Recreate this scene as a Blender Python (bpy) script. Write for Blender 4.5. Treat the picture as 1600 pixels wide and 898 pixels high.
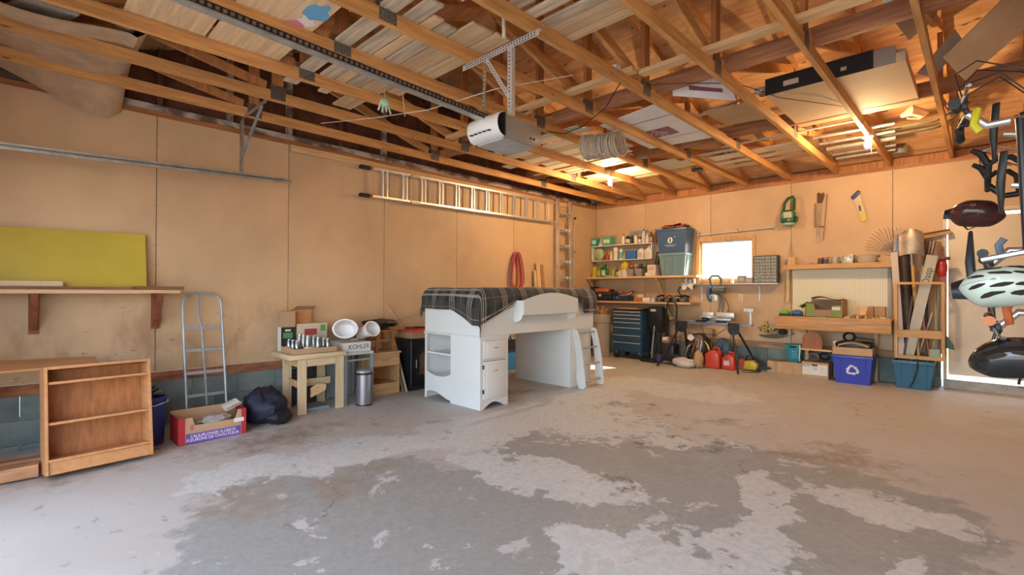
import bpy, bmesh, math, random
from mathutils import Vector, Matrix, noise
random.seed(7)
S = bpy.context.scene
COL = S.collection
for o in list(bpy.data.objects): bpy.data.objects.remove(o)
PI = math.pi

# ------------------------------------------------------------------ camera
cam = bpy.data.cameras.new('camera'); camo = bpy.data.objects.new('camera', cam); COL.objects.link(camo)
cam.sensor_width = 36; cam.sensor_fit = 'HORIZONTAL'; cam.lens = 758.57/1600*36; cam.clip_start = .05
CP = Vector((5.63, -8.228, 1.198)); yaw, pit, rol = .77167, .00718, .00381
fw = Vector((-math.sin(yaw)*math.cos(pit), math.cos(yaw)*math.cos(pit), math.sin(pit)))
rt = Vector((math.cos(yaw), math.sin(yaw), 0)); up = rt.cross(fw)
r2 = rt*math.cos(rol)+up*math.sin(rol); u2 = up*math.cos(rol)-rt*math.sin(rol)
camo.matrix_world = Matrix(((r2.x, u2.x, -fw.x, CP.x), (r2.y, u2.y, -fw.y, CP.y), (r2.z, u2.z, -fw.z, CP.z), (0, 0, 0, 1)))
S.camera = camo

# ------------------------------------------------------------------ sky, sun, exposure
S.view_settings.view_transform = 'Standard'; S.view_settings.look = 'None'
S.view_settings.gamma = 1; S.view_settings.use_curve_mapping = False
S.view_settings.exposure = 1.46
SUNV = Vector((1.0, 1.12, 1.15)).normalized()
W = bpy.data.worlds.new('world'); S.world = W; W.use_nodes = True
wn = W.node_tree; bg = wn.nodes['Background']
sk = wn.nodes.new('ShaderNodeTexSky'); sk.sky_type = 'NISHITA'; sk.sun_disc = False
sk.sun_elevation = math.asin(SUNV.z); sk.sun_rotation = math.atan2(SUNV.x, SUNV.y); sk.altitude = 500; sk.dust_density = 2.5; sk.air_density = 1.0
hz = wn.nodes.new('ShaderNodeMix'); hz.data_type = 'RGBA'; hz.inputs[0].default_value = .6; hz.inputs[7].default_value = (1.0, .93, .85, 1)   # thin bright cloud over the blue
wn.links.new(sk.outputs[0], hz.inputs[6]); wn.links.new(hz.outputs[2], bg.inputs[0]); bg.inputs[1].default_value = 1.2
sl = bpy.data.lights.new('sun', 'SUN'); sl.energy = 9; sl.angle = .012; sl.color = (1, .95, .86)
so = bpy.data.objects.new('sun', sl); COL.objects.link(so); so.rotation_euler = SUNV.to_track_quat('Z', 'Y').to_euler()
BULB = 760.0
def portal(n, loc, rot, sx, sy):
    l = bpy.data.lights.new(n, 'AREA'); l.shape = 'RECTANGLE'; l.size = sx; l.size_y = sy; l.cycles.is_portal = True
    o = bpy.data.objects.new(n, l); COL.objects.link(o); o.location = loc; o.rotation_euler = rot
portal('added_opening_portal', (3.9, -8.85, 1.1), (PI/2, 0, 0), 7.0, 2.4)  # guides sky sampling through the added, unseen front opening
portal('window_portal', (2.55, .14, 1.75), (-PI/2, 0, 0), .9, .75)

# ------------------------------------------------------------------ helpers
def fz(y): return .015*y
ORG = {}
MATS = {}
def nn(nt, t, **k):
    n = nt.nodes.new(t)
    for a, b in k.items(): setattr(n, a, b)
    return n
def mat(n, c=(.5, .5, .5), r=.55, m=0., v=.12, s=6., st=(1, 1, 1), c2=None, b=0., bs=None, rv=0., em=0., tr=0., al=1., coat=0., ior=1.45, lo=.35, hi=.65):
    if n in MATS: return MATS[n]
    M_ = bpy.data.materials.new(n); M_.use_nodes = True; nt = M_.node_tree; p = nt.nodes['Principled BSDF']; L = nt.links.new
    tc = nn(nt, 'ShaderNodeTexCoord'); oi = nn(nt, 'ShaderNodeObjectInfo')
    mu = nn(nt, 'ShaderNodeMath', operation='MULTIPLY'); L(oi.outputs['Random'], mu.inputs[0]); mu.inputs[1].default_value = 31.7
    va = nn(nt, 'ShaderNodeVectorMath', operation='ADD'); L(tc.outputs['Object'], va.inputs[0]); L(mu.outputs[0], va.inputs[1])
    mp = nn(nt, 'ShaderNodeMapping'); mp.inputs['Scale'].default_value = st; L(va.outputs[0], mp.inputs[0])
    no = nn(nt, 'ShaderNodeTexNoise'); no.inputs['Scale'].default_value = s; no.inputs['Detail'].default_value = 5; no.inputs['Roughness'].default_value = .6; L(mp.outputs[0], no.inputs['Vector'])
    cr = nn(nt, 'ShaderNodeValToRGB'); L(no.outputs[0], cr.inputs[0])
    d = tuple(max(0, x*(1-v)) for x in c); e = tuple(min(1, x*(1+v)) for x in c) if c2 is None else c2
    if c2 is not None: d = c
    cr.color_ramp.elements[0].position = lo; cr.color_ramp.elements[1].position = hi
    cr.color_ramp.elements[0].color = (*d, 1); cr.color_ramp.elements[1].color = (*e, 1)
    out = cr.outputs[0]
    if rv:
        hs = nn(nt, 'ShaderNodeHueSaturation'); mr = nn(nt, 'ShaderNodeMapRange'); L(oi.outputs['Random'], mr.inputs[0])
        mr.inputs[3].default_value = 1-rv; mr.inputs[4].default_value = 1+rv; L(mr.outputs[0], hs.inputs['Value']); L(out, hs.inputs['Color']); out = hs.outputs[0]
    L(out, p.inputs['Base Color'])
    p.inputs['Roughness'].default_value = r; p.inputs['Metallic'].default_value = m; p.inputs['IOR'].default_value = ior
    if tr: p.inputs['Transmission Weight'].default_value = tr
    if al < 1: p.inputs['Alpha'].default_value = al
    if coat: p.inputs['Coat Weight'].default_value = coat
    if em:
        L(out, p.inputs['Emission Color']); p.inputs['Emission Strength'].default_value = em
    if b:
        bu = nn(nt, 'ShaderNodeBump'); bu.inputs['Strength'].default_value = b; bu.inputs['Distance'].default_value = .01
        src = no
        if bs:
            src = nn(nt, 'ShaderNodeTexNoise'); src.inputs['Scale'].default_value = bs; src.inputs['Detail'].default_value = 4; L(tc.outputs['Object'], src.inputs['Vector'])
        L(src.outputs[0], bu.inputs['Height']); L(bu.outputs[0], p.inputs['Normal'])
    MATS[n] = M_; return M_
def wood(n, c, ax='x', v=.22, r=.6, rv=.1, s=1., c2=None):
    st = {'x': (1.2, 14, 14), 'y': (14, 1.2, 14), 'z': (14, 14, 1.2)}[ax]
    return mat(n, c, r, 0, v, s*2.2, st, c2, .12, None, rv)
_pc = {}
def pl(c, r=.4, **k):                                       # painted / moulded plastic in a plain colour
    key = 'plastic_%02d_%02d_%02d_%d' % (c[0]*99, c[1]*99, c[2]*99, r*10)
    return mat(key, c, r, 0, .05, 9, **k)

def T(name, label, cat, loc, group=None, rz=0, w=1, rot=None):
    o = bpy.data.objects.new(name, None); COL.objects.link(o); o.location = loc; o.empty_display_size = .05
    o.rotation_euler = rot or (0, 0, rz); o['label'] = label; o['category'] = cat
    if group: o['group'] = group
    if w: ORG[o.name] = Vector(loc)
    return o
def SE(name, loc=(0, 0, 0)):                                # a piece of the setting
    o = bpy.data.objects.new(name, None); COL.objects.link(o); o.location = loc; o['kind'] = 'structure'; ORG[o.name] = Vector(loc)
    return o
def tag(o, label, cat, group=None):
    o['label'] = label; o['category'] = cat
    if group: o['group'] = group
    return o
def root(o):
    while o.parent: o = o.parent
    return o
def cp(o, loc=None, rz=None, label=None, parent=None):      # copy of a thing with its parts and sub-parts
    c = o.copy(); COL.objects.link(c); c.parent = parent
    for ch in list(o.children): cp(ch, parent=c)
    if loc is not None: c.location = loc
    if rz is not None: c.rotation_euler = (0, 0, rz)
    if label: c['label'] = label
    return c
class M:
    def __init__(s): s.v = []; s.f = []
    def add(s, vs, fs):
        n = len(s.v); s.v += [Vector(a) for a in vs]; s.f += [[i+n for i in q] for q in fs]; return s
    def bx(s, x0, y0, z0, x1, y1, z1):
        x0, x1 = sorted((x0, x1)); y0, y1 = sorted((y0, y1)); z0, z1 = sorted((z0, z1))
        return s.add([(x0, y0, z0), (x1, y0, z0), (x1, y1, z0), (x0, y1, z0), (x0, y0, z1), (x1, y0, z1), (x1, y1, z1), (x0, y1, z1)],
                     [(0, 3, 2, 1), (4, 5, 6, 7), (0, 1, 5, 4), (1, 2, 6, 5), (2, 3, 7, 6), (3, 0, 4, 7)])
    def beam(s, a, b, w, h, up=(0, 0, 1), w1=None, h1=None):
        a = Vector(a); b = Vector(b); d = (b-a).normalized(); u = Vector(up); sd = d.cross(u)
        if sd.length < 1e-4: sd = d.cross(Vector((1, 0, 0)))
        sd.normalize(); u = sd.cross(d); vs = []
        for p, ww, hh in ((a, w, h), (b, w1 or w, h1 or h)):
            for i, j in ((-1, -1), (1, -1), (1, 1), (-1, 1)): vs.append(p+sd*(i*ww/2)+u*(j*hh/2))
        return s.add(vs, [(0, 1, 2, 3), (7, 6, 5, 4), (0, 4, 5, 1), (1, 5, 6, 2), (2, 6, 7, 3), (3, 7, 4, 0)])
    def tube(s, pts, r, n=8, closed=False, sq=1.):
        pts = [Vector(p) for p in pts]; k = len(pts); rs = r if isinstance(r, (list, tuple)) else [r]*k
        vs = []; pu = None
        for i, p in enumerate(pts):
            a = pts[i-1] if (i > 0 or closed) else p; b = pts[(i+1) % k] if (i < k-1 or closed) else p
            t = (b-a).normalized() if (b-a).length > 1e-9 else Vector((0, 0, 1))
            if pu is None:
                pu = t.cross(Vector((0, 0, 1)))
                if pu.length < .05: pu = t.cross(Vector((1, 0, 0)))
            pu = (pu-t*pu.dot(t)); pu.normalize(); w = t.cross(pu)
            for j in range(n):
                q = 2*PI*j/n+PI/n; vs.append(p+(pu*math.cos(q)+w*math.sin(q)*sq)*rs[i])
        fs = []
        for i in range(k if closed else k-1):
            a = i*n; b = ((i+1) % k)*n
            for j in range(n): fs.append((a+j, a+(j+1) % n, b+(j+1) % n, b+j))
        if not closed: fs += [tuple(range(n-1, -1, -1)), tuple(range((k-1)*n, k*n))]
        return s.add(vs, fs)
    def lathe(s, prof, c=(0, 0, 0), n=16, ax=(0, 0, 1), sx=1., sy=1., cap=True):
        q = Vector(ax).normalized().to_track_quat('Z', 'Y').to_matrix(); c = Vector(c); vs = []
        for r, z in prof:
            for j in range(n):
                a = 2*PI*j/n; vs.append(c+q@Vector((r*math.cos(a)*sx, r*math.sin(a)*sy, z)))
        fs = []; k = len(prof)
        for i in range(k-1):
            for j in range(n): fs.append((i*n+j, i*n+(j+1) % n, (i+1)*n+(j+1) % n, (i+1)*n+j))
        if cap: fs += [tuple(range(n-1, -1, -1)), tuple(range((k-1)*n, k*n))]
        return s.add(vs, fs)
    def prism(s, poly, ax, a, b):
        f = {'x': lambda p, t: (t, p[0], p[1]), 'y': lambda p, t: (p[0], t, p[1]), 'z': lambda p, t: (p[0], p[1], t)}[ax]
        k = len(poly)
        return s.add([f(p, a) for p in poly]+[f(p, b) for p in poly], [tuple(range(k)), tuple(range(2*k-1, k-1, -1))]+[(i, k+i, k+(i+1) % k, (i+1) % k) for i in range(k)])
    def ball(s, c, r, n=12, jit=0., js=3., seed=0):
        if not isinstance(r, (tuple, list)): r = (r, r, r)
        vs = []; m = max(4, n*2//3)
        for i in range(m+1):
            th = PI*i/m
            for j in range(n):
                ph = 2*PI*j/n; d = Vector((math.sin(th)*math.cos(ph), math.sin(th)*math.sin(ph), -math.cos(th)))
                k = 1+jit*noise.noise(d*js+Vector((seed, seed*1.7, 0))) if jit else 1
                vs.append((c[0]+d.x*r[0]*k, c[1]+d.y*r[1]*k, c[2]+d.z*r[2]*k))
        fs = [(i*n+j, i*n+(j+1) % n, (i+1)*n+(j+1) % n, (i+1)*n+j) for i in range(m) for j in range(n)]
        return s.add(vs, fs)
    def surf(s, fn, nu, nv, th=0.):
        vs = [Vector(fn(i/nu, j/nv)) for i in range(nu+1) for j in range(nv+1)]; w = nv+1
        fs = [(i*w+j, (i+1)*w+j, (i+1)*w+j+1, i*w+j+1) for i in range(nu) for j in range(nv)]
        if th:
            k = len(vs); nr = [Vector((0, 0, 0)) for _ in vs]
            for q in fs:
                d = (vs[q[1]]-vs[q[0]]).cross(vs[q[3]]-vs[q[0]])
                for i in q: nr[i] += d
            vs += [vs[i]-nr[i].normalized()*th if nr[i].length > 0 else vs[i].copy() for i in range(k)]
            ed = [(j) for j in range(w)]+[i*w+nv for i in range(1, nu+1)]+[nu*w+j for j in range(nv-1, -1, -1)]+[i*w for i in range(nu-1, 0, -1)]
            fs += [tuple(k+i for i in reversed(q)) for q in fs]+[(ed[i], ed[(i+1) % len(ed)], k+ed[(i+1) % len(ed)], k+ed[i]) for i in range(len(ed))]
        return s.add(vs, fs)
    def tf(s, mtx): s.v = [mtx@a for a in s.v]; return s
    def b(s, name, m, par=None, sm=False, bev=0., seg=2):
        off = Vector((0, 0, 0)); loc = Vector((0, 0, 0))
        if par is not None: off = ORG.get(root(par).name, off)
        else:
            xs = [a.x for a in s.v]; ys = [a.y for a in s.v]; zs = [a.z for a in s.v]
            off = loc = Vector(((min(xs)+max(xs))/2, (min(ys)+max(ys))/2, min(zs)))
        me = bpy.data.meshes.new(name); me.from_pydata([a-off for a in s.v], [], s.f)
        bm = bmesh.new(); bm.from_mesh(me); bmesh.ops.remove_doubles(bm, verts=bm.verts, dist=1e-5)
        bmesh.ops.recalc_face_normals(bm, faces=bm.faces)
        if bev:
            es = [e for e in bm.edges if len(e.link_faces) == 2 and e.calc_face_angle() > .5]
            bmesh.ops.bevel(bm, geom=es, offset=bev, segments=seg, affect='EDGES', profile=.5, clamp_overlap=True)
        if sm or bev:
            for fc in bm.faces: fc.smooth = True
        bm.to_mesh(me); bm.free()
        if sm or bev: me.set_sharp_from_angle(angle=.7)
        if isinstance(m, (list, tuple)):
            for q in m: me.materials.append(q)
        else: me.materials.append(m)
        o = bpy.data.objects.new(name, me); COL.objects.link(o); o.location = loc
        if par is not None: o.parent = par
        return o
def txt(t, size, m, par, loc, u, v, th=.001, name='lettering', al='CENTER', sx=1.):
    c = bpy.data.curves.new(name, 'FONT'); c.body = t; c.size = size; c.align_x = al; c.align_y = 'CENTER'; c.extrude = th; c.space_line = .85
    o = bpy.data.objects.new('t', c); COL.objects.link(o); bpy.context.view_layer.update()
    me = bpy.data.meshes.new_from_object(o.evaluated_get(bpy.context.evaluated_depsgraph_get())); me.name = name
    bpy.data.objects.remove(o)
    u = Vector(u).normalized(); v = Vector(v).normalized(); w = u.cross(v); loc = Vector(loc)-ORG.get(root(par).name, Vector((0, 0, 0)))
    me.transform(Matrix(((u.x*sx, v.x, w.x, loc.x), (u.y*sx, v.y, w.y, loc.y), (u.z*sx, v.z, w.z, loc.z), (0, 0, 0, 1))))
    me.materials.clear(); me.materials.append(m)
    o = bpy.data.objects.new(name, me); COL.objects.link(o); o.parent = par
    return o
def arc(c, r, a0, a1, n, f=lambda x, y: (x, y)): return [f(c[0]+r*math.cos(a0+(a1-a0)*i/n), c[1]+r*math.sin(a0+(a1-a0)*i/n)) for i in range(n+1)]
def rot3(loc, ax, ang): return Matrix.Translation(loc)@Matrix.Rotation(ang, 4, ax)
def jitter(m, a, sc=8.):                                     # crumple
    m.v = [p+Vector(noise.noise_vector(p*sc))*a for p in m.v]; return m
# ------------------------------------------------------------------ shared materials
m_panel = mat('hardboard_panel', (.575, .385, .228), .5, 0, .1, 1.1, (1, 1, .8), None, .05, 60, .035)
m_plate = wood('red_brown_plate', (.30, .115, .045), 'y', .3)
m_platex = wood('red_brown_plate_x', (.36, .155, .07), 'x', .3)
m_rot = mat('rotted_whitewash', (.16, .10, .07), .9, 0, .2, 7, (1, .5, 1), (.52, .46, .38), .6, 30, 0, lo=.42, hi=.58)
m_found = mat('painted_foundation', (.11, .165, .17), .8, 0, .2, 2.3, (1, 1, 1.4), (.23, .26, .235), .7, 22, .12)
m_truss = wood('truss_lumber', (.56, .275, .092), 'y', .22, .55, .08)
m_web = wood('truss_web', (.45, .185, .06), 'z', .25, .6, .12)
m_ply = mat('roof_plywood', (.52, .255, .10), .7, 0, .3, 3, (1, 5, 5), (.70, .43, .215), .1, None, .12)
def speckle(m, sc, th, dark):                                 # knots and dark flakes in sheet wood
    nt = m.node_tree; p = nt.nodes['Principled BSDF']; src = p.inputs['Base Color'].links[0].from_socket
    tc = nn(nt, 'ShaderNodeTexCoord'); mp = nn(nt, 'ShaderNodeMapping'); mp.inputs['Scale'].default_value = sc; nt.links.new(tc.outputs['Object'], mp.inputs[0])
    n = nn(nt, 'ShaderNodeTexNoise'); n.inputs['Scale'].default_value = 1; n.inputs['Detail'].default_value = 3; nt.links.new(mp.outputs[0], n.inputs['Vector'])
    r = nn(nt, 'ShaderNodeValToRGB'); r.color_ramp.elements[0].position = th; r.color_ramp.elements[1].position = th+.04; nt.links.new(n.outputs[0], r.inputs[0])
    x = nn(nt, 'ShaderNodeMix', data_type='RGBA'); nt.links.new(r.outputs[0], x.inputs[0]); nt.links.new(src, x.inputs[6]); x.inputs[7].default_value = (*dark, 1); nt.links.new(x.outputs[2], p.inputs['Base Color'])
speckle(m_ply, (7, 26, 26), .66, (.15, .055, .02)); speckle(m_truss, (22, 5, 22), .70, (.20, .07, .02))
m_dark = mat('old_dark_boards', (.13, .05, .025), .85, 0, .4, 4, (8, 1, 1), None, .4, None, .2)
m_loft = wood('pale_loft_board', (.52, .34, .18), 'x', .22, .7, .16, c2=(.68, .48, .28))
m_loftg = wood('weathered_loft_board', (.32, .25, .17), 'x', .25, .8, .14, c2=(.56, .44, .31))
m_pine = wood('pine', (.62, .40, .20), 'x', .15, .5, .05)
m_piney = wood('pine_y', (.62, .40, .20), 'y', .15, .5, .05)
m_pinez = wood('pine_z', (.62, .40, .20), 'z', .15, .5, .05)
m_pale = wood('pale_pine', (.66, .50, .30), 'y', .12, .55, .06)
m_palez = wood('pale_pine_z', (.66, .50, .30), 'z', .12, .55, .06)
m_card = mat('cardboard', (.47, .30, .165), .8, 0, .08, 5, rv=.1)
m_cardd = mat('dark_cardboard', (.33, .215, .125), .8, 0, .1, 5)
m_zinc = mat('galvanised_steel', (.50, .52, .50), .38, .85, .18, 14)
m_alu = mat('aluminium', (.74, .74, .74), .32, .85, .06, 10)
m_black = mat('black_plastic', (.016, .016, .018), .4, 0, .2, 8)
m_blackr = mat('black_rubber', (.02, .02, .02), .75, 0, .3, 20, b=.2)
m_white = mat('white_melamine', (.71, .72, .70), .35, 0, .02, 3)
m_chrome = mat('chrome', (.7, .7, .7), .15, 1, .04, 5)
m_steel = mat('dull_steel', (.35, .34, .33), .4, .9, .2, 12)
m_dark_gap = mat('dark_gap', (.03, .02, .015), .9)  # near-black standing in for the shade inside gaps, holes and vents

def clear_pane():
    M_ = bpy.data.materials.new('window_glass'); M_.use_nodes = True; nt = M_.node_tree; nt.nodes.remove(nt.nodes['Principled BSDF'])
    a = nn(nt, 'ShaderNodeBsdfTransparent'); g = nn(nt, 'ShaderNodeBsdfGlossy'); g.inputs['Roughness'].default_value = .02; mx = nn(nt, 'ShaderNodeMixShader'); mx.inputs[0].default_value = .06
    a.inputs[0].default_value = (.94, .96, .95, 1)
    nt.links.new(a.outputs[0], mx.inputs[1]); nt.links.new(g.outputs[0], mx.inputs[2]); nt.links.new(mx.outputs[0], nt.nodes['Material Output'].inputs[0]); return M_
# ------------------------------------------------------------------ floor
def floor_material():
    M_ = bpy.data.materials.new('worn_concrete'); M_.use_nodes = True; nt = M_.node_tree; p = nt.nodes['Principled BSDF']; L = nt.links.new
    tc = nn(nt, 'ShaderNodeTexCoord')
    def noi(s, d, r=.6, dist=0.):
        n = nn(nt, 'ShaderNodeTexNoise'); n.inputs['Scale'].default_value = s; n.inputs['Detail'].default_value = d; n.inputs['Roughness'].default_value = r; n.inputs['Distortion'].default_value = dist
        L(tc.outputs['Object'], n.inputs['Vector']); return n
    def mth(op, a, b):
        n = nn(nt, 'ShaderNodeMath', operation=op)
        for i, q in enumerate((a, b)):
            if isinstance(q, (int, float)): n.inputs[i].default_value = q
            else: L(q, n.inputs[i])
        return n.outputs[0]
    def ramp(src, a, b, c0=(0, 0, 0), c1=(1, 1, 1)):
        n = nn(nt, 'ShaderNodeValToRGB'); n.color_ramp.elements[0].position = a; n.color_ramp.elements[1].position = b
        n.color_ramp.elements[0].color = (*c0, 1); n.color_ramp.elements[1].color = (*c1, 1); L(src, n.inputs[0]); return n.outputs[0]
    def mix(f, a, b):
        n = nn(nt, 'ShaderNodeMix', data_type='RGBA'); L(f, n.inputs[0])
        for i, q in ((6, a), (7, b)):
            if isinstance(q, tuple): n.inputs[i].default_value = (*q, 1)
            else: L(q, n.inputs[i])
        return n.outputs[2]
    wn_ = noi(1.7, 9, .62)
    sub = nn(nt, 'ShaderNodeVectorMath', operation='SUBTRACT'); L(wn_.outputs['Color'], sub.inputs[0]); sub.inputs[1].default_value = (.5, .5, .5)
    sc = nn(nt, 'ShaderNodeVectorMath', operation='SCALE'); L(sub.outputs[0], sc.inputs[0]); sc.inputs['Scale'].default_value = 1.15
    wp = nn(nt, 'ShaderNodeVectorMath', operation='ADD'); L(tc.outputs['Object'], wp.inputs[0]); L(sc.outputs[0], wp.inputs[1])
    def blobs(lst):
        acc = None
        for (x, y, rx, ry) in lst:
            a = nn(nt, 'ShaderNodeVectorMath', operation='SUBTRACT'); L(wp.outputs[0], a.inputs[0]); a.inputs[1].default_value = (x, y, 0)
            b = nn(nt, 'ShaderNodeVectorMath', operation='MULTIPLY'); L(a.outputs[0], b.inputs[0]); b.inputs[1].default_value = (1/rx, 1/ry, 0)
            c = nn(nt, 'ShaderNodeVectorMath', operation='LENGTH'); L(b.outputs[0], c.inputs[0])
            q = mth('SUBTRACT', 1.0, c.outputs['Value']); acc = q if acc is None else mth('MAXIMUM', acc, q)
        return acc
    fine = noi(5.5, 12, .72)
    speck = noi(26, 6, .7)
    base = mix(ramp(noi(.55, 6).outputs[0], .38, .62), (.50, .455, .39), (.55, .525, .48))
    # bare grey concrete where the paint has gone
    grey = blobs([(4.3, -6.0, 1.5, 1.2), (3.2, -6.9, 1.3, .9), (4.7, -4.7, 1.0, .8), (3.7, -4.9, .9, .7), (5.3, -6.2, 1., 1.3), (3.2, -5.2, .9, .5)])
    base = mix(ramp(mth('ADD', grey, mth('MULTIPLY', mth('SUBTRACT', fine.outputs[0], .5), .9)), 0, .12), base, mix(ramp(speck.outputs[0], .35, .65), (.292, .288, .258), (.355, .352, .318)))
    # brown damp stains along the left wall, at the bed and towards the back
    br = blobs([(1.2, -6.6, .45, .9), (2.2, -7.2, .4, .35), (1.3, -3.9, .5, .6), (2.6, -6.6, .35, .3), (4.9, -3.9, .5, .35), (3.9, -3.5, .35, .2), (.7, -7.9, .5, .7)])
    base = mix(ramp(mth('ADD', br, mth('MULTIPLY', mth('SUBTRACT', fine.outputs[0], .5), 3.2)), .1, .9), base, (.315, .25, .19))
    # flaking pale paint that is left
    pale = blobs([(3.5, -5.62, .50, .26), (3.95, -5.45, .2, .12), (4.62, -4.95, .16, .34), (4.82, -5.62, .24, .40), (4.45, -6.15, .52, .3), (5.2, -4.62, .38, .2), (4.8, -5.2, .12, .12), (5.35, -5.4, .12, .3),
                  (3.0, -4.2, .65, .55), (2.35, -4.9, .45, .9), (2.2, -3.5, .5, .8), (2.05, -6.1, .32, .9), (1.85, -7.0, .26, .5), (4.2, -4.15, .16, .1), (3.75, -4.35, .2, .12), (2.9, -5.7, .3, .2), (2.7, -2.4, 1.2, .5)])
    pm = ramp(mth('ADD', pale, mth('MULTIPLY', mth('SUBTRACT', fine.outputs[0], .5), 1.7)), 0, .09)
    base = mix(pm, base, mix(ramp(speck.outputs[0], .4, .6), (.555, .56, .525), (.67, .675, .635)))
    scat = ramp(noi(3.3, 12, .7, .5).outputs[0], .60, .615)
    base = mix(scat, base, (.57, .545, .51))
    scat2 = ramp(noi(6.1, 12, .75, .3).outputs[0], .61, .625)
    base = mix(scat2, base, (.36, .33, .30))
    # black pits and scars
    dk = blobs([(3.75, -4.25, .5, .32), (3.35, -4.0, .5, .25), (3.9, -5.35, .25, .12), (2.9, -3.6, .5, .3)])
    dm = mth('MULTIPLY', ramp(mth('ADD', dk, .3), 0, .5), ramp(fine.outputs[0], .53, .62))
    base = mix(dm, base, (.13, .12, .115))
    base = mix(ramp(noi(7.5, 8, .7).outputs[0], .685, .72), base, (.17, .15, .13))
    vo = nn(nt, 'ShaderNodeTexVoronoi', feature='DISTANCE_TO_EDGE'); vo.inputs['Scale'].default_value = .33; L(wp.outputs[0], vo.inputs['Vector'])
    cm = mth('MULTIPLY', mth('LESS_THAN', vo.outputs['Distance'], .0014), ramp(noi(.8, 2).outputs[0], .52, .56))
    base = mix(cm, base, (.10, .085, .075))
    base = mix(mth('MULTIPLY', speck.outputs[0], .22), base, (.36, .335, .305))
    L(base, p.inputs['Base Color'])
    L(ramp(fine.outputs[0], .3, .7, (.42, .42, .42), (.72, .72, .72)), p.inputs['Roughness'])
    bu = nn(nt, 'ShaderNodeBump'); bu.inputs['Strength'].default_value = .35; bu.inputs['Distance'].default_value = .006
    L(mth('ADD', mth('MULTIPLY', pm, .5), mth('MULTIPLY', fine.outputs[0], .5)), bu.inputs['Height']); L(bu.outputs[0], p.inputs['Normal'])
    return M_
def structure(o): o['kind'] = 'structure'; return o
XR, YF, ZP, ZT = 7.6, -8.78, .42, 2.842          # right wall, front wall, panel bottom and top
fl_m = M(); fl_m.prism([(.12, fz(.12)), (-8.98, fz(-8.98)), (-8.98, fz(-8.98)-.1), (.12, fz(.12)-.1)], 'x', -.2, XR+.2)
fl = bpy.data.objects.new('floor', None)
fo = fl_m.b('floor', floor_material()); structure(fo)
fo.data.transform(Matrix.Translation(fo.location)); fo.location = (0, 0, 0)
m_ground = mat('driveway_gravel', (.42, .39, .35), .9, 0, .2, 1.5, b=.3)
structure(M().bx(-25, -9.0, -.35, 30, -30, -.16).b('ground_front', m_ground))
structure(M().bx(-25, .25, -.3, 30, 30, -.12).b('ground_back', mat('lawn', (.16, .22, .08), .95, 0, .3, 4)))

# ------------------------------------------------------------------ left wall
def stained(m):                                               # damp stains and peeled paper along the foot of the wall
    m = m.copy(); m.name = 'stained_panel'; nt = m.node_tree; p = nt.nodes['Principled BSDF']; L = nt.links.new; src = p.inputs['Base Color'].links[0].from_socket
    tc = nn(nt, 'ShaderNodeTexCoord'); sp = nn(nt, 'ShaderNodeSeparateXYZ'); L(tc.outputs['Object'], sp.inputs[0])
    def noi(s, d, z=1.):
        mp = nn(nt, 'ShaderNodeMapping'); mp.inputs['Scale'].default_value = (1, 1, z); L(tc.outputs['Object'], mp.inputs[0])
        n = nn(nt, 'ShaderNodeTexNoise'); n.inputs['Scale'].default_value = s; n.inputs['Detail'].default_value = d; n.inputs['Roughness'].default_value = .6; L(mp.outputs[0], n.inputs['Vector']); return n.outputs[0]
    def mr(x, a, b, c=0., d=1.):
        n = nn(nt, 'ShaderNodeMapRange'); L(x, n.inputs[0])
        for i, q in enumerate((a, b, c, d)): n.inputs[i+1].default_value = q
        return n.outputs[0]
    def mul(a, b): n = nn(nt, 'ShaderNodeMath', operation='MULTIPLY'); L(a, n.inputs[0]); L(b, n.inputs[1]); return n.outputs[0]
    def mix(f, a, c): n = nn(nt, 'ShaderNodeMix', data_type='RGBA'); L(f, n.inputs[0]); L(a, n.inputs[6]); n.inputs[7].default_value = (*c, 1); return n.outputs[2]
    low = mul(mr(sp.outputs[2], 1.25, .75), mr(sp.outputs[1], -4.6, -6.2)); c = mix(mul(low, mr(noi(1.3, 6), .40, .62, 0, .75)), src, (.40, .285, .145))
    c = mix(mul(low, mr(noi(3.5, 8, .5), .50, .66, 0, .7)), c, (.33, .17, .08))
    is_ = noi(4.2, 3, 2.2); c = mix(mul(low, mr(is_, .665, .675)), c, (.24, .15, .08)); c = mix(mul(low, mr(is_, .68, .69)), c, (.64, .50, .33))
    L(c, p.inputs['Base Color']); return m
m_panell = stained(m_panel)
wl = SE('wall_left')
sy = [-9.0, -8.505, -7.285, -6.065, -4.845, -3.625, -2.405, -1.185, 0.0]
for a, b in zip(sy, sy[1:]):
    M().bx(-.012, max(a, YF)+.003, ZP, 0, b-.003, ZT).b('panel', m_panell, wl)
M().bx(-.03, YF, .42, -.0125, .1, ZT).b('backing', m_dark_gap, wl)
M().bx(-.14, YF, .325, -.004, 0, .415).b('sill_plate', mat('rotted_sill', (.16, .05, .025), .9, 0, .3, 6, (1, .6, 2), (.38, .17, .08), .6, None, 0), wl)
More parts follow.
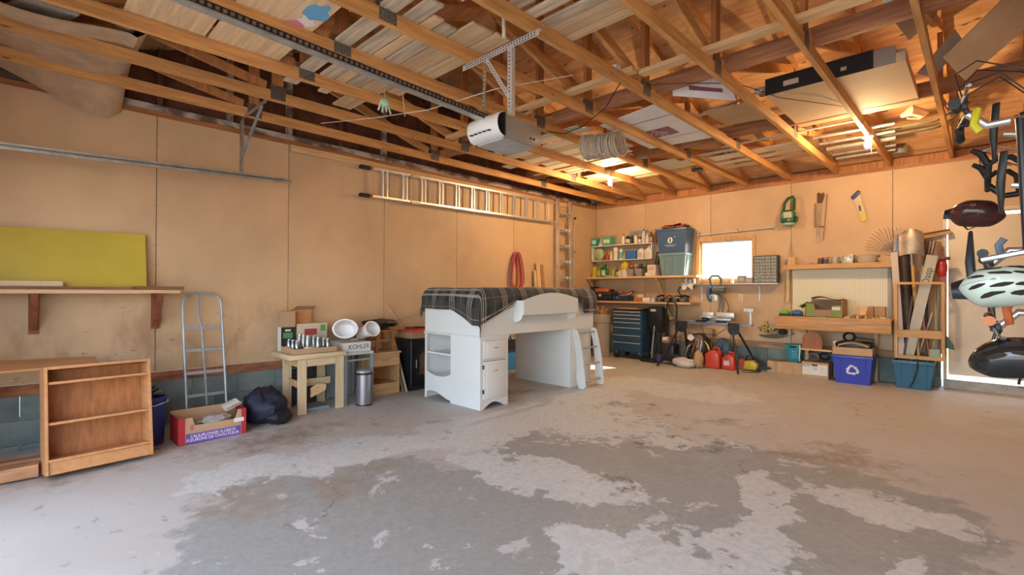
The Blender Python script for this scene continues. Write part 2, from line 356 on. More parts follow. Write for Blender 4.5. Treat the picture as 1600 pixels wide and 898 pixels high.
# nail heads down both sides of the joints
nm = M()
for y in sy[2:-1]:
    for s_ in (-.016, .016):
        for i in range(13): nm.ball((.0005, y+s_, ZP+.05+i*.193+random.uniform(-.02, .02)), (.0015, .0035, .0035), 5)
nm.b('nail_heads', mat('nail', (.10, .06, .04), .6), wl)['kind'] = 'stuff'
def blocks(ax, a0, a1, par, skip=()):
    k = 0; z1 = .322
    for row in range(3):
        z0 = z1-.2; a = a0+(0 if row % 2 else -.2)
        while a < a1:
            b = min(a+.397, a1); a_ = max(a, a0)
            if b-a_ > .03 and not any(q0 < (a_+b)/2 < q1 for q0, q1 in skip):
                dx = random.uniform(-.004, .004)
                if ax == 'y': M().bx(-.2, a_, z0+.003, -.012+dx, b, z1).b('block', m_found, par)
                else: M().bx(a_, .012+dx, z0+.003, b, .2, z1).b('block', m_found, par)
            a += .4
        z1 -= .2
blocks('y', YF, .0, wl)
# gable above the left wall: trim, old plate, studs, boards
M().bx(-.02, YF, ZT, .012, 0, ZT+.045).b('wall_trim', m_plate, wl)
M().bx(-.10, YF, ZT+.046, -.012, 0, ZT+.115).b('top_plate', m_rot, wl)
def zr(y): return 3.02+min(-y, y+8.78)/3.0                    # underside of the roof boards
for i in range(10):
    a = YF+i*.878; b = a+.875
    M().prism([(a, 2.9), (b, 2.9), (b, zr(b)+.1), (-4.39, zr(-4.39)+.1), (a, zr(a)+.1)] if a < -4.39 < b else [(a, 2.9), (b, 2.9), (b, zr(b)+.1), (a, zr(a)+.1)], 'x', -.135, -.115).b('gable_board', m_dark, wl)
for i in range(14):
    y = -8.5+i*.61
    if zr(y) > 3.1: M().bx(-.115, y, 2.958, -.03, y+.045, zr(y)-.02).b('gable_stud', m_rot if i in (1, 3, 4, 6) else m_dark, wl)

# ------------------------------------------------------------------ back wall with window and door
wb = SE('wall_back')
wx0, wx1, wz0, wz1 = 2.13, 2.98, 1.40, 2.05
dx0, dx1, dz0, dz1 = 5.29, 6.14, .11, 2.17
sx_ = [0, 1.091, 2.311, 3.531, 4.751, 5.97, 7.19, XR]
for a, b in zip(sx_, sx_[1:]):
    m = M(); a += .003; b -= .003
    if a < wx1 and b > wx0:
        m.bx(a, 0, ZP, b, .012, wz0).bx(a, 0, wz1, b, .012, ZT)
        if a < wx0: m.bx(a, 0, wz0, wx0, .012, wz1)
        if b > wx1: m.bx(wx1, 0, wz0, b, .012, wz1)
    elif a < dx1 and b > dx0:
        m.bx(a, 0, dz1, b, .012, ZT)
        if a < dx0: m.bx(a, 0, ZP, dx0, .012, dz1)
        if b > dx1: m.bx(dx1, 0, ZP, b, .012, dz1)
    else: m.bx(a, 0, ZP, b, .012, ZT)
    m.b('panel', m_panel, wb)
m = M()
for x in sx_[1:5]:
    for s_ in (-.016, .016):
        for i in range(13): m.ball((x+s_, -.0005, ZP+.05+i*.193+random.uniform(-.02, .02)), (.0035, .0015, .0035), 5)
m.b('nail_heads', MATS['nail'], wb)['kind'] = 'stuff'
M().bx(0, .013, .42, wx0-.02, .03, ZT).bx(wx1+.02, .013, .42, dx0-.01, .03, ZT).bx(dx1+.01, .013, 0, XR, .03, ZT).bx(wx0-.02, .013, .42, wx1+.02, .03, wz0).bx(wx0-.02, .013, wz1, wx1+.02, .03, ZT).b('backing', m_dark_gap, wb)
M().bx(-.2, .03, ZP, wx0-.02, .14, 3.4).bx(wx1+.02, .03, ZP, dx0-.01, .14, 3.4).bx(dx1+.01, .03, -.2, XR, .14, 3.4).bx(wx0-.02, .03, ZP, wx1+.02, .14, wz0-.02).bx(wx0-.02, .03, wz1+.02, wx1+.02, .14, 3.4).bx(dx0-.01, .03, dz1+.02, dx1+.01, .14, 3.4).b('outer_wall', m_dark, wb)
M().bx(0, .004, .325, dx0-.06, .14, .415).b('sill_plate', wood('pale_sill_plate', (.42, .24, .12), 'x', .3), wb)
blocks('x', -.2, dx0-.06, wb)
M().bx(0, -.012, ZT, XR, .02, ZT+.045).b('wall_trim', m_platex, wb)
M().bx(-.2, .0, ZT+.046, XR, .14, 2.888).b('top_plate', m_platex, wb)
for i in range(12):                                           # blocking between the trusses over the back wall
    a = .48+.61*i
    if a < XR-.6: M().bx(a+.002, .02, 2.889, a+.57, .058, 2.99).b('eave_block', m_web, wb)
M().bx(.0, .02, 2.889, .438, .058, 2.99).b('eave_block', m_web, wb)

w1 = SE('window_1', (2.55, 0, 1.4)); mf = wood('window_frame_wood', (.60, .33, .13), 'z', .2)
M().bx(wx0-.06, -.02, wz0-.05, wx0, .10, wz1+.06).b('window_jamb', mf, w1); M().bx(wx1, -.02, wz0-.05, wx1+.045, .10, wz1+.06).b('window_jamb', mf, w1)
M().bx(wx0, -.02, wz1, wx1, .10, wz1+.06).b('window_head', mf, w1); M().bx(wx0, -.02, wz0-.05, wx1, .10, wz0).b('window_sill', mf, w1)
sash = M().bx(wx0, .05, wz0, wx0+.03, .09, wz1).bx(wx1-.03, .05, wz0, wx1, .09, wz1).bx(wx0+.03, .05, wz0, wx1-.03, .09, wz0+.03).bx(wx0+.03, .05, wz1-.03, wx1-.03, .09, wz1).b('sash', mat('white_paint', (.8, .78, .74), .4), w1)
M().bx(wx0+.03, .068, wz0+.03, wx1-.03, .072, wz1-.03).b('pane', clear_pane(), w1)
d1 = SE('door_1', (5.7, 0, .1)); mdw = mat('door_white', (.70, .60, .47), .45, 0, .06, 2)
M().bx(dx0-.035, -.012, .0, dx0, .12, dz1+.02).b('door_jamb', mat('worn_white_paint', (.66, .58, .47), .5, 0, .15, 9), d1)
M().bx(dx1, -.012, .0, dx1+.035, .12, dz1+.02).b('door_jamb', MATS['worn_white_paint'], d1)
M().bx(dx0-.035, -.012, dz1+.021, dx1+.035, .12, dz1+.055).b('door_head', MATS['worn_white_paint'], d1)
M().bx(dx0+.012, .03, dz0+.055, dx1-.004, .07, dz1-.03).b('door_leaf', mdw, d1, bev=.003)
M().lathe([(.012, 0), (.012, .03), (.028, .035), (.03, .06), (.02, .072)], (dx1-.07, .03, 1.05), 12, (0, -1, 0)).b('door_knob', m_chrome, d1, True)
M().bx(dx0-.035, -.02, fz(0)-.02, dx1+.035, .2, dz0).b('threshold', mat('worn_sill_concrete', (.40, .38, .35), .7, 0, .15, 9), d1)

# ------------------------------------------------------------------ right and front walls (behind the camera)
wr = SE('wall_right', (XR, 0, 0)); mp_ = m_panel
for i in range(8): 
    a = YF+i*1.098
    M().bx(XR, a+.002, -.15, XR+.1, a+1.096, ZT+.05).b('panel', m_panel, wr)
M().prism([(YF, 2.9), (0, 2.9), (0, 3.12), (-4.39, 4.58), (YF, 3.12)], 'x', XR, XR+.1).b('gable_board', m_dark, wr)
wf = SE('wall_front', (0, YF, 0))
M().bx(-.2, YF, -.3, 1.2, YF-.12, 3.1).b('panel', m_panel, wf); M().bx(7.5, YF, -.3, XR, YF-.12, 3.1).b('panel', m_panel, wf); M().bx(1.2, YF, 2.35, 7.5, YF-.12, 3.1).b('header', m_panel, wf)  # unseen opening added here to admit daylight, narrowed to dim the left wall

# ------------------------------------------------------------------ roof
ce = SE('ceiling', (0, -4.39, 3)); sl_ = math.hypot(1, 1/3.)
for side in (0, 1):
    for r in range(4):
        ya, yb = -r*1.0975, -(r+1)*1.0975
        if side: ya, yb = -8.78-ya, -8.78-yb
        else: ya, yb = (.35 if r == 0 else ya), yb
        if side and r == 0: ya = -9.2
        za, zb = 3.02+(-ya if not side else ya+8.78)/3., 3.02+(-yb if not side else yb+8.78)/3.
        x = -.2-(1.22 if r % 2 else 0)
        while x < XR+.1:
            a, b = max(x, -.2)+.002, min(x+2.44, XR+.2)-.002
            e = .004 if ya > yb else -.004
            M().add([(a, ya-e*.5, za), (b, ya-e*.5, za), (b, yb+e*.5, zb), (a, yb+e*.5, zb), (a, ya-e*.5, za+.014), (b, ya-e*.5, za+.014), (b, yb+e*.5, zb+.014), (a, yb+e*.5, zb+.014)],
                    [(0, 1, 2, 3), (4, 7, 6, 5), (0, 4, 5, 1), (1, 5, 6, 2), (2, 6, 7, 3), (3, 7, 4, 0)]).b('roof_sheet', m_ply, ce)
            x += 2.44
M().add([(-.3, .5, 2.90), (8, .5, 2.90), (8, -4.39, 4.53), (-.3, -4.39, 4.53), (-.3, .5, 2.95), (8, .5, 2.95), (8, -4.39, 4.58), (-.3, -4.39, 4.58)], [(0, 1, 2, 3), (4, 7, 6, 5), (0, 4, 5, 1), (1, 5, 6, 2), (2, 6, 7, 3), (3, 7, 4, 0)]).b('roofing', m_dark_gap, ce)
M().add([(-.3, -9.3, 2.90), (8, -9.3, 2.90), (8, -4.39, 4.53), (-.3, -4.39, 4.53), (-.3, -9.3, 2.95), (8, -9.3, 2.95), (8, -4.39, 4.58), (-.3, -4.39, 4.58)], [(0, 3, 2, 1), (4, 5, 6, 7), (0, 1, 5, 4), (1, 2, 6, 5), (2, 3, 7, 6), (3, 0, 4, 7)]).b('roofing', m_dark_gap, ce)

# ------------------------------------------------------------------ trusses, every 0.61 m
m_gus = mat('gusset_steel', (.22, .21, .19), .45, .8, .5, 90)
def ord_(i): return ['first', 'second', 'third', 'fourth', 'fifth', 'sixth', 'seventh', 'eighth', 'ninth', 'tenth', 'eleventh', 'twelfth', 'thirteenth', 'fourteenth', 'fifteenth', 'sixteenth', 'seventeenth', 'eighteenth'][i]
tr0 = T('roof_truss', 'x', 'truss', (.46, -4.39, 2.89), 'roof trusses over the garage')
h = .038
def tp(y, z): return (.46, y, z)
CB, CT = 2.8905, 2.9795
M().bx(.46-h/2, -8.9, CB, .46+h/2, .1, CT).b('bottom_chord', m_truss, tr0)
q = .047
M().prism([(.2, 3.02-.2/3-q*2.1+.02), (.2, 3.02-.2/3), (-4.39, zr(-4.39)), (-4.39, zr(-4.39)-q*2.1)], 'x', .46-h/2, .46+h/2).b('top_chord', m_truss, tr0)
M().prism([(-8.98, 3.02-.2/3-q*2.1+.02), (-8.98, 3.02-.2/3), (-4.39, zr(-4.39)), (-4.39, zr(-4.39)-q*2.1)], 'x', .46-h/2, .46+h/2).b('top_chord', m_truss, tr0)
for y in (-2.2, -4.39, -6.58):
    M().bx(.46-h/2, y-.044, CT, .46+h/2, y+.044, zr(y)-.095).b('web', m_web, tr0)
for s_ in (-1, 1):
    yb, yt = -4.39+s_*.1, -4.39+s_*2.1
    M().beam(tp(yb, CT+.03), tp(yt, zr(yt)-.14), h, .085, (0, 0, 1)).b('web', m_truss, tr0)
    yb, yt = -4.39+s_*2.29, -4.39+s_*3.4
    M().beam(tp(yb, CT+.03), tp(yt, zr(yt)-.13), h, .07, (0, 0, 1)).b('web', m_web, tr0)
for y in (-2.2, -4.39, -6.58):
    M().bx(.46-h/2-.0012, y-.065, CB+.01, .46+h/2+.0012, y+.065, CT+.05).b('gusset_plate', m_gus, tr0)
tr0['label'] = 'roof truss nearest the left wall'
for i in range(1, 12):
    cp(tr0, (.46+.61*i, -4.39, 2.89), None, '%s roof truss counted from the left wall' % ord_(i))
# ------------------------------------------------------------------ light bulbs
m_bulb = mat('lit_bulb', (1, .67, .34), .3, 0, 0, em=BULB)
m_porc = mat('porcelain', (.75, .70, .60), .3)
def bulb(x, y, lab):
    t = T('light_bulb', lab, 'light bulb', (x, y, 2.74), 'bare bulbs under the trusses')
    M().lathe([(.055, 2.89), (.055, 2.878), (.045, 2.866), (.028, 2.858), (.024, 2.842)], (x, y, 0), 16).b('lamp_holder', m_porc, t, True)
    M().lathe([(.004, 2.758), (.018, 2.762), (.028, 2.777), (.030, 2.792), (.026, 2.812), (.016, 2.830), (.014, 2.846)], (x, y, 0), 16).b('glass_bulb', m_bulb, t, True)
    M().tube([(x+.03, y, 2.866), (x+.032, y, 2.80), (x+.033, y, 2.70)], .0015, 5).b('pull_string', pl((.7, .62, .5)), t)
bulb(1.68, -2.10, 'glowing bare bulb in holder above the shelves in the back corner')
bulb(4.73, -1.80, 'glowing bare bulb in holder above the workbench side')

# ------------------------------------------------------------------ planks and sheets stored over the chords
LZ = 2.981
def plank(name, lab, x0, x1, y0, y1, z0, th, m, grp, cat='plank', rz=0, tilt=0.):
    cx, cy = (x0+x1)/2, (y0+y1)/2
    mm = M().bx(x0-cx, y0-cy, 0, x1-cx, y1-cy, th)
    mm.tf(Matrix.Translation((cx, cy, z0))@Matrix.Rotation(rz, 4, 'Z')@Matrix.Rotation(tilt, 4, 'Y'))
    return tag(mm.b(name, m, None, bev=.002, seg=1), lab, cat, grp)
y = -5.76; i = 0; random.seed(11)
while y > -6.58:
    w = random.choice((.09, .12, .14, .14, .19)); x0 = 1.05+random.uniform(0, .5) if i % 2 else 1.6+random.uniform(-.2, .25); x1 = random.uniform(2.95, 3.25)
    plank('loft_plank', 'loose plank across the trusses above the opener rail, %s from the back' % ord_(i), x0, x1, y-w, y-.004, LZ, .019, (m_loft, m_loftg)[random.random() < .45], 'loose planks over the opener rail')
    y -= w+(.05 if random.random() < .35 else .012); i += 1
y = -5.45; i = 0
while y > -6.6:
    w = random.choice((.09, .14, .19)); x0 = 3.3+random.uniform(-.02, .2); x1 = random.uniform(4.7, 5.0)
    plank('loft_plank', 'plank across the trusses right of the opener bracket, %s from the back' % ord_(i), x0, x1, y-w, y-.004, LZ, .022, (m_loft, m_loftg)[random.random() < .4], 'planks right of the opener bracket')
    y -= w+(.06 if random.random() < .4 else .01); i += 1
plank('loft_sheet', 'wide bare plywood sheet over the trusses at the top edge', 1.7, 3.1, -7.75, -7.30, LZ, .012, m_loft, None, 'plywood')
pt = T('painted_board', 'wide plywood board splashed with blue and pink paint over the trusses', 'plywood', (2.4, -7.0, LZ))
M().bx(1.7, -7.28, LZ, 3.1, -6.80, LZ+.012).b('board', m_loft, pt)
def blotch(par, c, r, z, m, nm, seed, sx=1.):
    v = []
    for j in range(26):
        a = 2*PI*j/26; k = r*(1+.45*noise.noise(Vector((math.cos(a)*1.6, math.sin(a)*1.6, seed)))); v.append((c[0]+k*sx*math.cos(a), c[1]+k*math.sin(a)))
    M().prism(v, 'z', z, z+.0012).b(nm, m, par)
blotch(pt, (2.56, -6.88), .072, LZ-.001, pl((.12, .36, .58)), 'blue_paint', 2, 1.5)
blotch(pt, (2.27, -6.93), .075, LZ-.001, pl((.68, .22, .34)), 'pink_paint', 5, 1.4)
blotch(pt, (2.41, -6.89), .055, LZ-.0006, pl((.80, .70, .62)), 'white_paint', 9, 1.4)
# pale siding and trim boards stacked towards the back corner
y = -1.35; i = 0; m_side = mat('cream_siding', (.72, .64, .48), .5, 0, .06, 4, rv=.08); m_sideg = mat('grey_trim', (.46, .46, .42), .5, 0, .08, 4, rv=.1)
while y > -3.95:
    w = random.choice((.10, .14, .18)); x0 = .62+random.uniform(0, .5) if i % 3 else 1.15; x1 = 2.9+random.uniform(-.5, .3) if y > -2.35 else 2.2+random.uniform(0, .38)
    if not (-2.2 < y < -2.05): plank('siding_strip', 'cream siding strip over the trusses near the back corner, %s from the back wall' % ord_(i), x0, x1, y-w, y-.003, LZ+random.choice((0, 0, .004)), .012, (m_side, m_side, m_sideg, m_loft)[random.randrange(4)], 'siding strips by the back corner bulb')
    y -= w+(.07 if random.random() < .22 else .008); i += 1
for i, (x0, x1, y0, w, m) in enumerate([(2.95, 4.1, -1.0, .16, m_loft), (2.9, 4.05, -1.28, .12, m_side), (3.0, 4.08, -1.55, .2, m_side), (2.95, 3.5, -1.9, .09, m_sideg), (3.3, 4.7, -2.1, .04, m_sideg)]):
    plank('trim_strip', 'trim strip over the trusses right of the hanging coil, %s from the back wall' % ord_(i), x0, x1, y0-w, y0, LZ, .012, m, 'trim strips above the window side')
for i, (x0, x1, y0) in enumerate([(2.32, 3.6, -4.72), (3.6, 5.45, -4.62), (1.1, 2.4, -4.66)]):
    plank('cross_brace', 'pale lumber brace laid across the truss chords, %s' % ['left of the cord outlet', 'under the roof peak at right', 'nearest the left wall', 'beside the printed cardboard'][i], x0, x1, y0-.045, y0+.045, LZ, .038, m_pine, 'braces across the truss chords', 'brace')
for i, (x0, x1, y0) in enumerate([(.3, 5.9, -4.18), (.3, 5.9, -2.42)]):
    plank('strongback_beam', 'long red-brown beam on edge tying the trusses %s' % ['under the peak', 'behind the bulbs'][i], x0, x1, y0-.019, y0+.019, LZ, .14, m_platex, 'long beams tying the trusses', 'beam')
for i, x in enumerate((4.15, 4.76, 5.37)):
    plank('web_brace', 'short dark brace between webs high under the roof, %s of three' % ord_(i), x-.275, x+.295, -3.42, -3.34, 3.42-.0*i, .038, m_platex, 'dark braces between webs', 'brace')
# printed flattened carton
m_print = mat('printed_carton', (.80, .80, .80), .6, 0, .05, 6)
t = T('printed_carton', 'big flattened white carton with purple print lying over the trusses', 'cardboard', (3.1, -3.2, LZ))
M().add([(2.66, -3.82, 2.985), (3.48, -3.98, 2.985), (3.52, -2.55, 2.99), (2.62, -2.66, 2.99), (2.66, -3.82, 2.993), (3.48, -3.98, 2.993), (3.52, -2.55, 2.998), (2.62, -2.66, 2.998)], [(3, 2, 1, 0), (4, 5, 6, 7), (0, 1, 5, 4), (1, 2, 6, 5), (2, 3, 7, 6), (3, 0, 4, 7)]).b('carton_sheet', m_print, t)
m_purp = pl((.26, .10, .15)); 
M().bx(2.78, -3.30, 2.9835, 3.18, -3.02, 2.9848).b('purple_print', m_purp, t)
txt('THIS\nWAY UP', .10, pl((.74, .7, .68)), t, (2.98, -3.16, 2.983), (.6, .8, 0), (.8, -.6, 0))
M().bx(2.70, -3.62, 2.9835, 3.45, -3.60, 2.9848).bx(2.70, -2.92, 2.9845, 3.45, -2.91, 2.9855).b('fold_lines', pl((.3, .28, .27)), t)
t = T('printed_carton', 'upright flap of white carton with purple and blue print standing on the trusses', 'cardboard', (3.75, -4.0, LZ))
M().add([(3.60, -4.05, 2.982), (3.98, -3.55, 2.982), (3.95, -3.85, 3.30), (3.65, -4.12, 3.12), (3.593, -4.045, 2.982), (3.973, -3.545, 2.982), (3.943, -3.845, 3.30), (3.643, -4.115, 3.12)], [(0, 1, 2, 3), (7, 6, 5, 4), (0, 4, 5, 1), (1, 5, 6, 2), (2, 6, 7, 3), (3, 7, 4, 0)]).b('carton_flap', m_print, t)
M().add([(3.70, -3.945, 3.0), (3.90, -3.68, 3.0), (3.90, -3.72, 3.10), (3.70, -3.98, 3.08)], [(0, 1, 2, 3)]).tf(Matrix.Translation((.012, -.012, .03))).b('purple_print', m_purp, t)
t = tag(M().beam((3.55, -3.35, 3.0), (4.17, -3.4, 3.06), .03, .02).b('metal_strip', m_alu), 'thin white metal strip lying over the printed carton', 'metal strip')
t = tag(M().prism([(3.62, -3.45), (4.05, -3.40), (4.1, -2.8), (3.65, -2.9)], 'z', 2.983, 2.99).b('cardboard_sheet', m_card), 'brown cardboard sheet beside the printed carton over the trusses', 'cardboard')
# the coil of flexible duct or hose hanging below the chords
t = T('coil', 'whitish coil of cable hanging below the trusses left of the printed carton', 'coil', (2.6, -3.72, 2.72)); mc_ = mat('dusty_cable', (.52, .45, .36), .6, 0, .15, 12)
pts = []
for k in range(15*20+1):
    a = 2*PI*k/20; r = .125+.006*math.sin(a*.37); s_ = k/(15*20)
    pts.append((2.44+.36*s_+.0*math.cos(a), -3.78+.16*s_+r*math.cos(a), 2.80+r*math.sin(a)))
M().tube(pts, .0115, 6).b('windings', mc_, t, True)
M().tube([(2.44, -3.80, 2.68), (2.42, -3.86, 2.58), (2.45, -3.80, 2.52), (2.46, -3.75, 2.60), (2.45, -3.72, 2.9)], .004, 6).b('loose_end', mc_, t, True)
M().tube([(2.30, -3.7, 2.97), (2.44, -3.7, 2.935), (2.62, -3.7, 2.93), (2.86, -3.7, 2.97)], .006, 6).b('hanging_wire', m_steel, t, True)

# big cartons and sheets at the right
t = T('long_carton', 'long flat carton with a black printed edge lying over the trusses at right', 'cardboard', (4.65, -2.9, LZ))
M().bx(4.20, -3.45, 2.984, 5.20, -2.28, 3.06).b('carton', mat('light_card', (.60, .42, .25), .75, 0, .06, 3), t)
M().bx(4.20, -3.455, 2.986, 5.00, -3.450, 3.135).b('black_edge', m_black, t)
M().bx(4.35, -3.458, 3.03, 4.47, -3.4555, 3.075).bx(4.78, -3.458, 3.03, 4.82, -3.4555, 3.06).b('edge_labels', pl((.55, .42, .3)), t)
M().bx(5.0, -3.456, 2.986, 5.14, -3.44, 3.12).b('grey_flap', mat('grey_card', (.30, .24, .20), .8), t)
tag(M().bx(4.1, -3.43, 3.0625, 5.2, -3.24, 3.09).b('steel_channel', m_zinc), 'long grey metal channel on top of the black-edged carton', 'metal strip')
def sheet(name, lab, P4, th, m, cat='cardboard'):
    a = [Vector(p) for p in P4]; n = (a[1]-a[0]).cross(a[3]-a[0]).normalized()*th
    return tag(M().add(a+[p+n for p in a], [(3, 2, 1, 0), (4, 5, 6, 7), (0, 1, 5, 4), (1, 2, 6, 5), (2, 3, 7, 6), (3, 0, 4, 7)]).b(name, m), lab, cat)
sheet('cardboard_sheet', 'large brown cardboard sheet wedged between trusses at upper right', [(5.42, -3.55, 2.90), (5.53, -3.3, 2.78), (6.3, -3.4, 3.42), (6.15, -3.65, 3.58)], .006, m_card)
sheet('cardboard_sheet', 'small tan cardboard sheet under the roof near the top right corner', [(5.13, -3.5, 3.30), (5.22, -3.45, 3.13), (5.38, -3.45, 3.24), (5.40, -3.5, 3.46)], .005, m_card)
sheet('white_sheet', 'white board tucked under the roof at the top right edge', [(5.07, -3.6, 3.44), (5.12, -3.55, 3.35), (5.36, -3.55, 3.50), (5.36, -3.6, 3.60)], .005, m_white, 'board')
sheet('grey_sheet', 'grey-brown board leaning in the trusses beside the black-edged carton', [(5.23, -3.0, 3.02), (5.33, -2.9, 2.985), (5.52, -3.0, 3.18), (5.47, -3.1, 3.26)], .006, MATS['grey_card'], 'board')
# pipes, skis, junk above the second bulb
for i, (y0, r, m) in enumerate([(-1.72, .018, m_alu), (-1.40, .016, m_zinc), (-1.05, .028, m_zinc), (-.72, .022, m_steel), (-.5, .018, m_zinc)]):
    tag(M().tube([(4.2, y0, LZ+r), (4.95-.03*i, y0+.02, LZ+r)], r, 10).b('metal_pipe', m), 'metal pipe lying over the chords left of the right bulb, %s from the back wall' % ord_(4-i), 'pipe', 'pipes left of the right bulb')
for i, dy in enumerate((0, .17)):
    p = [(4.72+.05*k, -1.28+dy*1.6, LZ+.070+(.0 if k < 11 else .012*(k-10)**1.6)) for k in range(17)]
    mm = M()
    for a, b in zip(p, p[1:]): mm.beam(a, b, .075, .014)
    tag(mm.b('ski', mat('green_ski', (.16, .17, .10), .35, 0, .3, 10)), 'old dark green ski with an upturned tip over the trusses, %s' % ['nearer the camera', 'nearer the back wall'][i], 'ski', 'skis by the right bulb')
tag(jitter(M().tube([(5.02, -1.8, 3.03), (5.10, -1.85, 3.06), (5.17, -1.75, 3.04), (5.2, -1.6, 3.08), (5.13, -1.55, 3.05), (5.05, -1.6, 3.05)], [.02, .05, .045, .03, .02, .012], 8), .015, 15).b('paper_bundle', pl((.55, .42, .30))), 'crumpled brown paper bundle above the right bulb', 'paper')
tag(M().lathe([(.075, 0), (.085, .05), (.08, .09)], (4.86, -.28, LZ), 18).b('round_tin', mat('dusty_tin', (.22, .20, .17), .5)), 'round dusty tin on the wall plate at right', 'tin')
tag(M().bx(2.78, -1.83, 2.885, 2.92, -1.75, 2.925).b('hanging_lamp', m_black, bev=.01), 'small black fixture under a chord left of the window', 'fixture')
for p in [o for o in COL.objects if o.name.startswith('hanging_lamp')]: p.location.z -= .06
M().tube([(2.83, -1.79, 2.86), (2.84, -1.79, 2.98)], .002, 5).tube([(2.88, -1.79, 2.86), (2.87, -1.79, 2.98)], .002, 5)

# carpet roll slung in the trusses at the far left
m_cpt = mat('beige_carpet_backing', (.50, .34, .21), .95, 0, .12, 8, b=.2, bs=60); m_pile = mat('carpet_pile', (.55, .47, .36), 1, 0, .35, 120, b=1., bs=160)
t = T('carpet_roll', 'beige carpet remnant half unrolled in the trusses at the left edge', 'carpet', (.7, -7.9, LZ))
def cpt(u, v):
    # u along the roll width (towards the left wall), v along the sheet
    x = .04+1.24*u; s_ = v
    if s_ < .62:
        y = -8.66+1.0*(s_/.62); z = LZ+.012+.03*math.sin(s_*9+u*2)
    else:
        a = (s_-.62)/.38*2*PI*1.7; r = .115-.0105*a
        y = -7.66+.0+r*math.sin(a); z = LZ+.012+.115-r*math.cos(a)
    if u < .32: z -= (.32-u)*.75*min(1, max(0, (s_-.1)/.5))      # droops beside the first chord
    return (x, y, z)
def cpt2(u, v):
    p = Vector(cpt(u, v)); x = p.x
    if u < .45: p.z -= (.45-u)*.30*(1 if v > .5 else v*2)          # sags over the wall plate
    return (max(p.x, .03), p.y, p.z)
M().surf(cpt, 8, 60, .009).b('carpet', m_cpt, t, True)
tag(M().prism([(.50, -8.5), (1.30, -8.2), (1.30, -7.93), (.62, -8.13)], 'z', 3.03, 3.045).b('carpet_offcut', m_pile), 'pale fluffy carpet offcut lying on the carpet roll', 'carpet')
# ------------------------------------------------------------------ overhead door hardware
t = T('door_track', 'galvanised overhead door track along the upper left wall', 'door track', (.36, -7.2, 2.27))
a, b = Vector((.36, -8.7, 2.25)), Vector((.36, -6.19, 2.345))
dz = (b-a)
def ch(m, a, b):
    return m.beam(a, b, .006, .05).beam(a+Vector((.02, 0, .024)), b+Vector((.02, 0, .024)), .04, .005).beam(a+Vector((.02, 0, -.024)), b+Vector((.02, 0, -.024)), .04, .005).beam(a+Vector((.04, 0, .016)), b+Vector((.04, 0, .016)), .004, .018).beam(a+Vector((.04, 0, -.016)), b+Vector((.04, 0, -.016)), .004, .018)
ch(M(), a, b).b('channel', m_zinc, t)
m = M()
for k in (.35, .6, .8): m.ball(a.lerp(b, k)+Vector((-.004+.012, 0, 0)), .009, 6)
m.b('bolts', m_steel, t)
def punched(m, a, b, w=.032, up=(0, 1, 0), step=.025):
    """steel angle strap with a row of punched holes shown as dark dimples"""
    m.beam(a, b, w, .004, up); return m
def dimples(a, b, off, r=.006, step=.028):
    m = M(); a = Vector(a); b = Vector(b); n = int((b-a).length/step); d = (b-a).normalized()
    q = Vector(off).normalized()
    for i in range(1, n): m.lathe([(r, -.0004), (r, .0009)], a+d*(i*step)+Vector(off), 6, q)
    return m
t = T('track_hanger', 'punched steel hanger holding the door track at left', 'bracket', (.36, -6.67, 2.36))
M().beam((.36, -6.67, 2.34), (.36, -6.67, 2.90), .034, .004, (0, 1, 0)).beam((.362, -6.655, 2.34), (.362, -6.655, 2.90), .004, .03, (0, 1, 0)).b('upright', m_zinc, t)
M().beam((.35, -6.67, 2.885), (1.06, -6.67, 2.885), .004, .034).b('arm', m_zinc, t)
M().beam((.42, -6.675, 2.50), (.98, -6.675, 2.86), .004, .04).beam((.42, -6.685, 2.49), (.98, -6.685, 2.85), .02, .004).b('brace', m_zinc, t)
dimples((.36, -6.672, 2.36), (.36, -6.672, 2.88), (0, -.001, 0)).b('punched_holes', m_dark_gap, t)
RX, RY0, RY1, RZ = 3.2, -8.6, -6.0, 2.38
t = T('opener_rail', 'black rail and chain of the garage door opener with a pale lower edge', 'rail', (RX, -7.3, 2.36))
def rp(y): return 2.38+(y+6.0)*-.035
M().beam((RX, RY0, rp(RY0)), (RX, RY1, rp(RY1)), .035, .03).b('rail', m_black, t)
M().beam((RX, RY0, rp(RY0)-.024), (RX, RY1, rp(RY1)-.024), .05, .008).b('lower_flange', m_zinc, t)
m = M()
for i in range(86):
    y = RY0+.02+i*.03; m.bx(RX+.0175, y, rp(y)-.012, RX+.024, y+.016, rp(y)+.004)
m.b('chain', m_steel, t)
t = T('door_opener', 'white and taupe garage door opener motor hanging from the trusses', 'opener', (3.17, -5.78, 2.18))
mtau = mat('taupe_plastic', (.30, .25, .20), .4, 0, .05, 6); mgw = mat('opener_white', (.62, .61, .58), .35, 0, .03, 4)
prof = [(2.205, 3.03), (2.20, 3.31), (2.30, 3.36), (2.38, 3.33), (2.385, 3.02), (2.30, 2.99)]
M().prism([(-5.95, 2.215), (-5.58, 2.20), (-5.52, 2.27), (-5.52, 2.36), (-5.60, 2.385), (-5.95, 2.385)], 'x', 3.01, 3.34).b('housing', mtau, t, bev=.012)
def lens(u, v):
    a = -PI/2+PI*u; x = 3.0+.35*v
    return (x, -5.955-.10*math.cos(a)*(.8+.2*math.sin(v*PI)), 2.30+.093*math.sin(a))
M().surf(lens, 10, 6, .004).b('lens_cover', mgw, t, True)
m = M()
for i in range(5): m.bx(3.05+.05*i, -6.058, 2.245, 3.08+.05*i, -6.02, 2.251)
m.b('vent_slots', m_black, t)
M().bx(3.0, -5.965, 2.205, 3.352, -5.952, 2.39).b('seam', m_black, t)
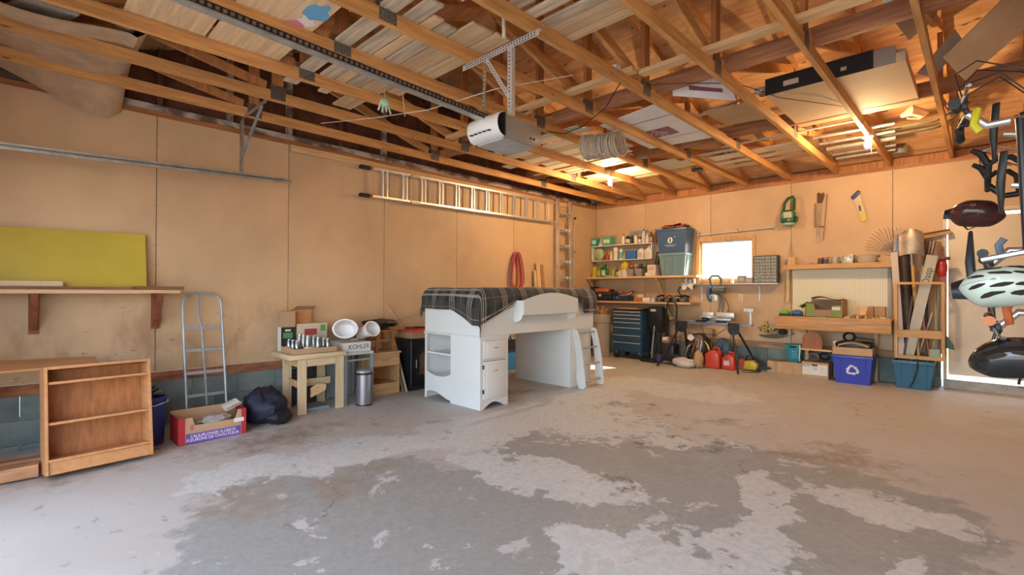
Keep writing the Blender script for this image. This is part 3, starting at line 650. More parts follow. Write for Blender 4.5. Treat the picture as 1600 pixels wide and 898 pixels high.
M().prism([(-5.95, 2.19), (-5.6, 2.185), (-5.6, 2.2), (-5.95, 2.212)], 'x', 3.03, 3.32).b('base_plate', mat('grey_plate', (.36, .36, .35), .4), t)
M().bx(3.3405, -5.66, 2.25, 3.345, -5.645, 2.265).bx(3.3405, -5.62, 2.25, 3.345, -5.605, 2.265).b('buttons', m_black, t)
t.scale = (.87,)*3; t.location = (3.19, -5.80, 2.207)
t = T('opener_bracket', 'punched angle iron bracket holding up the garage door opener', 'bracket', (3.2, -5.88, 2.38))
M().beam((2.82, -5.88, 2.868), (3.58, -5.88, 2.868), .004, .042).beam((2.82, -5.865, 2.8885), (3.58, -5.865, 2.8885), .034, .003).b('crossbar', mat('bright_zinc', (.68, .68, .66), .4, .6, .05, 9), t)
dimples((2.84, -5.882, 2.876), (3.57, -5.882, 2.876), (0, -.001, 0), .0055, .026).b('punched_holes', m_dark_gap, t)
dimples((2.84, -5.882, 2.858), (3.57, -5.882, 2.858), (0, -.001, 0), .0055, .026).b('punched_holes', m_dark_gap, t)
M().beam((3.32, -5.884, 2.86), (3.32, -5.884, 2.385), .04, .004, (0, 1, 0)).beam((3.34, -5.87, 2.86), (3.34, -5.87, 2.385), .004, .03, (0, 1, 0)).b('upright', MATS['bright_zinc'], t)
dimples((3.32, -5.887, 2.84), (3.32, -5.887, 2.4), (0, -.001, 0), .0055, .026).b('punched_holes', m_dark_gap, t)
M().beam((3.07, -5.885, 2.85), (3.06, -5.885, 2.385), .028, .003, (0, 1, 0)).b('strap', m_zinc, t)
dimples((3.07, -5.888, 2.84), (3.06, -5.888, 2.4), (0, -.001, 0), .005, .03).b('punched_holes', m_dark_gap, t)
M().beam((3.09, -5.888, 2.845), (3.315, -5.888, 2.52), .03, .003, (0, 1, 0)).b('diagonal', MATS['bright_zinc'], t)
dimples((3.10, -5.891, 2.83), (3.31, -5.891, 2.53), (0, -.001, 0), .005, .028).b('punched_holes', m_dark_gap, t)
tag(M().tube([(3.33, -5.95, 3.4), (3.325, -5.95, 3.1), (3.33, -5.95, 2.89)], .013, 8).b('hanging_tube', pl((.62, .60, .42))), 'pale green plastic tube standing above the opener bracket', 'tube')
# wall outlet and cords in the trusses
t = T('ceiling_outlet', 'white outlet on a chord with the black opener plug', 'outlet', (3.47, -4.80, 2.93))
M().bx(3.483, -4.84, 2.905, 3.488, -4.77, 2.975).b('plate', pl((.75, .73, .7)), t)
M().bx(3.458, -4.84, 2.985, 3.50, -4.77, 3.04).b('junction_box', pl((.70, .69, .66)), t)
tag(M().tube([(3.49, -4.80, 2.99), (3.52, -4.80, 2.9), (3.44, -4.9, 2.68), (3.36, -5.1, 2.50), (3.33, -5.3, 2.40), (3.33, -5.50, 2.37)], .004, 6).b('opener_cable', m_black), 'black power cord sagging from the ceiling outlet to the opener', 'cord')
tag(M().tube([(3.52, -4.4, 2.995), (3.8, -4.3, 2.96), (4.12, -3.9, 2.985), (4.3, -3.4, 2.96), (4.6, -2.9, 2.955), (4.72, -2.6, 2.975)], .0035, 6).b('wire', m_black), 'thin black wire draped along the chords toward the right bulb', 'wire')
tag(M().tube([(.9, -6.1, 2.86), (1.7, -6.0, 2.74), (2.4, -5.9, 2.66), (3.0, -5.7, 2.72), (3.34, -5.2, 2.88)], .003, 5).b('stretched_string', pl((.7, .6, .45))), 'pale thin cord stretched below the trusses to the opener', 'cord')
# gloves and tongs hung over the opener rail
t = T('work_gloves', 'pale green work gloves hanging below the loft planks', 'gloves', (2.02, -6.06, 2.7)); mg = pl((.38, .58, .38), .8)
M().tube([(2.02, -6.06, 2.89), (2.02, -6.06, 2.80)], .003, 5).b('string', mg, t)
m = jitter(M().ball((2.02, -6.06, 2.775), (.03, .045, .04), 10), .006, 20).b('palm', mg, t, True)
for k in range(4): M().tube([(2.02, -6.10+.025*k, 2.76), (2.02+.006*k, -6.12+.035*k, 2.70-.012*(k % 2))], [.011, .008], 6).b('finger', mg if k % 2 else pl((.66, .62, .5), .8), t, True)
tag(M().tube([(2.03, -5.90, 2.97), (2.05, -5.88, 2.70)], .005, 6).b('stick', m_pinez), 'thin wooden stick hanging beside the gloves', 'stick')

# ------------------------------------------------------------------ left wall shelf and what is on it
t = T('wall_shelf', 'long plank shelf with two wooden brackets on the left wall', 'shelf', (.15, -7.9, .8))
msh = wood('dark_shelf_edge', (.20, .085, .04), 'y', .3); mbr = wood('red_bracket', (.24, .075, .035), 'z', .25)
M().bx(.002, -8.75, 1.165, .31, -7.15, 1.195).b('shelf_plank', m_piney, t)
M().bx(.285, -8.75, 1.196, .305, -7.5, 1.222).b('front_strip', msh, t); M().bx(.288, -7.49, 1.197, .31, -7.12, 1.227).b('front_strip', msh, t)
M().bx(.0, -8.75, 1.196, .28, -7.15, 1.218).b('shelf_top_board', m_piney, t)
for y in (-8.11, -7.29):
    M().bx(0, y-.03, .83, .028, y+.03, 1.164).b('bracket_leg', mbr, t)
    M().beam((.03, y, .87), (.27, y, 1.145), .045, .03).b('bracket_strut', mbr, t)
    M().bx(.03, y-.022, 1.135, .27, y+.022, 1.164).b('bracket_arm', mbr, t)
sheet('yellow_sheet', 'yellow painted panel leaning on the left wall above the shelf', [(.13, -8.70, 1.22), (.13, -7.375, 1.22), (.035, -7.375, 1.705), (.035, -8.70, 1.69)], .012, mat('yellow_paint', (.52, .40, .055), .35, 0, .06, 2), 'sheet')
tag(M().bx(.20, -8.7, 1.2225, .255, -7.945, 1.262).b('trim_board', mat('cream_trim', (.60, .46, .28), .5)), 'cream strip of wood on the shelf in front of the yellow panel', 'board')

# ------------------------------------------------------------------ bookcase leaning against the wall, with things beside it
mbk = wood('bookcase_veneer', (.53, .25, .10), 'y', .12, .4, .03); mbkz = wood('bookcase_back', (.42, .17, .06), 'z', .2, .4, .02)
t = T('bookcase', 'low oak veneer bookcase with two shelves leaning back at left', 'bookcase', (1.0, -7.76, fz(-7.76)+.006), w=0, rot=(0, 0, PI/2+.075))
tl = Matrix.Rotation(math.radians(-9), 4, 'X'); Wd, Hd, Dp = .61, .74, .235
# local: x along the width, -y is the open front, z up; leans back about the rear bottom edge
def lb(m, n, mt): m.tf(tl).b(n, mt, t, bev=.002, seg=1)
h2 = Wd/2
lb(M().bx(-h2, 0, 0, -h2+.018, Dp, Hd), 'side', mbk); lb(M().bx(h2-.018, 0, 0, h2, Dp, Hd), 'side', mbk)
lb(M().bx(-h2+.018, 0, Hd-.02, h2-.018, Dp, Hd), 'top', mbk); lb(M().bx(-h2+.018, 0, .085, h2-.018, Dp-.01, .103), 'bottom_shelf', mbk)
lb(M().bx(-h2+.018, .012, 0, h2-.018, .03, .084), 'plinth', mbk)
for z in (.335, .615): lb(M().bx(-h2+.018, .01, z, h2-.018, Dp-.01, z+.018), 'shelf', mbk)
lb(M().bx(-h2+.018, Dp-.008, .03, h2-.018, Dp, Hd-.02), 'back', mbkz)
t.location = (1.03, -7.76, fz(-7.76)+.0395)
sheet('veneer_board', 'flat wood veneer board lying behind the bookcase', [(.33, -8.7, .66), (.62, -8.7, .60), (.62, -7.75, .60), (.33, -7.75, .63)], .014, mbk, 'board')
for i, (a, b) in enumerate([((.80, -8.62, 0), (.86, -8.09, 0)), ((.62, -8.4, 0), (.70, -7.6, 0))]):
    z = fz(-8.2)+.0475
    tag(M().beam((a[0], a[1], z), (b[0], b[1], z+.012), .09, .085).b('lumber_block', wood('rough_lumber', (.36, .17, .08), 'y', .3)), ['short lumber offcut on the floor left of the bookcase', 'dark lumber offcut behind the bookcase foot'][i], 'lumber', 'lumber offcuts by the bookcase')
t = T('blue_bucket', 'dark blue plastic bucket squeezed between the bookcase and the cauliflower tray', 'bucket', (.56, -7.40, fz(-7.4)))
z0 = fz(-7.4); mbb = pl((.02, .035, .20))
M().lathe([(.085, z0), (.108, z0+.38), (.118, z0+.38), (.118, z0+.40), (.10, z0+.40), (.075, z0+.02)], (.56, -7.40, 0), 18).b('bucket', mbb, t, True)
M().tube([(.56, -7.29, z0+.39), (.64, -7.30, z0+.36), (.685, -7.40, z0+.34), (.64, -7.50, z0+.36), (.56, -7.51, z0+.39)], .004, 6).b('handle', m_white, t)
t = T('rag_heap', 'heap of dark rags and tools behind the blue bucket', 'rags', (.28, -7.40, fz(-7.4)))
jitter(M().ball((.28, -7.40, z0+.20), (.10, .10, .21), 14, .25, 2, 3), .012, 14).b('rag', mat('dark_rag', (.05, .03, .025), .9, 0, .3, 12), t, True)
for i in range(4): M().tube([(.22+.03*i, -7.46+.03*i, z0+.36), (.30+.03*i, -7.36+.02*i, z0+.47-.02*i)], .008, 6).b('tool_handle', (m_steel, m_black, m_blackr, m_card)[i], t)
# hand truck
t = T('hand_truck', 'grey steel hand truck leaning upright against the left wall', 'hand truck', (.25, -6.93, fz(-6.9))); mht = mat('grey_steel_tube', (.36, .40, .43), .35, .4, .12, 10)
zf = fz(-6.9); xa, xb = .36, .10
def hx(z): return xa+(xb-xa)*(z-zf)/(1.16-zf)
for s_ in (-1, 1):
    pts = [(hx(zf+.1), -6.93+s_*.165, zf+.1), (hx(1.0), -6.93+s_*.165, 1.02)]
    M().tube(pts, .0125, 10).b('rail', mht, t, True)
M().tube([(hx(1.02), -7.095, 1.02), (hx(1.1), -7.09, 1.10), (hx(1.14), -7.05, 1.15), (hx(1.15), -6.98, 1.163), (hx(1.15), -6.88, 1.163), (hx(1.14), -6.81, 1.15), (hx(1.1), -6.77, 1.10), (hx(1.02), -6.765, 1.02)], .0125, 10).b('top_hoop', mht, t, True)
M().tube([(hx(.1), -6.93, .1), (hx(.8), -6.94, .8), (hx(.95), -6.965, .95), (hx(1.08), -6.965, 1.08), (hx(1.15), -6.96, 1.155)], .010, 8).b('center_bar', mht, t, True)
for z in (.20, .41, .62, .83): M().beam((hx(z)+.004, -7.09, z), (hx(z)+.004, -6.77, z), .006, .028).b('cross_strap', mht, t)
M().bx(.34, -7.12, zf, .50, -6.74, zf+.008).b('toe_plate', mht, t)
for s_ in (-1, 1):
    M().lathe([(.03, -.02), (.075, -.02), (.085, -.012), (.085, .012), (.075, .02), (.03, .02)], (.30, -6.93+s_*.21, zf+.085), 20, (0, 1, 0)).b('wheel', m_blackr, t, True)
M().tube([(.30, -7.14, zf+.085), (.30, -6.72, zf+.085)], .008, 8).b('axle', m_steel, t)
# ------------------------------------------------------------------ cauliflower tray
zf = fz(-7.0); t = T('cardboard_tray', 'open cardboard cauliflower tray with purple band and red corners', 'box', (.67, -7.0, zf))
x0, x1, y0, y1 = .52, .815, -7.26, -6.74; th = .006
mred = pl((.42, .025, .03), .6); mpur = pl((.16, .07, .34), .6)
M().bx(x0, y0, zf, x1, y1, zf+th).b('bottom', m_card, t)
M().prism([(y0, zf), (y1, zf), (y1, zf+.23), (y1-.07, zf+.23), (y1-.09, zf+.15), (y0+.12, zf+.15), (y0+.10, zf+.22), (y0, zf+.22)], 'x', x1-th, x1).b('front_panel', m_card, t)
M().prism([(y0, zf), (y1, zf), (y1, zf+.24), (y0, zf+.24)], 'x', x0, x0+th).b('back_panel', m_card, t)
M().bx(x0, y0, zf, x1, y0+th, zf+.22).b('end_panel', mred, t); M().bx(x0, y1-th, zf, x1, y1, zf+.23).b('end_panel', mred, t)
M().bx(x1-.0005, y0+.055, zf+.002, x1+.0012, y1-.045, zf+.085).b('purple_band', mpur, t)
M().bx(x1-.0005, y0, zf+.002, x1+.0015, y0+.05, zf+.22).b('red_corner', mred, t); M().bx(x1-.0005, y1-.04, zf+.002, x1+.0015, y1, zf+.23).b('red_corner', mred, t)
txt('CAULIFLOWER FLORETS\nFLEURONS DE CHOU-FLEUR', .036, pl((.85, .84, .82)), t, (x1+.0018, -7.0, zf+.044), (0, 1, 0), (0, 0, 1), .0004, sx=.88)
M().bx(x1+.0012, y1-.10, zf+.12, x1+.0025, y1-.02, zf+.155).b('label_sticker', m_white, t)
M().lathe([(.026, 0), (.026, .0012)], (x1, y0+.10, zf+.135), 14, (1, 0, 0), sx=.55).b('round_mark', pl((.45, .12, .18)), t)
M().add([(x0+.03, y1-.10, zf+.22), (x1-.02, y1-.16, zf+.24), (x1-.02, y1-.03, zf+.29), (x0+.05, y1-.03, zf+.27)], [(0, 1, 2, 3)]).surf(lambda u, v: (x0+.05+.22*u, y1-.16+.13*v, zf+.235+.05*v+.01*math.sin(u*5)), 4, 4, .003).b('inner_flap', pl((.66, .60, .50), .7), t)
def put(name, lab, cat, m_, mt, grp=None, sm=True): return tag(m_.b(name, mt, None, sm), lab, cat, grp)
put('plastic_film', 'crumpled clear plastic wrap inside the cauliflower tray', 'plastic wrap', jitter(M().ball((.68, -6.95, zf+.135), (.09, .13, .055), 16, .4, 3, 2), .012, 25), mat('cloudy_film', (.72, .68, .62), .15, 0, .2, 18, tr=.5))
for i, (a, b) in enumerate([((.60, -7.19, zf+.08), (.72, -6.88, zf+.075)), ((.74, -7.16, zf+.06), (.70, -6.84, zf+.055)), ((.545, -7.2, zf+.05), (.545, -6.82, zf+.16))]):
    put('wood_scrap', 'thin wood scrap inside the cauliflower tray, %s' % ['lying on top', 'along the front', 'against the back'][i], 'wood', M().beam(a, b, .035, .01), m_pine, 'wood scraps in the cauliflower tray', False)
put('pliers', 'black handled tool lying in the cauliflower tray', 'tool', M().tube([(.74, -7.05, zf+.105), (.72, -6.98, zf+.11), (.74, -6.90, zf+.10)], .009, 6), m_black)
# black and blue duffel
zf = fz(-6.5); t = T('duffel_bag', 'stuffed black and navy plaid bag slumped on the floor beside the pine table', 'bag', (.56, -6.49, zf))
mdf = mat('navy_plaid_cloth', (.006, .007, .012), .6, 0, .3, 9, (3, 1, 6), (.022, .026, .06), .3, 40)
jitter(M().ball((.56, -6.49, zf+.155), (.22, .205, .175), 22, .2, 2.2, 5), .018, 12).b('body', mdf, t, True)
jitter(M().ball((.70, -6.42, zf+.075), (.13, .13, .08), 16, .2, 3, 8), .016, 15).b('pocket', mat('black_nylon', (.012, .012, .014), .5, 0, .3, 9, b=.3, bs=25), t, True)
for s_ in (-.07, .07): M().tube([(.74+s_*.1, -6.49+s_, zf+.20), (.66, -6.49+s_, zf+.31), (.55, -6.49+s_*.8, zf+.35), (.43, -6.49+s_, zf+.29)], .012, 6, sq=.4).b('strap', m_black, t, True)
# ------------------------------------------------------------------ pine table
zf = fz(-5.95); t = T('pine_table', 'small raw pine work table with chunky legs', 'table', (.35, -5.95, zf))
M().bx(.10, -6.28, .485, .60, -5.665, .535).b('table_top', m_pale, t, bev=.004)
for x, y in ((.545, -6.13), (.545, -5.72), (.15, -6.13), (.15, -5.75)):
    M().bx(x-.045, y-.019, fz(y), x+.0, y+.019, .484).bx(x+.0005, y-.045*(1 if y < -6 else -1), fz(y), x+.019, y+.045*(1 if y < -6 else -1), .484).b('leg', m_palez, t)
M().bx(.547, -6.08, .40, .563, -5.77, .484).b('apron', m_pale, t); M().bx(.15, -6.165, .40, .54, -6.15, .484).b('apron', m_pine, t)
M().bx(.35, -6.12, .16, .372, -5.74, .235).b('stretcher', m_pale, t); M().beam((.152, -6.11, .2), (.545, -6.11, .2), .016, .07).b('stretcher', m_pine, t)
zt = .536
t = T('glass_tray', 'shallow cardboard tray of jars on the pine table', 'tray', (.42, -6.0, zt))
for (a, b, c, d) in ((.26, -6.235, .265, -5.775), (.60-.005, -6.235, .60, -5.775)): M().bx(a, b, zt, c, d, zt+.058).b('tray_side', m_card, t)
for y in (-6.235, -5.78): M().bx(.2655, y, zt, .5945, y+.005, zt+.066).b('tray_end', m_card, t)
M().bx(.26, -6.235, zt, .60, -5.775, zt+.004).b('tray_bottom', m_cardd, t)
mgl = clear_pane(); mgl.name = 'clear_glass'; mgl.node_tree.nodes['Mix Shader'].inputs[0].default_value = .11
k = 0
for i in range(3):
    for j in range(4):
        x, y = .32+.105*i, -6.17+.11*j; z = zt+.0045; hgt = .14+.022*((i*3+j*5) % 3)
        o = T('glass_jar', 'clear glass jar in the tray on the pine table, %s row, %s from the left' % (['back', 'middle', 'front'][i], ord_(j)), 'jar', (x, y, z), 'glass jars in the tray')
        M().lathe([(.036, z), (.040, z+.01), (.040, z+hgt*.75), (.030, z+hgt*.88), (.030, z+hgt), (.026, z+hgt), (.026, z+hgt*.88), (.036, z+hgt*.74), (.036, z+.012), (.0, z+.01)], (x, y, 0), 14).b('glass', mgl, o, True)
        if (i*4+j) % 3 == 0: M().lathe([(.0405, z+.02), (.0405, z+.06)], (x, y, 0), 14, cap=False).b('paper_label', (m_white, mred, pl((.2, .22, .3)))[(i+j) % 3], o)
# boxes behind the tray
t = T('tall_carton', 'tall open cardboard box with a black lower half behind the glass tray', 'box', (.14, -6.13, zt))
M().bx(.11, -6.21, zt, .20, -6.06, zt+.43).b('carton', m_card, t); M().bx(.2005, -6.21, zt, .203, -6.06, zt+.26).b('black_print', mat('black_print', (.02, .025, .02), .5), t)
M().bx(.2035, -6.19, zt+.14, .2045, -6.09, zt+.20).b('green_picture', pl((.10, .28, .12)), t); M().bx(.2035, -6.17, zt+.215, .2045, -6.11, zt+.235).b('white_print', m_white, t)
M().bx(.11, -6.2135, zt, .20, -6.2105, zt+.26).b('white_edge', m_white, t)
t = T('open_carton', 'brown cardboard box with raised flap against the wall behind the jars', 'box', (.06, -5.9, zt))
M().bx(.012, -6.04, zt, .10, -5.84, zt+.44).b('carton', mat('orange_card', (.50, .24, .10), .8), t)
M().add([(.10, -6.04, zt+.44), (.10, -5.84, zt+.44), (.19, -5.83, zt+.49), (.19, -6.05, zt+.48)], [(0, 1, 2, 3)]).surf(lambda u, v: (.10+.10*u, -6.05+.23*v, zt+.445+.045*u), 2, 2, .005).b('flap', m_card, t)
t = T('printed_box', 'low white and green printed box leaning behind the jars', 'box', (.12, -5.76, zt))
M().bx(.115, -6.04, zt, .20, -5.70, zt+.29).b('carton', mat('cream_card', (.62, .52, .38), .7), t)
M().bx(.2005, -5.96, zt+.16, .202, -5.82, zt+.23).b('red_print', pl((.35, .06, .05)), t); M().bx(.2005, -5.78, zt+.20, .202, -5.72, zt+.27).b('green_print', pl((.12, .38, .10)), t)
put('paddle_board', 'pine offcut hung on the table stretcher', 'wood', M().prism([(-6.02, .06), (-5.86, .12), (-5.85, .18), (-5.95, .20), (-6.02, .16)], 'x', .50, .515), m_pine, None, False)
put('grey_mat', 'folded grey sheet on the floor under the pine table', 'mat', jitter(M().bx(.22, -6.06, fz(-5.9)+.001, .48, -5.80, fz(-5.9)+.03), .0, 1), pl((.22, .27, .31), .7), None, False)
for i, (y, hh) in enumerate(((-6.02, .30), (-5.86, .36))):
    put('dark_crate', 'dark box under the pine table, %s' % ['left of the pair', 'right of the pair'][i], 'box', M().bx(.02, y-.06, fz(y)+.002, .10, y+.08, hh), (pl((.03, .035, .05)), pl((.045, .04, .035)))[i], 'dark boxes under the pine table', False)
# ------------------------------------------------------------------ metal stand, box with KOHLER, containers, bin
zf = fz(-5.5); t = T('metal_stand', 'grey metal stand with open front under the white box', 'stand', (.32, -5.5, zf)); mgs = mat('blue_grey_steel', (.26, .31, .34), .4, .3, .08, 6)
M().bx(.06, -5.66, .47, .54, -5.30, .50).b('stand_top', pl((.5, .5, .48)), t)
for x, y in ((.525, -5.318), (.525, -5.643), (.075, -5.318), (.075, -5.643)): M().bx(x-.016, y-.016, fz(y), x+.016, y+.016, .469).b('leg', mgs, t)
M().bx(.062, -5.625, fz(-5.5)+.01, .072, -5.338, .46).b('back_panel', mat('grey_board', (.24, .27, .28), .6), t)
M().bx(.51, -5.625, .40, .53, -5.338, .42).b('rail', mgs, t)
t = T('white_box', 'flat white box printed KOHLER on the metal stand', 'box', (.3, -5.5, .501))
M().bx(.10, -5.66, .501, .50, -5.315, .605).b('carton', mat('white_card', (.72, .70, .66), .6, 0, .03, 5), t)
txt('KOHLER', .075, m_black, t, (.5008, -5.46, .555), (0, 1, 0), (0, 0, 1), .0004, sx=.9)
mtub = mat('milky_plastic', (.86, .83, .81), .35, 0, .03, 6)
for i, (c, r, hh, ax) in enumerate([((.36, -5.56, .745), .125, .19, (.9, -.45, .2)), ((.13, -5.46, .735), .115, .15, (.95, .35, .1)), ((.42, -5.30, .725), .105, .13, (1, .25, .4)), ((.22, -5.28, .68), .08, .12, (.1, .1, 1))]):
    t = T('plastic_tub', 'milky white plastic tub on the white box, %s' % ['tipped at the left', 'tipped at the back middle', 'with its mouth to the room at right', 'standing at the back'][i], 'tub', (c[0], c[1], c[2]-.1), 'milky tubs on the white box')
    a = Vector(ax).normalized()
    M().lathe([(r*.1, 0), (r*.75, 0), (r*.82, .01), (r, hh), (r*1.12, hh), (r*1.12, hh+.01), (r*.97, hh+.01), (r*.78, .015), (r*.1, .012)], Vector(c)-a*hh*.5, 20, a, 1, .8).b('tub', mtub, t, True)
put('plastic_bag', 'crumpled clear bag under the milky tubs', 'bag', jitter(M().ball((.40, -5.46, .63), (.07, .05, .02), 16, .3, 3, 4), .003, 22), MATS['cloudy_film'])
zf = fz(-5.46); t = T('pedal_bin', 'slim brushed steel pedal bin with open lid in front of the stand', 'bin', (.62, -5.47, zf)); bx_, by_ = .625, -5.465
M().lathe([(.088, zf+.012), (.088, zf+.34)], (bx_, by_, 0), 24).b('body', mat('brushed_purple_steel', (.42, .40, .45), .28, .9, .05, 4), t, True)
M().lathe([(.091, zf), (.091, zf+.012)], (bx_, by_, 0), 24).b('base_ring', m_black, t, True); M().lathe([(.091, zf+.34), (.091, zf+.36)], (bx_, by_, 0), 24).b('rim', m_black, t, True)
M().lathe([(.088, 0), (.08, .02), (.05, .032), (.01, .036)], (bx_-.005, by_, zf+.362), 24).b('lid', mat('grey_lid', (.45, .47, .48), .35, .5), t, True)
M().bx(bx_+.085, by_-.03, zf+.004, bx_+.115, by_+.03, zf+.012).b('pedal', m_black, t)
put('cane_bundle', 'bundle of thin sticks in the metal stand behind the pedal bin', 'sticks', M().tube([(.42, -5.40, zf+.01), (.36, -5.50, .44)], .005, 5).tube([(.44, -5.38, zf+.01), (.40, -5.47, .44)], .004, 5).tube([(.45, -5.36, zf+.01), (.44, -5.38, .44)], .005, 5).tube([(.43, -5.42, zf+.01), (.33, -5.55, .40)], .004, 5), m_steel)
# ------------------------------------------------------------------ nightstand, stool, jacket
zf = fz(-5.03); t = T('nightstand', 'oak veneer nightstand with one drawer above an open shelf', 'nightstand', (.2, -5.03, zf))
mns = wood('nightstand_veneer', (.56, .32, .15), 'y', .12, .4, .03)
M().bx(.01, -5.225, .425, .40, -4.835, .445).b('top', mns, t); M().bx(.02, -5.22, zf, .37, -5.205, .424).b('side', mns, t); M().bx(.02, -4.855, zf, .37, -4.84, .424).b('side', mns, t)
M().bx(.02, -5.204, zf, .03, -4.856, .424).b('back', mbkz, t); M().bx(.03, -5.204, .045, .36, -4.856, .06).b('shelf', mns, t); M().bx(.35, -5.204, zf, .362, -4.856, .044).b('plinth', mns, t)
dr = M().bx(.355, -5.215, .275, .375, -4.845, .42).b('drawer', mns, t); M().tube([(.376, -5.08, .35), (.392, -5.075, .35), (.392, -4.985, .35), (.376, -4.98, .35)], .006, 6).b('handle', wood('handle_wood', (.45, .25, .12), 'y'), dr, True)
zs = .4455; t = T('step_stool', 'small dark brown wooden stool standing on the nightstand', 'stool', (.22, -5.02, zs)); mst = wood('stool_wood', (.30, .125, .05), 'z', .25)
for x in (.12, .33):
    for y, d in ((-5.13, -.02), (-4.92, .02)): M().beam((x, y+d, zs), (x, y-d, .69), .032, .03).b('leg', mst, t)
M().bx(.09, -5.15, .691, .36, -4.90, .715).b('seat', mst, t, bev=.005)
for x in (.12, .33): M().bx(x-.01, -5.11, .57, x+.01, -4.94, .60).b('rung', mst, t)
put('black_jacket', 'folded black jacket heaped on the small stool', 'jacket', jitter(M().ball((.22, -5.02, .785), (.17, .22, .055), 20, .35, 2.5, 6), .012, 16), mat('black_leather', (.012, .012, .013), .35, 0, .3, 10, b=.3, bs=30))
# ------------------------------------------------------------------ boards and frames leaning beside the stove
for i, (y, m, a, h_) in enumerate([(-4.815, m_zinc, .30, .60), (-4.785, m_pinez, .34, .66)]):
    put('leaning_strip', 'thin strip leaning beside the nightstand, %s' % ['grey metal', 'pale wood'][i], 'strip', M().beam((.42+.03*i, y, fz(y)), (.10, y+.005, h_), .03, .012, (0, 1, 0)), m, None, False)
put('bent_lath', 'pale lath angled up against the wall behind the jacket', 'lath', M().beam((.04, -4.85, 1.04), (.16, -4.62, .66), .02, .012), m_pinez, None, False)
put('wall_lath', 'long pale lath rising to the right behind the stove', 'lath', M().beam((.02, -4.70, .80), (.02, -4.10, .98), .012, .02), m_pinez, None, False)
# ------------------------------------------------------------------ stove
zf = fz(-4.5); t = T('electric_stove', 'black freestanding fireplace stove with arched door behind the bed end', 'stove', (.3, -4.45, zf)); mk = mat('stove_black', (.012, .012, .013), .3, 0, .2, 6)
M().bx(.08, -4.72, zf+.07, .44, -4.18, .56).b('body', mk, t, bev=.006); M().bx(.06, -4.74, .5605, .46, -4.16, .585).b('top_plate', mk, t, bev=.005)
M().bx(.07, -4.73, zf, .45, -4.17, zf+.05).b('base', mk, t, bev=.006); M().bx(.06, -4.74, zf+.051, .46, -4.16, zf+.069).b('base_trim', mk, t, bev=.004)
def archp(c, w, z0, z1, n=10): return [(c-w, z0), (c+w, z0)]+[(c+w*math.cos(PI*k/n), z1+w*.6*math.sin(PI*k/n)) for k in range(n+1)]
dr = M().prism(archp(-4.45, .19, .10, .36), 'x', .441, .455).b('door', mk, t); M().prism(archp(-4.45, .15, .13, .34), 'x', .4555, .458).b('glass', mat('smoked_amber', (.10, .045, .02), .08, 0, .3, 9), dr)
M().tube([(.46, -4.66, .22), (.475, -4.66, .22), (.475, -4.66, .32), (.46, -4.66, .32)], .006, 6).b('handle', m_steel, t)
M().tube([(.452, -4.72, zf+.07), (.452, -4.72, .56)], .012, 8).b('corner_post', mk, t, True); M().tube([(.452, -4.18, zf+.07), (.452, -4.18, .56)], .012, 8).b('corner_post', mk, t, True)
t = T('open_box', 'cardboard box with red lining on top of the black stove', 'box', (.26, -4.5, .586))
M().bx(.10, -4.69, .586, .42, -4.28, .66).b('carton', m_cardd, t); jitter(M().bx(.09, -4.70, .661, .43, -4.27, .69), .01, 20).b('red_lining', pl((.55, .07, .02), .7), t)
jitter(M().tube([(.16, -4.62, .70), (.26, -4.55, .715), (.20, -4.45, .71), (.33, -4.40, .715), (.25, -4.33, .705)], .012, 6), .008, 15).b('black_chain', m_black, t)

# ------------------------------------------------------------------ things on the left wall
t = T('extension_ladder', 'long aluminium extension ladder hung flat along the left wall', 'ladder', (.09, -3.3, 2.35))
def rz_(y): return .014*(y+5.1)
for sec, (xa, xb, ya, yb) in enumerate([(.030, .065, -5.06, -1.50), (.078, .130, -5.10, -1.46)]):
    for zz in (2.385, 2.735):
        M().beam(((xa+xb)/2, ya, zz+rz_(ya)), ((xa+xb)/2, yb, zz+rz_(yb)), xb-xa, .026).b('rail', m_alu, t)
    n = 12; 
    for k in range(n):
        y = ya+.17+k*.30+(.06 if sec == 0 else 0)
        if y < yb-.03: M().tube([((xa+xb)/2, y, 2.397+rz_(y)), ((xa+xb)/2, y, 2.723+rz_(y))], .0145, 8).b('rung', m_alu, t, True)
for zz in (2.385, 2.735): M().bx(.055, -5.24, zz-.018, .12, -5.105, zz+.02).b('foot', m_blackr, t); M().bx(.07, -5.12, zz-.014, .134, -5.085, zz+.014).b('end_cap', pl((.5, .04, .03)), t)
for zz in (2.385, 2.735): M().bx(.128, -4.52, zz-.02, .142, -4.38, zz+.014).b('rung_lock', m_steel, t)
put('ladder_ledger', 'long knotty pine board on the left wall above the ladder', 'board', M().bx(.0125, -6.05, 2.765, .032, -.98, 2.84), m_piney, None, False)
t = T('folding_ladder', 'upright aluminium folding ladder against the left wall by the back corner', 'ladder', (.12, -1.2, fz(-1.2)))
for s_ in (-1, 1):
    M().beam((.17, -1.2+s_*.20, fz(-1.2)), (.11, -1.2+s_*.185, 2.86), .03, .06, (1, 0, 0)).b('rail', m_alu, t)
for k in range(9):
    z = .28+.29*k; x = .17-.06*z/2.86
    M().bx(x-.035, -1.37, z, x+.03, -1.03, z+.022).b('step', m_alu, t)
    M().beam((x+.02, -1.33, z-.06), (x+.02, -1.2, z), .008, .02).beam((x+.02, -1.07, z-.06), (x+.02, -1.2, z), .008, .02).b('brace', m_zinc, t)
M().beam((.205, -1.10, 1.0), (.175, -1.12, 2.5), .02, .03, (1, 0, 0)).b('rear_rail', m_alu, t)
t = T('rope_bundle', 'bundle of red and yellow rope hanging on the left wall', 'rope', (.05, -2.4, 1.3))
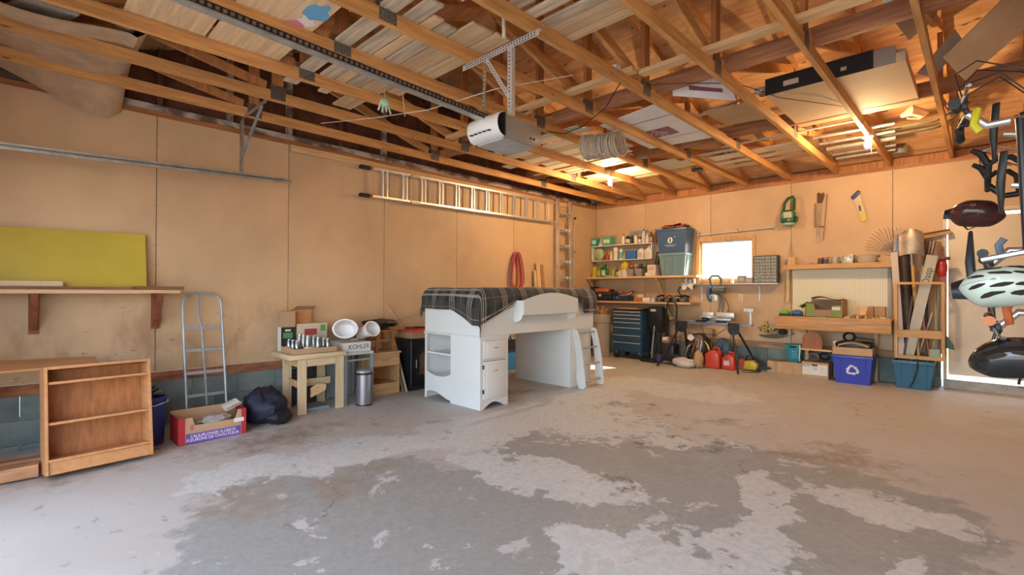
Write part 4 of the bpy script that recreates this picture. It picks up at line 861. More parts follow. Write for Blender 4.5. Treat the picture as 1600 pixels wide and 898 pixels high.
for k in range(9):
    c = (pl((.45, .05, .05), .8), pl((.60, .42, .08), .8), pl((.30, .06, .16), .8), pl((.55, .18, .10), .8))[k % 4]
    w = .10+.012*k; yc = -2.41+.012*(k % 3); pts = [(.02+.008*k+.01*math.sin(a*3), yc+w*math.sin(a)*(.45+.55*(1-math.cos(a))/2), 1.55+.29*math.cos(a)-.05*(1-math.cos(a))*(.3+.1*(k % 4))) for a in [2*PI*j/22 for j in range(22)]]
    M().tube(pts, .011, 6, True).b('rope', c, t, True)
M().tube([(.0, -2.41, 1.82), (.09, -2.41, 1.835)], .004, 6).b('nail', m_steel, t)
for i, (y, w, h_, m) in enumerate([(-1.94, .05, 1.56, m_palez), (-1.86, .09, 1.69, m_pinez), (-1.76, .08, 1.66, wood('brown_board', (.40, .20, .09), 'z'))]):
    put('leaning_board', 'narrow board leaning on the left wall left of the folding ladder, %s of three' % ord_(i), 'board', M().beam((.22+.02*i, y, fz(y)), (.045, y+.01, h_), .018, w, (0, 1, 0)), m, 'boards beside the folding ladder', False)
t = T('fishing_rod', 'thin rod with reel leaning beside the folding ladder', 'rod', (.12, -.84, 0))
M().tube([(.10, -.86, fz(-.86)), (.06, -.83, 2.3), (.055, -.80, 2.60)], [.009, .006, .004], 6).b('pole', m_zinc, t); M().ball((.07, -.80, 2.58), (.02, .035, .02), 8).b('tip_grip', m_black, t, True); M().ball((.085, -.83, 1.95), (.02, .03, .03), 8).b('reel', m_steel, t, True)
# ------------------------------------------------------------------ white loft bed
BX0, BX1, BY0, BY1 = .81, 1.80, -4.77, -2.70
zf = fz(-4.77)
t = T('loft_bed', 'white low loft bed with storage base, guard panel and small ladder', 'bed', (1.3, -3.75, zf))
W_ = m_white; s18 = .018
# near storage unit
u = M().bx(BX0, BY0, zf, BX0+.035, BY0+s18, .69).b('front_stile', W_, t)
M().bx(1.30, BY0, zf, BX1, BY0+s18, .69).b('front_panel', W_, t)
M().prism([(.845, .0), (.93, .02), (1.02, .02), (1.12, -.005), (1.22, -.035), (1.30, -.05), (1.30, .25), (1.2, .215), (1.12, .205), (1.03, .205), (.95, .218), (.845, .245)], 'y', BY0, BY0+s18).b('wave_panel', W_, t)
M().bx(.845, BY0+s18, .455, 1.30, -4.40, .475).b('shelf', W_, t); M().bx(.845, BY0+s18, .18, 1.30, -4.40, .20).b('shelf', W_, t)
M().bx(1.30, BY0+s18, zf, 1.318, -4.352, .69).b('partition', W_, t); M().bx(BX0, BY0+s18, zf, BX0+s18, -4.352, .69).b('side_panel', W_, t)
M().bx(BX0+s18, -4.37, zf, 1.782, -4.352, .69).b('back_panel', W_, t)
M().bx(BX0-.012, BY0-.012, .69, BX1+.016, -4.335, .712).b('unit_top', W_, t, bev=.004)
# right face: stiles, drawer, door, arched toe rail
M().bx(1.783, BY0+s18, zf, BX1, BY0+.04, .69).b('side_stile', W_, t); M().bx(1.783, -4.382, zf, BX1, -4.352, .69).b('side_stile', W_, t)
M().bx(1.784, BY0+.04, .662, BX1, -4.382, .69).b('rail', W_, t); M().bx(1.79, BY0+.04, .445, BX1-.003, -4.382, .46).b('rail', W_, t)
M().prism([(BY0+.04, zf)]+[(BY0+.06+.29*k/10, zf+.012+.055*math.sin(PI*k/10)) for k in range(11)]+[(-4.382, zf), (-4.382, .028), (BY0+.04, .028)], 'x', 1.784, BX1).b('toe_rail', W_, t)
def raised(n, y0, y1, z0, z1):
    o = M().bx(1.782, y0, z0, BX1+.012, y1, z1).b(n, W_, t, bev=.004)
    M().bx(BX1+.0125, y0+.035, z0+.03, BX1+.018, y1-.035, z1-.03).b('raised_field', W_, o, bev=.006)
    M().tube([(BX1+.018, (y0+y1)/2-.025, (z0+z1)/2+(.10 if n == 'door' else .02)), (BX1+.034, (y0+y1)/2-.015, (z0+z1)/2+(.10 if n == 'door' else .02)), (BX1+.034, (y0+y1)/2+.015, (z0+z1)/2+(.10 if n == 'door' else .02)), (BX1+.018, (y0+y1)/2+.025, (z0+z1)/2+(.10 if n == 'door' else .02))], .005, 6).b('handle', m_steel, o, True)
    return o
raised('drawer', BY0+.045, -4.388, .465, .66)
d_ = raised('door', BY0+.045, -4.388, .032, .44)
for z in (.10, .36): M().bx(BX1+.002, BY0+.032, z, BX1+.013, BY0+.046, z+.045).b('hinge', m_black, d_)
# far unit
M().bx(BX0, -3.20, fz(-3.2), 1.79, -2.74, .69).b('far_unit', W_, t, bev=.003)
M().bx(BX0-.012, -3.215, .69, BX1+.006, -2.725, .712).b('unit_top', W_, t, bev=.004)
# bed box
M().bx(BX0, BY0, .713, BX1, BY0+s18, 1.065).b('end_board', W_, t); M().bx(BX0, BY1-s18, .713, BX1, BY1, 1.0).b('end_board', W_, t)
M().prism([(BY0+s18, .713), (BY1-s18, .713), (BY1-s18, .985), (-3.2, .985), (-3.3, 1.05), (-4.2, 1.05), (-4.35, .99), (BY0+s18, .99)], 'x', BX1-s18, BX1).b('side_board', W_, t)
M().bx(BX0, BY0+s18, .713, BX0+s18, BY1-s18, 1.0).b('side_board', W_, t)
M().bx(BX0+s18, BY0+s18, .74, BX1-s18, BY1-s18, .76).b('bed_deck', W_, t)
# guard panel / tray on the long side
gp = M().prism([(-4.26, .93), (-3.25, .93), (-3.25, 1.105)]+[(-3.25-1.01*k/12, 1.105+.08*math.sin(PI*k/12)-.012*k/12) for k in range(1, 12)]+[(-4.26, 1.09)], 'x', 1.935, 1.953).b('guard_panel', W_, t)
for y in (-4.26, -3.268):
    M().prism([(1.801, .85), (1.86, .85), (1.91, .875), (1.934, .93), (1.934, 1.09), (1.801, 1.09)], 'y', y, y+s18).b('guard_end', W_, t)
# ladder
mrg = mat('grey_rung', (.42, .42, .41), .35, .3)
for y in (-3.165, -2.755):
    pts = [(1.845, .70), (1.90, .56), (1.945, .36), (1.975, .12), (1.965, fz(-3)+.0)]
    M().prism([(1.802, .70), (1.845, .71), (1.885, .68), (1.925, .54), (1.96, .36), (1.99, .15), (2.005, -.02), (1.975, fz(y)), (1.905, fz(y)), (1.868, .06), (1.868, .25), (1.852, .42), (1.825, .56), (1.802, .62)], 'y', y, y+.02).b('ladder_side', W_, t)
for x, z in ((1.86, .655), (1.905, .46), (1.935, .25), (1.955, .04)): M().tube([(x, -3.145, z), (x, -2.755, z)], .012, 8).b('rung', mrg, t, True)
M().bx(BX0+.02, BY0+.02, .762, BX1-.02, BY1-.02, 1.205).b('mattress', pl((.7, .68, .64), .8), t, bev=.05, seg=3)

# plaid blanket, draped: cloth coordinates go into a UV map that the plaid reads
def plaid():
    M_ = bpy.data.materials.new('plaid_flannel'); M_.use_nodes = True; nt = M_.node_tree; p = nt.nodes['Principled BSDF']; L = nt.links.new
    uv = nn(nt, 'ShaderNodeUVMap'); sp = nn(nt, 'ShaderNodeSeparateXYZ'); L(uv.outputs[0], sp.inputs[0])
    def mt(op, a, b=None, c=None):
        n = nn(nt, 'ShaderNodeMath', operation=op)
        for i, q in enumerate((a, b, c)):
            if q is None: continue
            if isinstance(q, (int, float)): n.inputs[i].default_value = q
            else: L(q, n.inputs[i])
        return n.outputs[0]
    def band(x, lo, hi): return mt('MULTIPLY', mt('GREATER_THAN', x, lo), mt('LESS_THAN', x, hi))
    col = (.013, .012, .011, 1); last = None
    n0 = nn(nt, 'ShaderNodeRGB'); n0.outputs[0].default_value = col; last = n0.outputs[0]
    for ax in (0, 1):
        x = mt('FRACT', mt('MULTIPLY', sp.outputs[ax], 3.1))
        for lo, hi, c, f in ((.50, .92, (.05, .047, .044, 1), .5), (.10, .145, (.42, .36, .29, 1), .62), (.20, .245, (.42, .36, .29, 1), .62), (.30, .345, (.42, .36, .29, 1), .62), (.70, .718, (.36, .27, .20, 1), .5)):
            mx = nn(nt, 'ShaderNodeMix', data_type='RGBA'); L(mt('MULTIPLY', band(x, lo, hi), f), mx.inputs[0]); L(last, mx.inputs[6]); mx.inputs[7].default_value = c; last = mx.outputs[2]
    L(last, p.inputs['Base Color']); p.inputs['Roughness'].default_value = .95
    p.inputs['Sheen Weight'].default_value = .15
    return M_
def drape(a, b):
    X0, X1, Y0, Y1, Zt = .80, 1.815, -4.785, -2.685, 1.232
    cx, cy = min(max(a, X0), X1), min(max(b, Y0), Y1); ex, ey = a-cx, b-cy; e = math.hypot(ex, ey)
    puff = .012*math.sin(a*5+1)*math.sin(b*3.3)+.012*noise.noise(Vector((a*3, b*3, 1)))
    d = min(min(cx-X0, X1-cx), min(cy-Y0, Y1-cy)); rd = .07; z = Zt+puff*min(1, d/.1)
    if d < rd: z -= rd-math.sqrt(max(0, rd*rd-(rd-d)**2))*1.0-0.0
    x, y = cx, cy
    if e > 0:
        k = 1-math.exp(-e/.05); fold = .016*math.sin((a*11 if abs(ey) > abs(ex) else b*11)+1.3)+.014*noise.noise(Vector((a*6, b*6, 4)))
        o = .012+.018*k+fold*k*min(1, e/.1); x += ex/e*o; y += ey/e*o; z -= e*(.97)
    return (x, y, z)
nu, nv = 84, 120
A0, A1, B0, B1 = .63, 2.005, -4.965, -2.46
vs = []; uvs = []
for i in range(nu+1):
    for j in range(nv+1):
        a = A0+(A1-A0)*i/nu; b = B0+(B1-B0)*j/nv
        uvs.append((a, b)); q = a
        # the right hem wanders: long at the near corner, tucked up behind the guard, long again at the far end
        if a > 1.815:
            hem = .14+.03*math.sin(b*7)
            if -4.30 < b < -3.2: hem = .09
            if b <= -4.30: hem = .10+.23*min(1, (-4.30-b)/.48)
            if b > -3.0: hem = .26
            q = 1.815+(a-1.815)/(A1-1.815)*hem
        elif a < .80: q = .80-(.80-a)/(.80-A0)*(.17+.10*max(0, -4.2-b))
        bb = b
        if b < -4.785: bb = -4.785-(-4.785-b)*(1. if a < 1.35 else 1+.9*min(1, (a-1.35)/.4))
        vs.append(drape(q, bb))
fs = [(i*(nv+1)+j, (i+1)*(nv+1)+j, (i+1)*(nv+1)+j+1, i*(nv+1)+j+1) for i in range(nu) for j in range(nv)]
me = bpy.data.meshes.new('blanket'); me.from_pydata(vs, [], fs); ul = me.uv_layers.new(name='UVMap')
for lp in me.loops: ul.data[lp.index].uv = uvs[lp.vertex_index]
for p_ in me.polygons: p_.use_smooth = True
me.materials.append(plaid()); bo = bpy.data.objects.new('blanket', me); COL.objects.link(bo)
sd = bo.modifiers.new('thickness', 'SOLIDIFY'); sd.thickness = .006; sd.offset = 0
tag(bo, 'black and grey plaid blanket draped over the loft bed', 'blanket')
# things behind the bed that show through the gap
zf = fz(-2.75); t = T('storage_tub', 'light blue plastic tub on the floor behind the bed', 'tub', (.18, -2.75, zf))
mtb = pl((.05, .30, .62)); M().add([(.06, -2.98, zf), (.30, -2.98, zf), (.30, -2.52, zf), (.06, -2.52, zf), (.03, -3.01, .24), (.33, -3.01, .24), (.33, -2.49, .24), (.03, -2.49, .24)], [(0, 1, 2, 3), (4, 7, 6, 5), (0, 4, 5, 1), (1, 5, 6, 2), (2, 6, 7, 3), (3, 7, 4, 0)]).b('tub_body', mtb, t, bev=.01)
M().bx(.02, -3.02, .241, .34, -2.48, .27).b('lid', pl((.03, .05, .14)), t, bev=.006)
t = T('printed_bundle', 'black and white printed bundle on the blue tub behind the bed', 'bundle', (.18, -2.75, .271))
M().bx(.05, -2.98, .271, .31, -2.54, .44).b('black_case', m_black, t); jitter(M().bx(.045, -2.99, .441, .315, -2.53, .60), .006, 14).b('printed_cloth', mat('speckled_cloth', (.05, .05, .06), .8, 0, 0, 14, c2=(.6, .6, .6), lo=.48, hi=.52), t, True)
# ------------------------------------------------------------------ back corner shelves
def bot(x, y, z, r, h, c, capc, lab, lc=None, sy=1., neck=.4, cap=.12, cat='bottle', grp=None, shp='bottle'):
    t = T('bottle', lab, cat, (x, y, z), grp); m_ = pl(c); hb = h*(1-cap)
    M().lathe([(r*.92, z), (r, z+.008), (r, z+hb*.66), (r*.9, z+hb*.76), (r*neck, z+hb*.92), (r*neck, z+hb)], (x, y, 0), 14, sy=sy).b('body', m_, t, True)
    M().lathe([(r*neck*1.15, z+hb), (r*neck*1.15, z+h), (r*neck*.3, z+h)], (x, y, 0), 12, sy=sy).b('cap', pl(capc), t, True)
    if lc: M().lathe([(r*1.012, z+hb*.14), (r*1.012, z+hb*.58)], (x, y, 0), 14, sy=sy, cap=False).b('paper_label', pl(lc, .6), t, True)
    return t
def can(x, y, z, r, h, c, lc, lab, cat='can', grp=None, top=(.6, .6, .58)):
    t = T('can', lab, cat, (x, y, z), grp)
    M().lathe([(r, z), (r, z+h)], (x, y, 0), 16).b('body', pl(c), t, True); M().lathe([(r*1.03, z+h), (r*1.03, z+h+.006), (r*.8, z+h+.006)], (x, y, 0), 16).b('rim', pl(top), t, True)
    if lc: M().lathe([(r*1.01, z+h*.15), (r*1.01, z+h*.75)], (x, y, 0), 16, cap=False).b('paper_label', pl(lc), t, True)
    return t
def jug(x, y, z, w, d, h, c, capc, lab, lc=None, cat='jug', grp=None):
    t = T('jug', lab, cat, (x, y, z), grp); m_ = pl(c)
    M().prism([(x-w/2, z), (x+w/2, z), (x+w/2, z+h*.62), (x+w*.28, z+h*.86), (x-w*.05, z+h*.88), (x-w/2, z+h*.66)], 'y', y-d/2, y+d/2).b('body', m_, t, bev=min(w, d)*.16)
    M().lathe([(w*.16, z+h*.85), (w*.16, z+h), (w*.05, z+h)], (x+w*.1, y, 0), 10).b('cap', pl(capc), t, True)
    M().tube([(x+w*.30, y, z+h*.82), (x+w*.55, y, z+h*.74), (x+w*.52, y, z+h*.45), (x+w*.42, y, z+h*.40)], w*.07, 6).b('handle', m_, t, True)
    if lc: M().bx(x-w*.36, y-d/2-.001, z+h*.12, x+w*.36, y-d/2-.0003, z+h*.55).b('paper_label', pl(lc, .6), t)
    return t
def box(name, lab, cat, a, b, mt, grp=None, bev=.002): return tag(M().bx(*a, *b).b(name, mt, None, bev=bev, seg=1), lab, cat, grp)
def parts_box(name, lab, cat, a, b, mt, lc, grp=None):
    t = T(name, lab, cat, ((a[0]+b[0])/2, (a[1]+b[1])/2, a[2]), grp); M().bx(*a, *b).b('carton', mt, t)
    w, h = b[0]-a[0], b[2]-a[2]; M().bx(a[0]+w*.15, a[1]-.0012, a[2]+h*.3, b[0]-w*.15, a[1]-.0002, a[2]+h*.75).b('printed_label', pl(lc, .6), t)
    return t
# wooden shelves
t = T('upper_plank_shelf', 'long upper plank shelf with wooden bracket in the back corner', 'shelf', (1.1, -.17, 1.44))
M().bx(.012, -.36, 1.44, 2.22, -.002, 1.474).b('plank', m_pine, t)
for x in (.03, 1.46):
    M().bx(x, -.04, 1.10, x+.04, -.003, 1.439).b('bracket_leg', m_pinez, t); M().beam((x+.02, -.05, 1.15), (x+.02, -.30, 1.42), .035, .035).b('bracket_strut', m_pinez, t); M().bx(x, -.32, 1.405, x+.04, -.041, 1.439).b('bracket_arm', m_pine, t)
t = T('lower_plank_shelf', 'lower plank shelf above the blue tool chest', 'shelf', (1.1, -.2, .99))
M().bx(.012, -.42, .985, 2.14, -.002, 1.018).b('plank', m_pine, t)
for x in (.03, 1.66):
    M().bx(x, -.04, .55, x+.04, -.003, .984).b('bracket_leg', m_pinez, t); M().beam((x+.02, -.05, .62), (x+.02, -.36, .965), .035, .035).b('bracket_strut', m_pinez, t)
t = T('white_wall_shelf', 'white two-tier wall shelf full of bottles in the back corner', 'shelf', (.66, -.1, 1.78)); mws = mat('shelf_white', (.68, .62, .54), .5)
M().bx(.03, -.21, 2.07, 1.34, -.002, 2.088).b('shelf_board', mws, t); M().bx(.03, -.21, 1.785, 1.34, -.002, 1.80).b('shelf_board', mws, t)
for x in (.03, 1.322): M().bx(x, -.21, 1.801, x+.018, -.002, 2.069).b('side', mws, t)
# top row
z = 2.089; g = 'bottles on the white wall shelf'
box('cardboard_backer', 'brown cardboard standing behind the teal boxes on the top shelf', 'cardboard', (.03, -.04, z), (.50, -.03, z+.21), m_card)
parts_box('soap_box', 'teal detergent box at the left end of the top shelf', 'box', (.02, -.20, z), (.145, -.06, z+.155), pl((.03, .36, .28)), (.55, .72, .6))
parts_box('soap_box', 'teal and green detergent box with tall flap beside the pink cone', 'box', (.275, -.20, z), (.47, -.06, z+.155), pl((.08, .42, .26)), (.62, .78, .55))
t = T('pink_cone', 'pink and white cone shaped pack between the teal boxes', 'pack', (.21, -.13, z)); M().lathe([(.062, z), (.05, z+.05), (.025, z+.13), (.006, z+.155)], (.21, -.13, 0), 12).b('cone', pl((.68, .36, .38), .6), t, True); M().lathe([(.0635, z), (.0525, z+.045)], (.21, -.13, 0), 12, cap=False).b('band', pl((.75, .66, .62)), t)
for i, (x, r, h, c, k, l, s_) in enumerate([(.70, .034, .20, (.75, .7, .64), (.05, .05, .05), None, 'white bottle with dark cap, leftmost on the top shelf'), (.80, .05, .185, (.03, .025, .02), (.55, .5, .45), (.62, .52, .4), 'squat black bottle with tan label on the top shelf'), (.885, .028, .17, (.05, .04, .035), (.02, .02, .02), None, 'slim black bottle on the top shelf'),
        (.965, .035, .19, (.72, .64, .56), (.06, .05, .05), None, 'white bottle with black cap right of the slim black bottle'), (1.045, .034, .15, (.22, .08, .06), (.7, .65, .6), (.68, .6, .5), 'short brown bottle with pale label on the top shelf'), (1.125, .036, .26, (.62, .56, .62), (.12, .08, .32), None, 'tall white spray bottle with purple head on the top shelf'),
        (1.20, .03, .18, (.74, .66, .6), (.6, .5, .45), None, 'narrow white bottle beside the tall purple-headed spray'), (1.275, .036, .20, (.10, .08, .06), (.03, .03, .03), (.4, .36, .3), 'dark bottle with grey label near the right end of the top shelf')]):
    bot(x, -.12, z, r, h, c, k, s_, l, grp=g)
bot(1.315+.04, -.10, z, .0 + .02, .24, (.25, .04, .03), (.05, .03, .03), 'thin red bottle at the right end of the top shelf', grp=g)
box('grey_carton', 'grey carton standing behind the bottles of the top shelf', 'box', (.80, -.055, z), (1.16, -.01, z+.25), mat('grey_carton', (.30, .29, .26), .7))
# middle row
z = 1.801
put('seed_bag', 'bulging green and yellow bag at the left end of the middle shelf', 'bag', jitter(M().ball((.155, -.11, z+.128), (.115, .075, .125), 14, .1, 2, 1), .006, 12), mat('green_bag', (.30, .42, .22), .6, 0, .3, 8, c2=(.55, .58, .30)))
bot(.335, -.12, z, .045, .16, (.42, .05, .04), (.3, .03, .03), 'stout red bottle on the middle shelf', grp=g)
bot(.435, -.12, z, .03, .17, (.72, .55, .25), (.7, .66, .6), 'small yellow bottle with white cap on the middle shelf', (.72, .66, .55), grp=g)
can(.535, -.12, z, .048, .235, (.72, .68, .60), (.66, .58, .48), 'tall white aerosol can on the middle shelf', grp='cans on the middle shelf')
can(.65, -.12, z, .04, .20, (.70, .66, .58), (.16, .42, .42), 'white can with teal label on the middle shelf', grp='cans on the middle shelf')
bot(.725, -.13, z, .025, .13, (.62, .50, .12), (.6, .5, .2), 'short yellow bottle beside the blue pack', grp=g)
t = T('blue_pack', 'blue shrink-wrapped pack of cans on the middle shelf', 'pack', (.88, -.11, z)); M().bx(.765, -.19, z, .99, -.04, z+.165).b('wrap', pl((.05, .16, .45), .25), t, bev=.02)
for k in range(3): M().lathe([(.03, z+.166), (.03, z+.185)], (.80+.075*k, -.11, 0), 12).b('can_top', pl((.55, .45, .4)), t)
jug(1.08, -.12, z, .13, .10, .22, (.72, .66, .62), (.2, .3, .5), 'white jug leaning at the right of the middle shelf', (.55, .45, .38)); jug(1.235, -.12, z, .13, .10, .235, (.74, .68, .62), (.6, .55, .5), 'white jug at the right end of the middle shelf', (.62, .54, .46))
# lower row
z = 1.475
jug(.075, -.14, z, .085, .10, .24, (.62, .42, .03), (.5, .3, .03), 'tall yellow jug at the left end of the plank shelf'); jug(.185, -.14, z, .10, .10, .235, (.12, .25, .04), (.5, .4, .05), 'olive green jug beside the yellow jug', (.5, .4, .1))
jug(.31, -.15, z, .12, .11, .245, (.015, .16, .06), (.02, .02, .02), 'dark green jug with a black cap on the plank shelf', (.6, .58, .5)); bot(.40, -.20, z, .026, .21, (.02, .12, .05), (.65, .25, .05), 'green spray bottle with orange head on the plank shelf')
bot(.475, -.12, z, .05, .19, (.32, .36, .04), (.25, .28, .04), 'round olive bottle on the plank shelf'); bot(.57, -.12, z, .03, .19, (.18, .04, .03), (.1, .02, .02), 'thin red-brown bottle on the plank shelf', (.55, .45, .35)); bot(.635, -.15, z, .026, .15, (.72, .66, .6), (.4, .05, .04), 'small white bottle with red cap on the plank shelf')
box('scrub_pad', 'flat green and white pad at the front of the plank shelf', 'pad', (.42, -.33, z), (.60, -.25, z+.028), pl((.42, .48, .22), .8), None, .008)
t = T('white_tub', 'white plastic tub on the plank shelf under the yellow jug', 'tub', (.74, -.15, z)); M().lathe([(.075, z), (.088, z+.12), (.094, z+.12), (.094, z+.13), (.08, z+.13)], (.755, -.15, 0), 18, sy=.8).b('tub', pl((.72, .66, .58)), t, True)
jug(.755, -.15, z+.131, .12, .09, .165, (.66, .46, .03), (.62, .42, .03), 'yellow jug standing on the white tub')
for i, x in enumerate((.93, 1.10)):
    t = T('grey_bin', 'small grey plastic bin on the plank shelf, %s of the pair' % ['left', 'right'][i], 'bin', (x, -.17, z), 'small grey bins on the plank shelf')
    M().add([(x-.055, -.26, z), (x+.055, -.26, z), (x+.055, -.08, z), (x-.055, -.08, z), (x-.075, -.29, z+.13), (x+.075, -.29, z+.13), (x+.075, -.06, z+.13), (x-.075, -.06, z+.13)], [(0, 1, 2, 3), (4, 7, 6, 5), (0, 4, 5, 1), (1, 5, 6, 2), (2, 6, 7, 3), (3, 7, 4, 0)]).b('bin', pl((.30, .27, .25)), t, bev=.006); M().bx(x-.08, -.295, z+.131, x+.08, -.055, z+.142).b('rim', pl((.26, .24, .22)), t)
for i, (x, c, s_) in enumerate([(.92, (.50, .10, .08), 'red'), (1.01, (.55, .30, .24), 'pink'), (1.10, (.10, .06, .05), 'dark'), (1.19, (.12, .22, .06), 'green')]):
    put('cloth_wad', '%s cloth wad piled above the grey bins' % s_, 'cloth', jitter(M().ball((x, -.17, z+.187), (.042, .075, .042), 12, .3, 3, i), .008, 22), pl(c, .8), 'cloth wads above the grey bins')
put('moss_clump', 'dark green netting bunched beside the white printed box', 'netting', jitter(M().ball((1.235, -.10, z+.075), (.035, .05, .07), 12, .4, 3, 9), .012, 25), pl((.08, .14, .04), .9))
parts_box('white_carton', 'white printed box beside the totes on the plank shelf', 'box', (1.30, -.30, z+.061), (1.46, -.14, z+.20), mat('white_card2', (.66, .56, .46), .6), (.55, .36, .26)); box('white_carton', 'low white carton under the printed box on the plank shelf', 'box', (1.27, -.33, z), (1.47, -.14, z+.06), MATS['white_card2'])
put('dark_roll', 'dark wrapped roll on the white shelf end beside the totes', 'roll', jitter(M().tube([(1.41, -.18, z+.205), (1.42, -.13, z+.33), (1.42, -.10, z+.43)], .042, 10), .008, 20), pl((.06, .045, .04), .8))
# totes
def tote(name, lab, x0, x1, y0, y1, z0, z1, c, lidc=None, ribs=True, rimh=.03, cat='tote'):
    t = T(name, lab, cat, ((x0+x1)/2, (y0+y1)/2, z0)); m_ = pl(c, .35); k = .045; zr1 = z1-rimh; v = []
    for z, i in ((z0, k), (zr1, .012)): v += [(x0+i, y0+i, z), (x1-i, y0+i, z), (x1-i, y1-i, z), (x0+i, y1-i, z)]
    for z, i in ((zr1, .022), (z0+.012, k+.008)): v += [(x0+i, y0+i, z), (x1-i, y0+i, z), (x1-i, y1-i, z), (x0+i, y1-i, z)]
    M().add(v, [(3, 2, 1, 0), (0, 1, 5, 4), (1, 2, 6, 5), (2, 3, 7, 6), (3, 0, 4, 7), (8, 9, 13, 12), (9, 10, 14, 13), (10, 11, 15, 14), (11, 8, 12, 15), (12, 13, 14, 15), (4, 5, 9, 8), (5, 6, 10, 9), (6, 7, 11, 10), (7, 4, 8, 11)]).b('body', m_, t)
    for a in ((x0, y0, zr1-.012, x1, y0+.022, z1), (x0, y1-.022, zr1-.012, x1, y1, z1), (x0, y0+.0221, zr1-.012, x0+.022, y1-.0221, z1), (x1-.022, y0+.0221, zr1-.012, x1, y1-.0221, z1)): M().bx(*a).b('rim', m_, t, bev=.004)
    if ribs:
        for f in (.2, .5, .8):
            x = x0+(x1-x0)*f; M().beam((x, y0+k-.003, z0+.015), (x, y0+.009, zr1-.015), .02, .012, (0, 1, 0)).b('rib', m_, t)
        for f in (.3, .7):
            y = y0+(y1-y0)*f; M().beam((x1-k+.003, y, z0+.015), (x1-.009, y, zr1-.015), .02, .012, (1, 0, 0)).b('rib', m_, t)
    return t
tote('storage_tote', 'grey-teal lidded tote under the blue tote beside the window', 1.53, 2.03, -.345, -.03, 1.4745, 1.86, (.16, .25, .29))
t = tote('recycling_tote', 'big blue recycling tote with white emblem stacked beside the window', 1.485, 2.05, -.355, -.02, 1.8605, 2.285, (.05, .11, .22), ribs=False)
yo = -.330; M().lathe([(.052, 0), (.052, .002)], (1.75, yo-.006, 2.08), 24, (0, -1, .07), sx=.85).b('emblem_disc', pl((.72, .74, .76)), t); M().lathe([(.018, .0022), (.03, .003), (.001, .003)], (1.75, yo-.006, 2.08), 12, (0, -1, .07), sx=.6, sy=1.5).b('emblem_drop', pl((.06, .13, .25)), t)
txt('DEPARTMENT OF THE\nENVIRONMENT', .022, pl((.72, .74, .76)), t, (1.75, yo+.003, 1.99), (1, 0, 0), (0, -.07, 1), .0006)
M().bx(1.83, yo-.014, 2.12, 1.845, yo-.006, 2.145).b('yellow_leaf', pl((.6, .5, .05)), t)
random.seed(5)
t = T('cord_tangle', 'tangle of red and black cords heaped on the blue recycling tote', 'cords', (1.77, -.18, 2.286))
for k in range(9):
    c = (pl((.36, .05, .03), .6), m_black, pl((.16, .05, .035), .7))[k % 3]; pts = [(1.57+.40*random.random(), -.30+.24*random.random(), 2.29+.02+.05*random.random()*(1 if 0 < j < 5 else 0)) for j in range(6)]
    M().tube(pts, .014, 6).b('cord', c, t, True)
M().bx(1.56, -.25, 2.30, 1.66, -.12, 2.345).b('black_box', m_black, t)
put('curved_pipe', 'black curved pipe hooked on the wall above the lower plank shelf', 'pipe', M().tube([(1.84, -.03, 1.16), (1.80, -.05, 1.22), (1.82, -.06, 1.31), (1.90, -.06, 1.345), (2.10, -.05, 1.35)] if 0 else [(1.90, -.03, 1.12), (1.80, -.05, 1.14), (1.765, -.06, 1.20), (1.79, -.06, 1.27), (1.90, -.06, 1.285), (2.06, -.05, 1.285)], .010, 8), m_black)
# tools on the lower plank
z = 1.019
t = T('tool_case', 'black plastic tool case with latches on the lower plank shelf', 'tool case', (.32, -.25, z)); M().bx(.10, -.38, z, .60, -.12, z+.10).b('lower_shell', m_black, t, bev=.012); M().bx(.10, -.38, z+.102, .60, -.12, z+.165).b('upper_shell', pl((.03, .03, .035)), t, bev=.012); M().bx(.32, -.385, z+.08, .38, -.380, z+.125).b('latch', pl((.6, .5, .32)), t)
t = T('orange_drill_case', 'orange and black power tool lying on the black tool case', 'power tool', (.3, -.25, z+.166)); M().bx(.20, -.34, z+.166, .50, -.2, z+.235).b('body', pl((.6, .12, .03)), t, bev=.015); M().bx(.08, -.34, z+.166, .195, -.18, z+.27).b('battery', m_black, t, bev=.01); M().tube([(.505, -.27, z+.20), (.58, -.27, z+.20)], .02, 8).b('chuck', m_black, t)
t = T('small_toolbox', 'low dark blue toolbox with coiled cable on the lower plank shelf', 'toolbox', (.78, -.28, z)); M().bx(.63, -.39, z, .95, -.15, z+.10).b('box', pl((.025, .035, .07)), t, bev=.01); M().bx(.72, -.395, z+.05, .76, -.39, z+.08).b('latch', m_chrome, t)
t = T('cable_pile', 'tangle of black, white and orange cables on the dark blue toolbox', 'cables', (.80, -.26, z+.101))
for k in range(11):
    c = (m_black, pl((.6, .54, .46)), m_blackr, pl((.6, .16, .05)), pl((.25, .18, .1)))[k % 5]; r = .05+.05*random.random(); cx, cy, cz = .76+.17*random.random(), -.27+.04*random.random(), z+.115+.06*random.random()
    M().tube([(cx+r*math.cos(a), cy+r*.7*math.sin(a), cz+.02*math.sin(a*2+k)) for a in [2*PI*j/12 for j in range(12)]], .009, 6, True).b('cable', c, t, True)
t = T('sander', 'cream and orange sander on the lower plank shelf', 'power tool', (1.14, -.28, z)); M().bx(1.06, -.35, z, 1.22, -.2, z+.05).b('base', pl((.6, .14, .04)), t, bev=.01); M().ball((1.14, -.27, z+.09), (.085, .06, .045), 12).b('body', pl((.62, .5, .36)), t, True)
put('white_battery', 'white charger block on the lower plank shelf', 'charger', M().bx(1.24, -.36, z, 1.38, -.22, z+.07), pl((.74, .72, .68)), None, False); put('blue_battery', 'pale blue charger block beside the white one', 'charger', M().bx(1.40, -.36, z, 1.47, -.22, z+.065), pl((.45, .52, .56)), None, False)
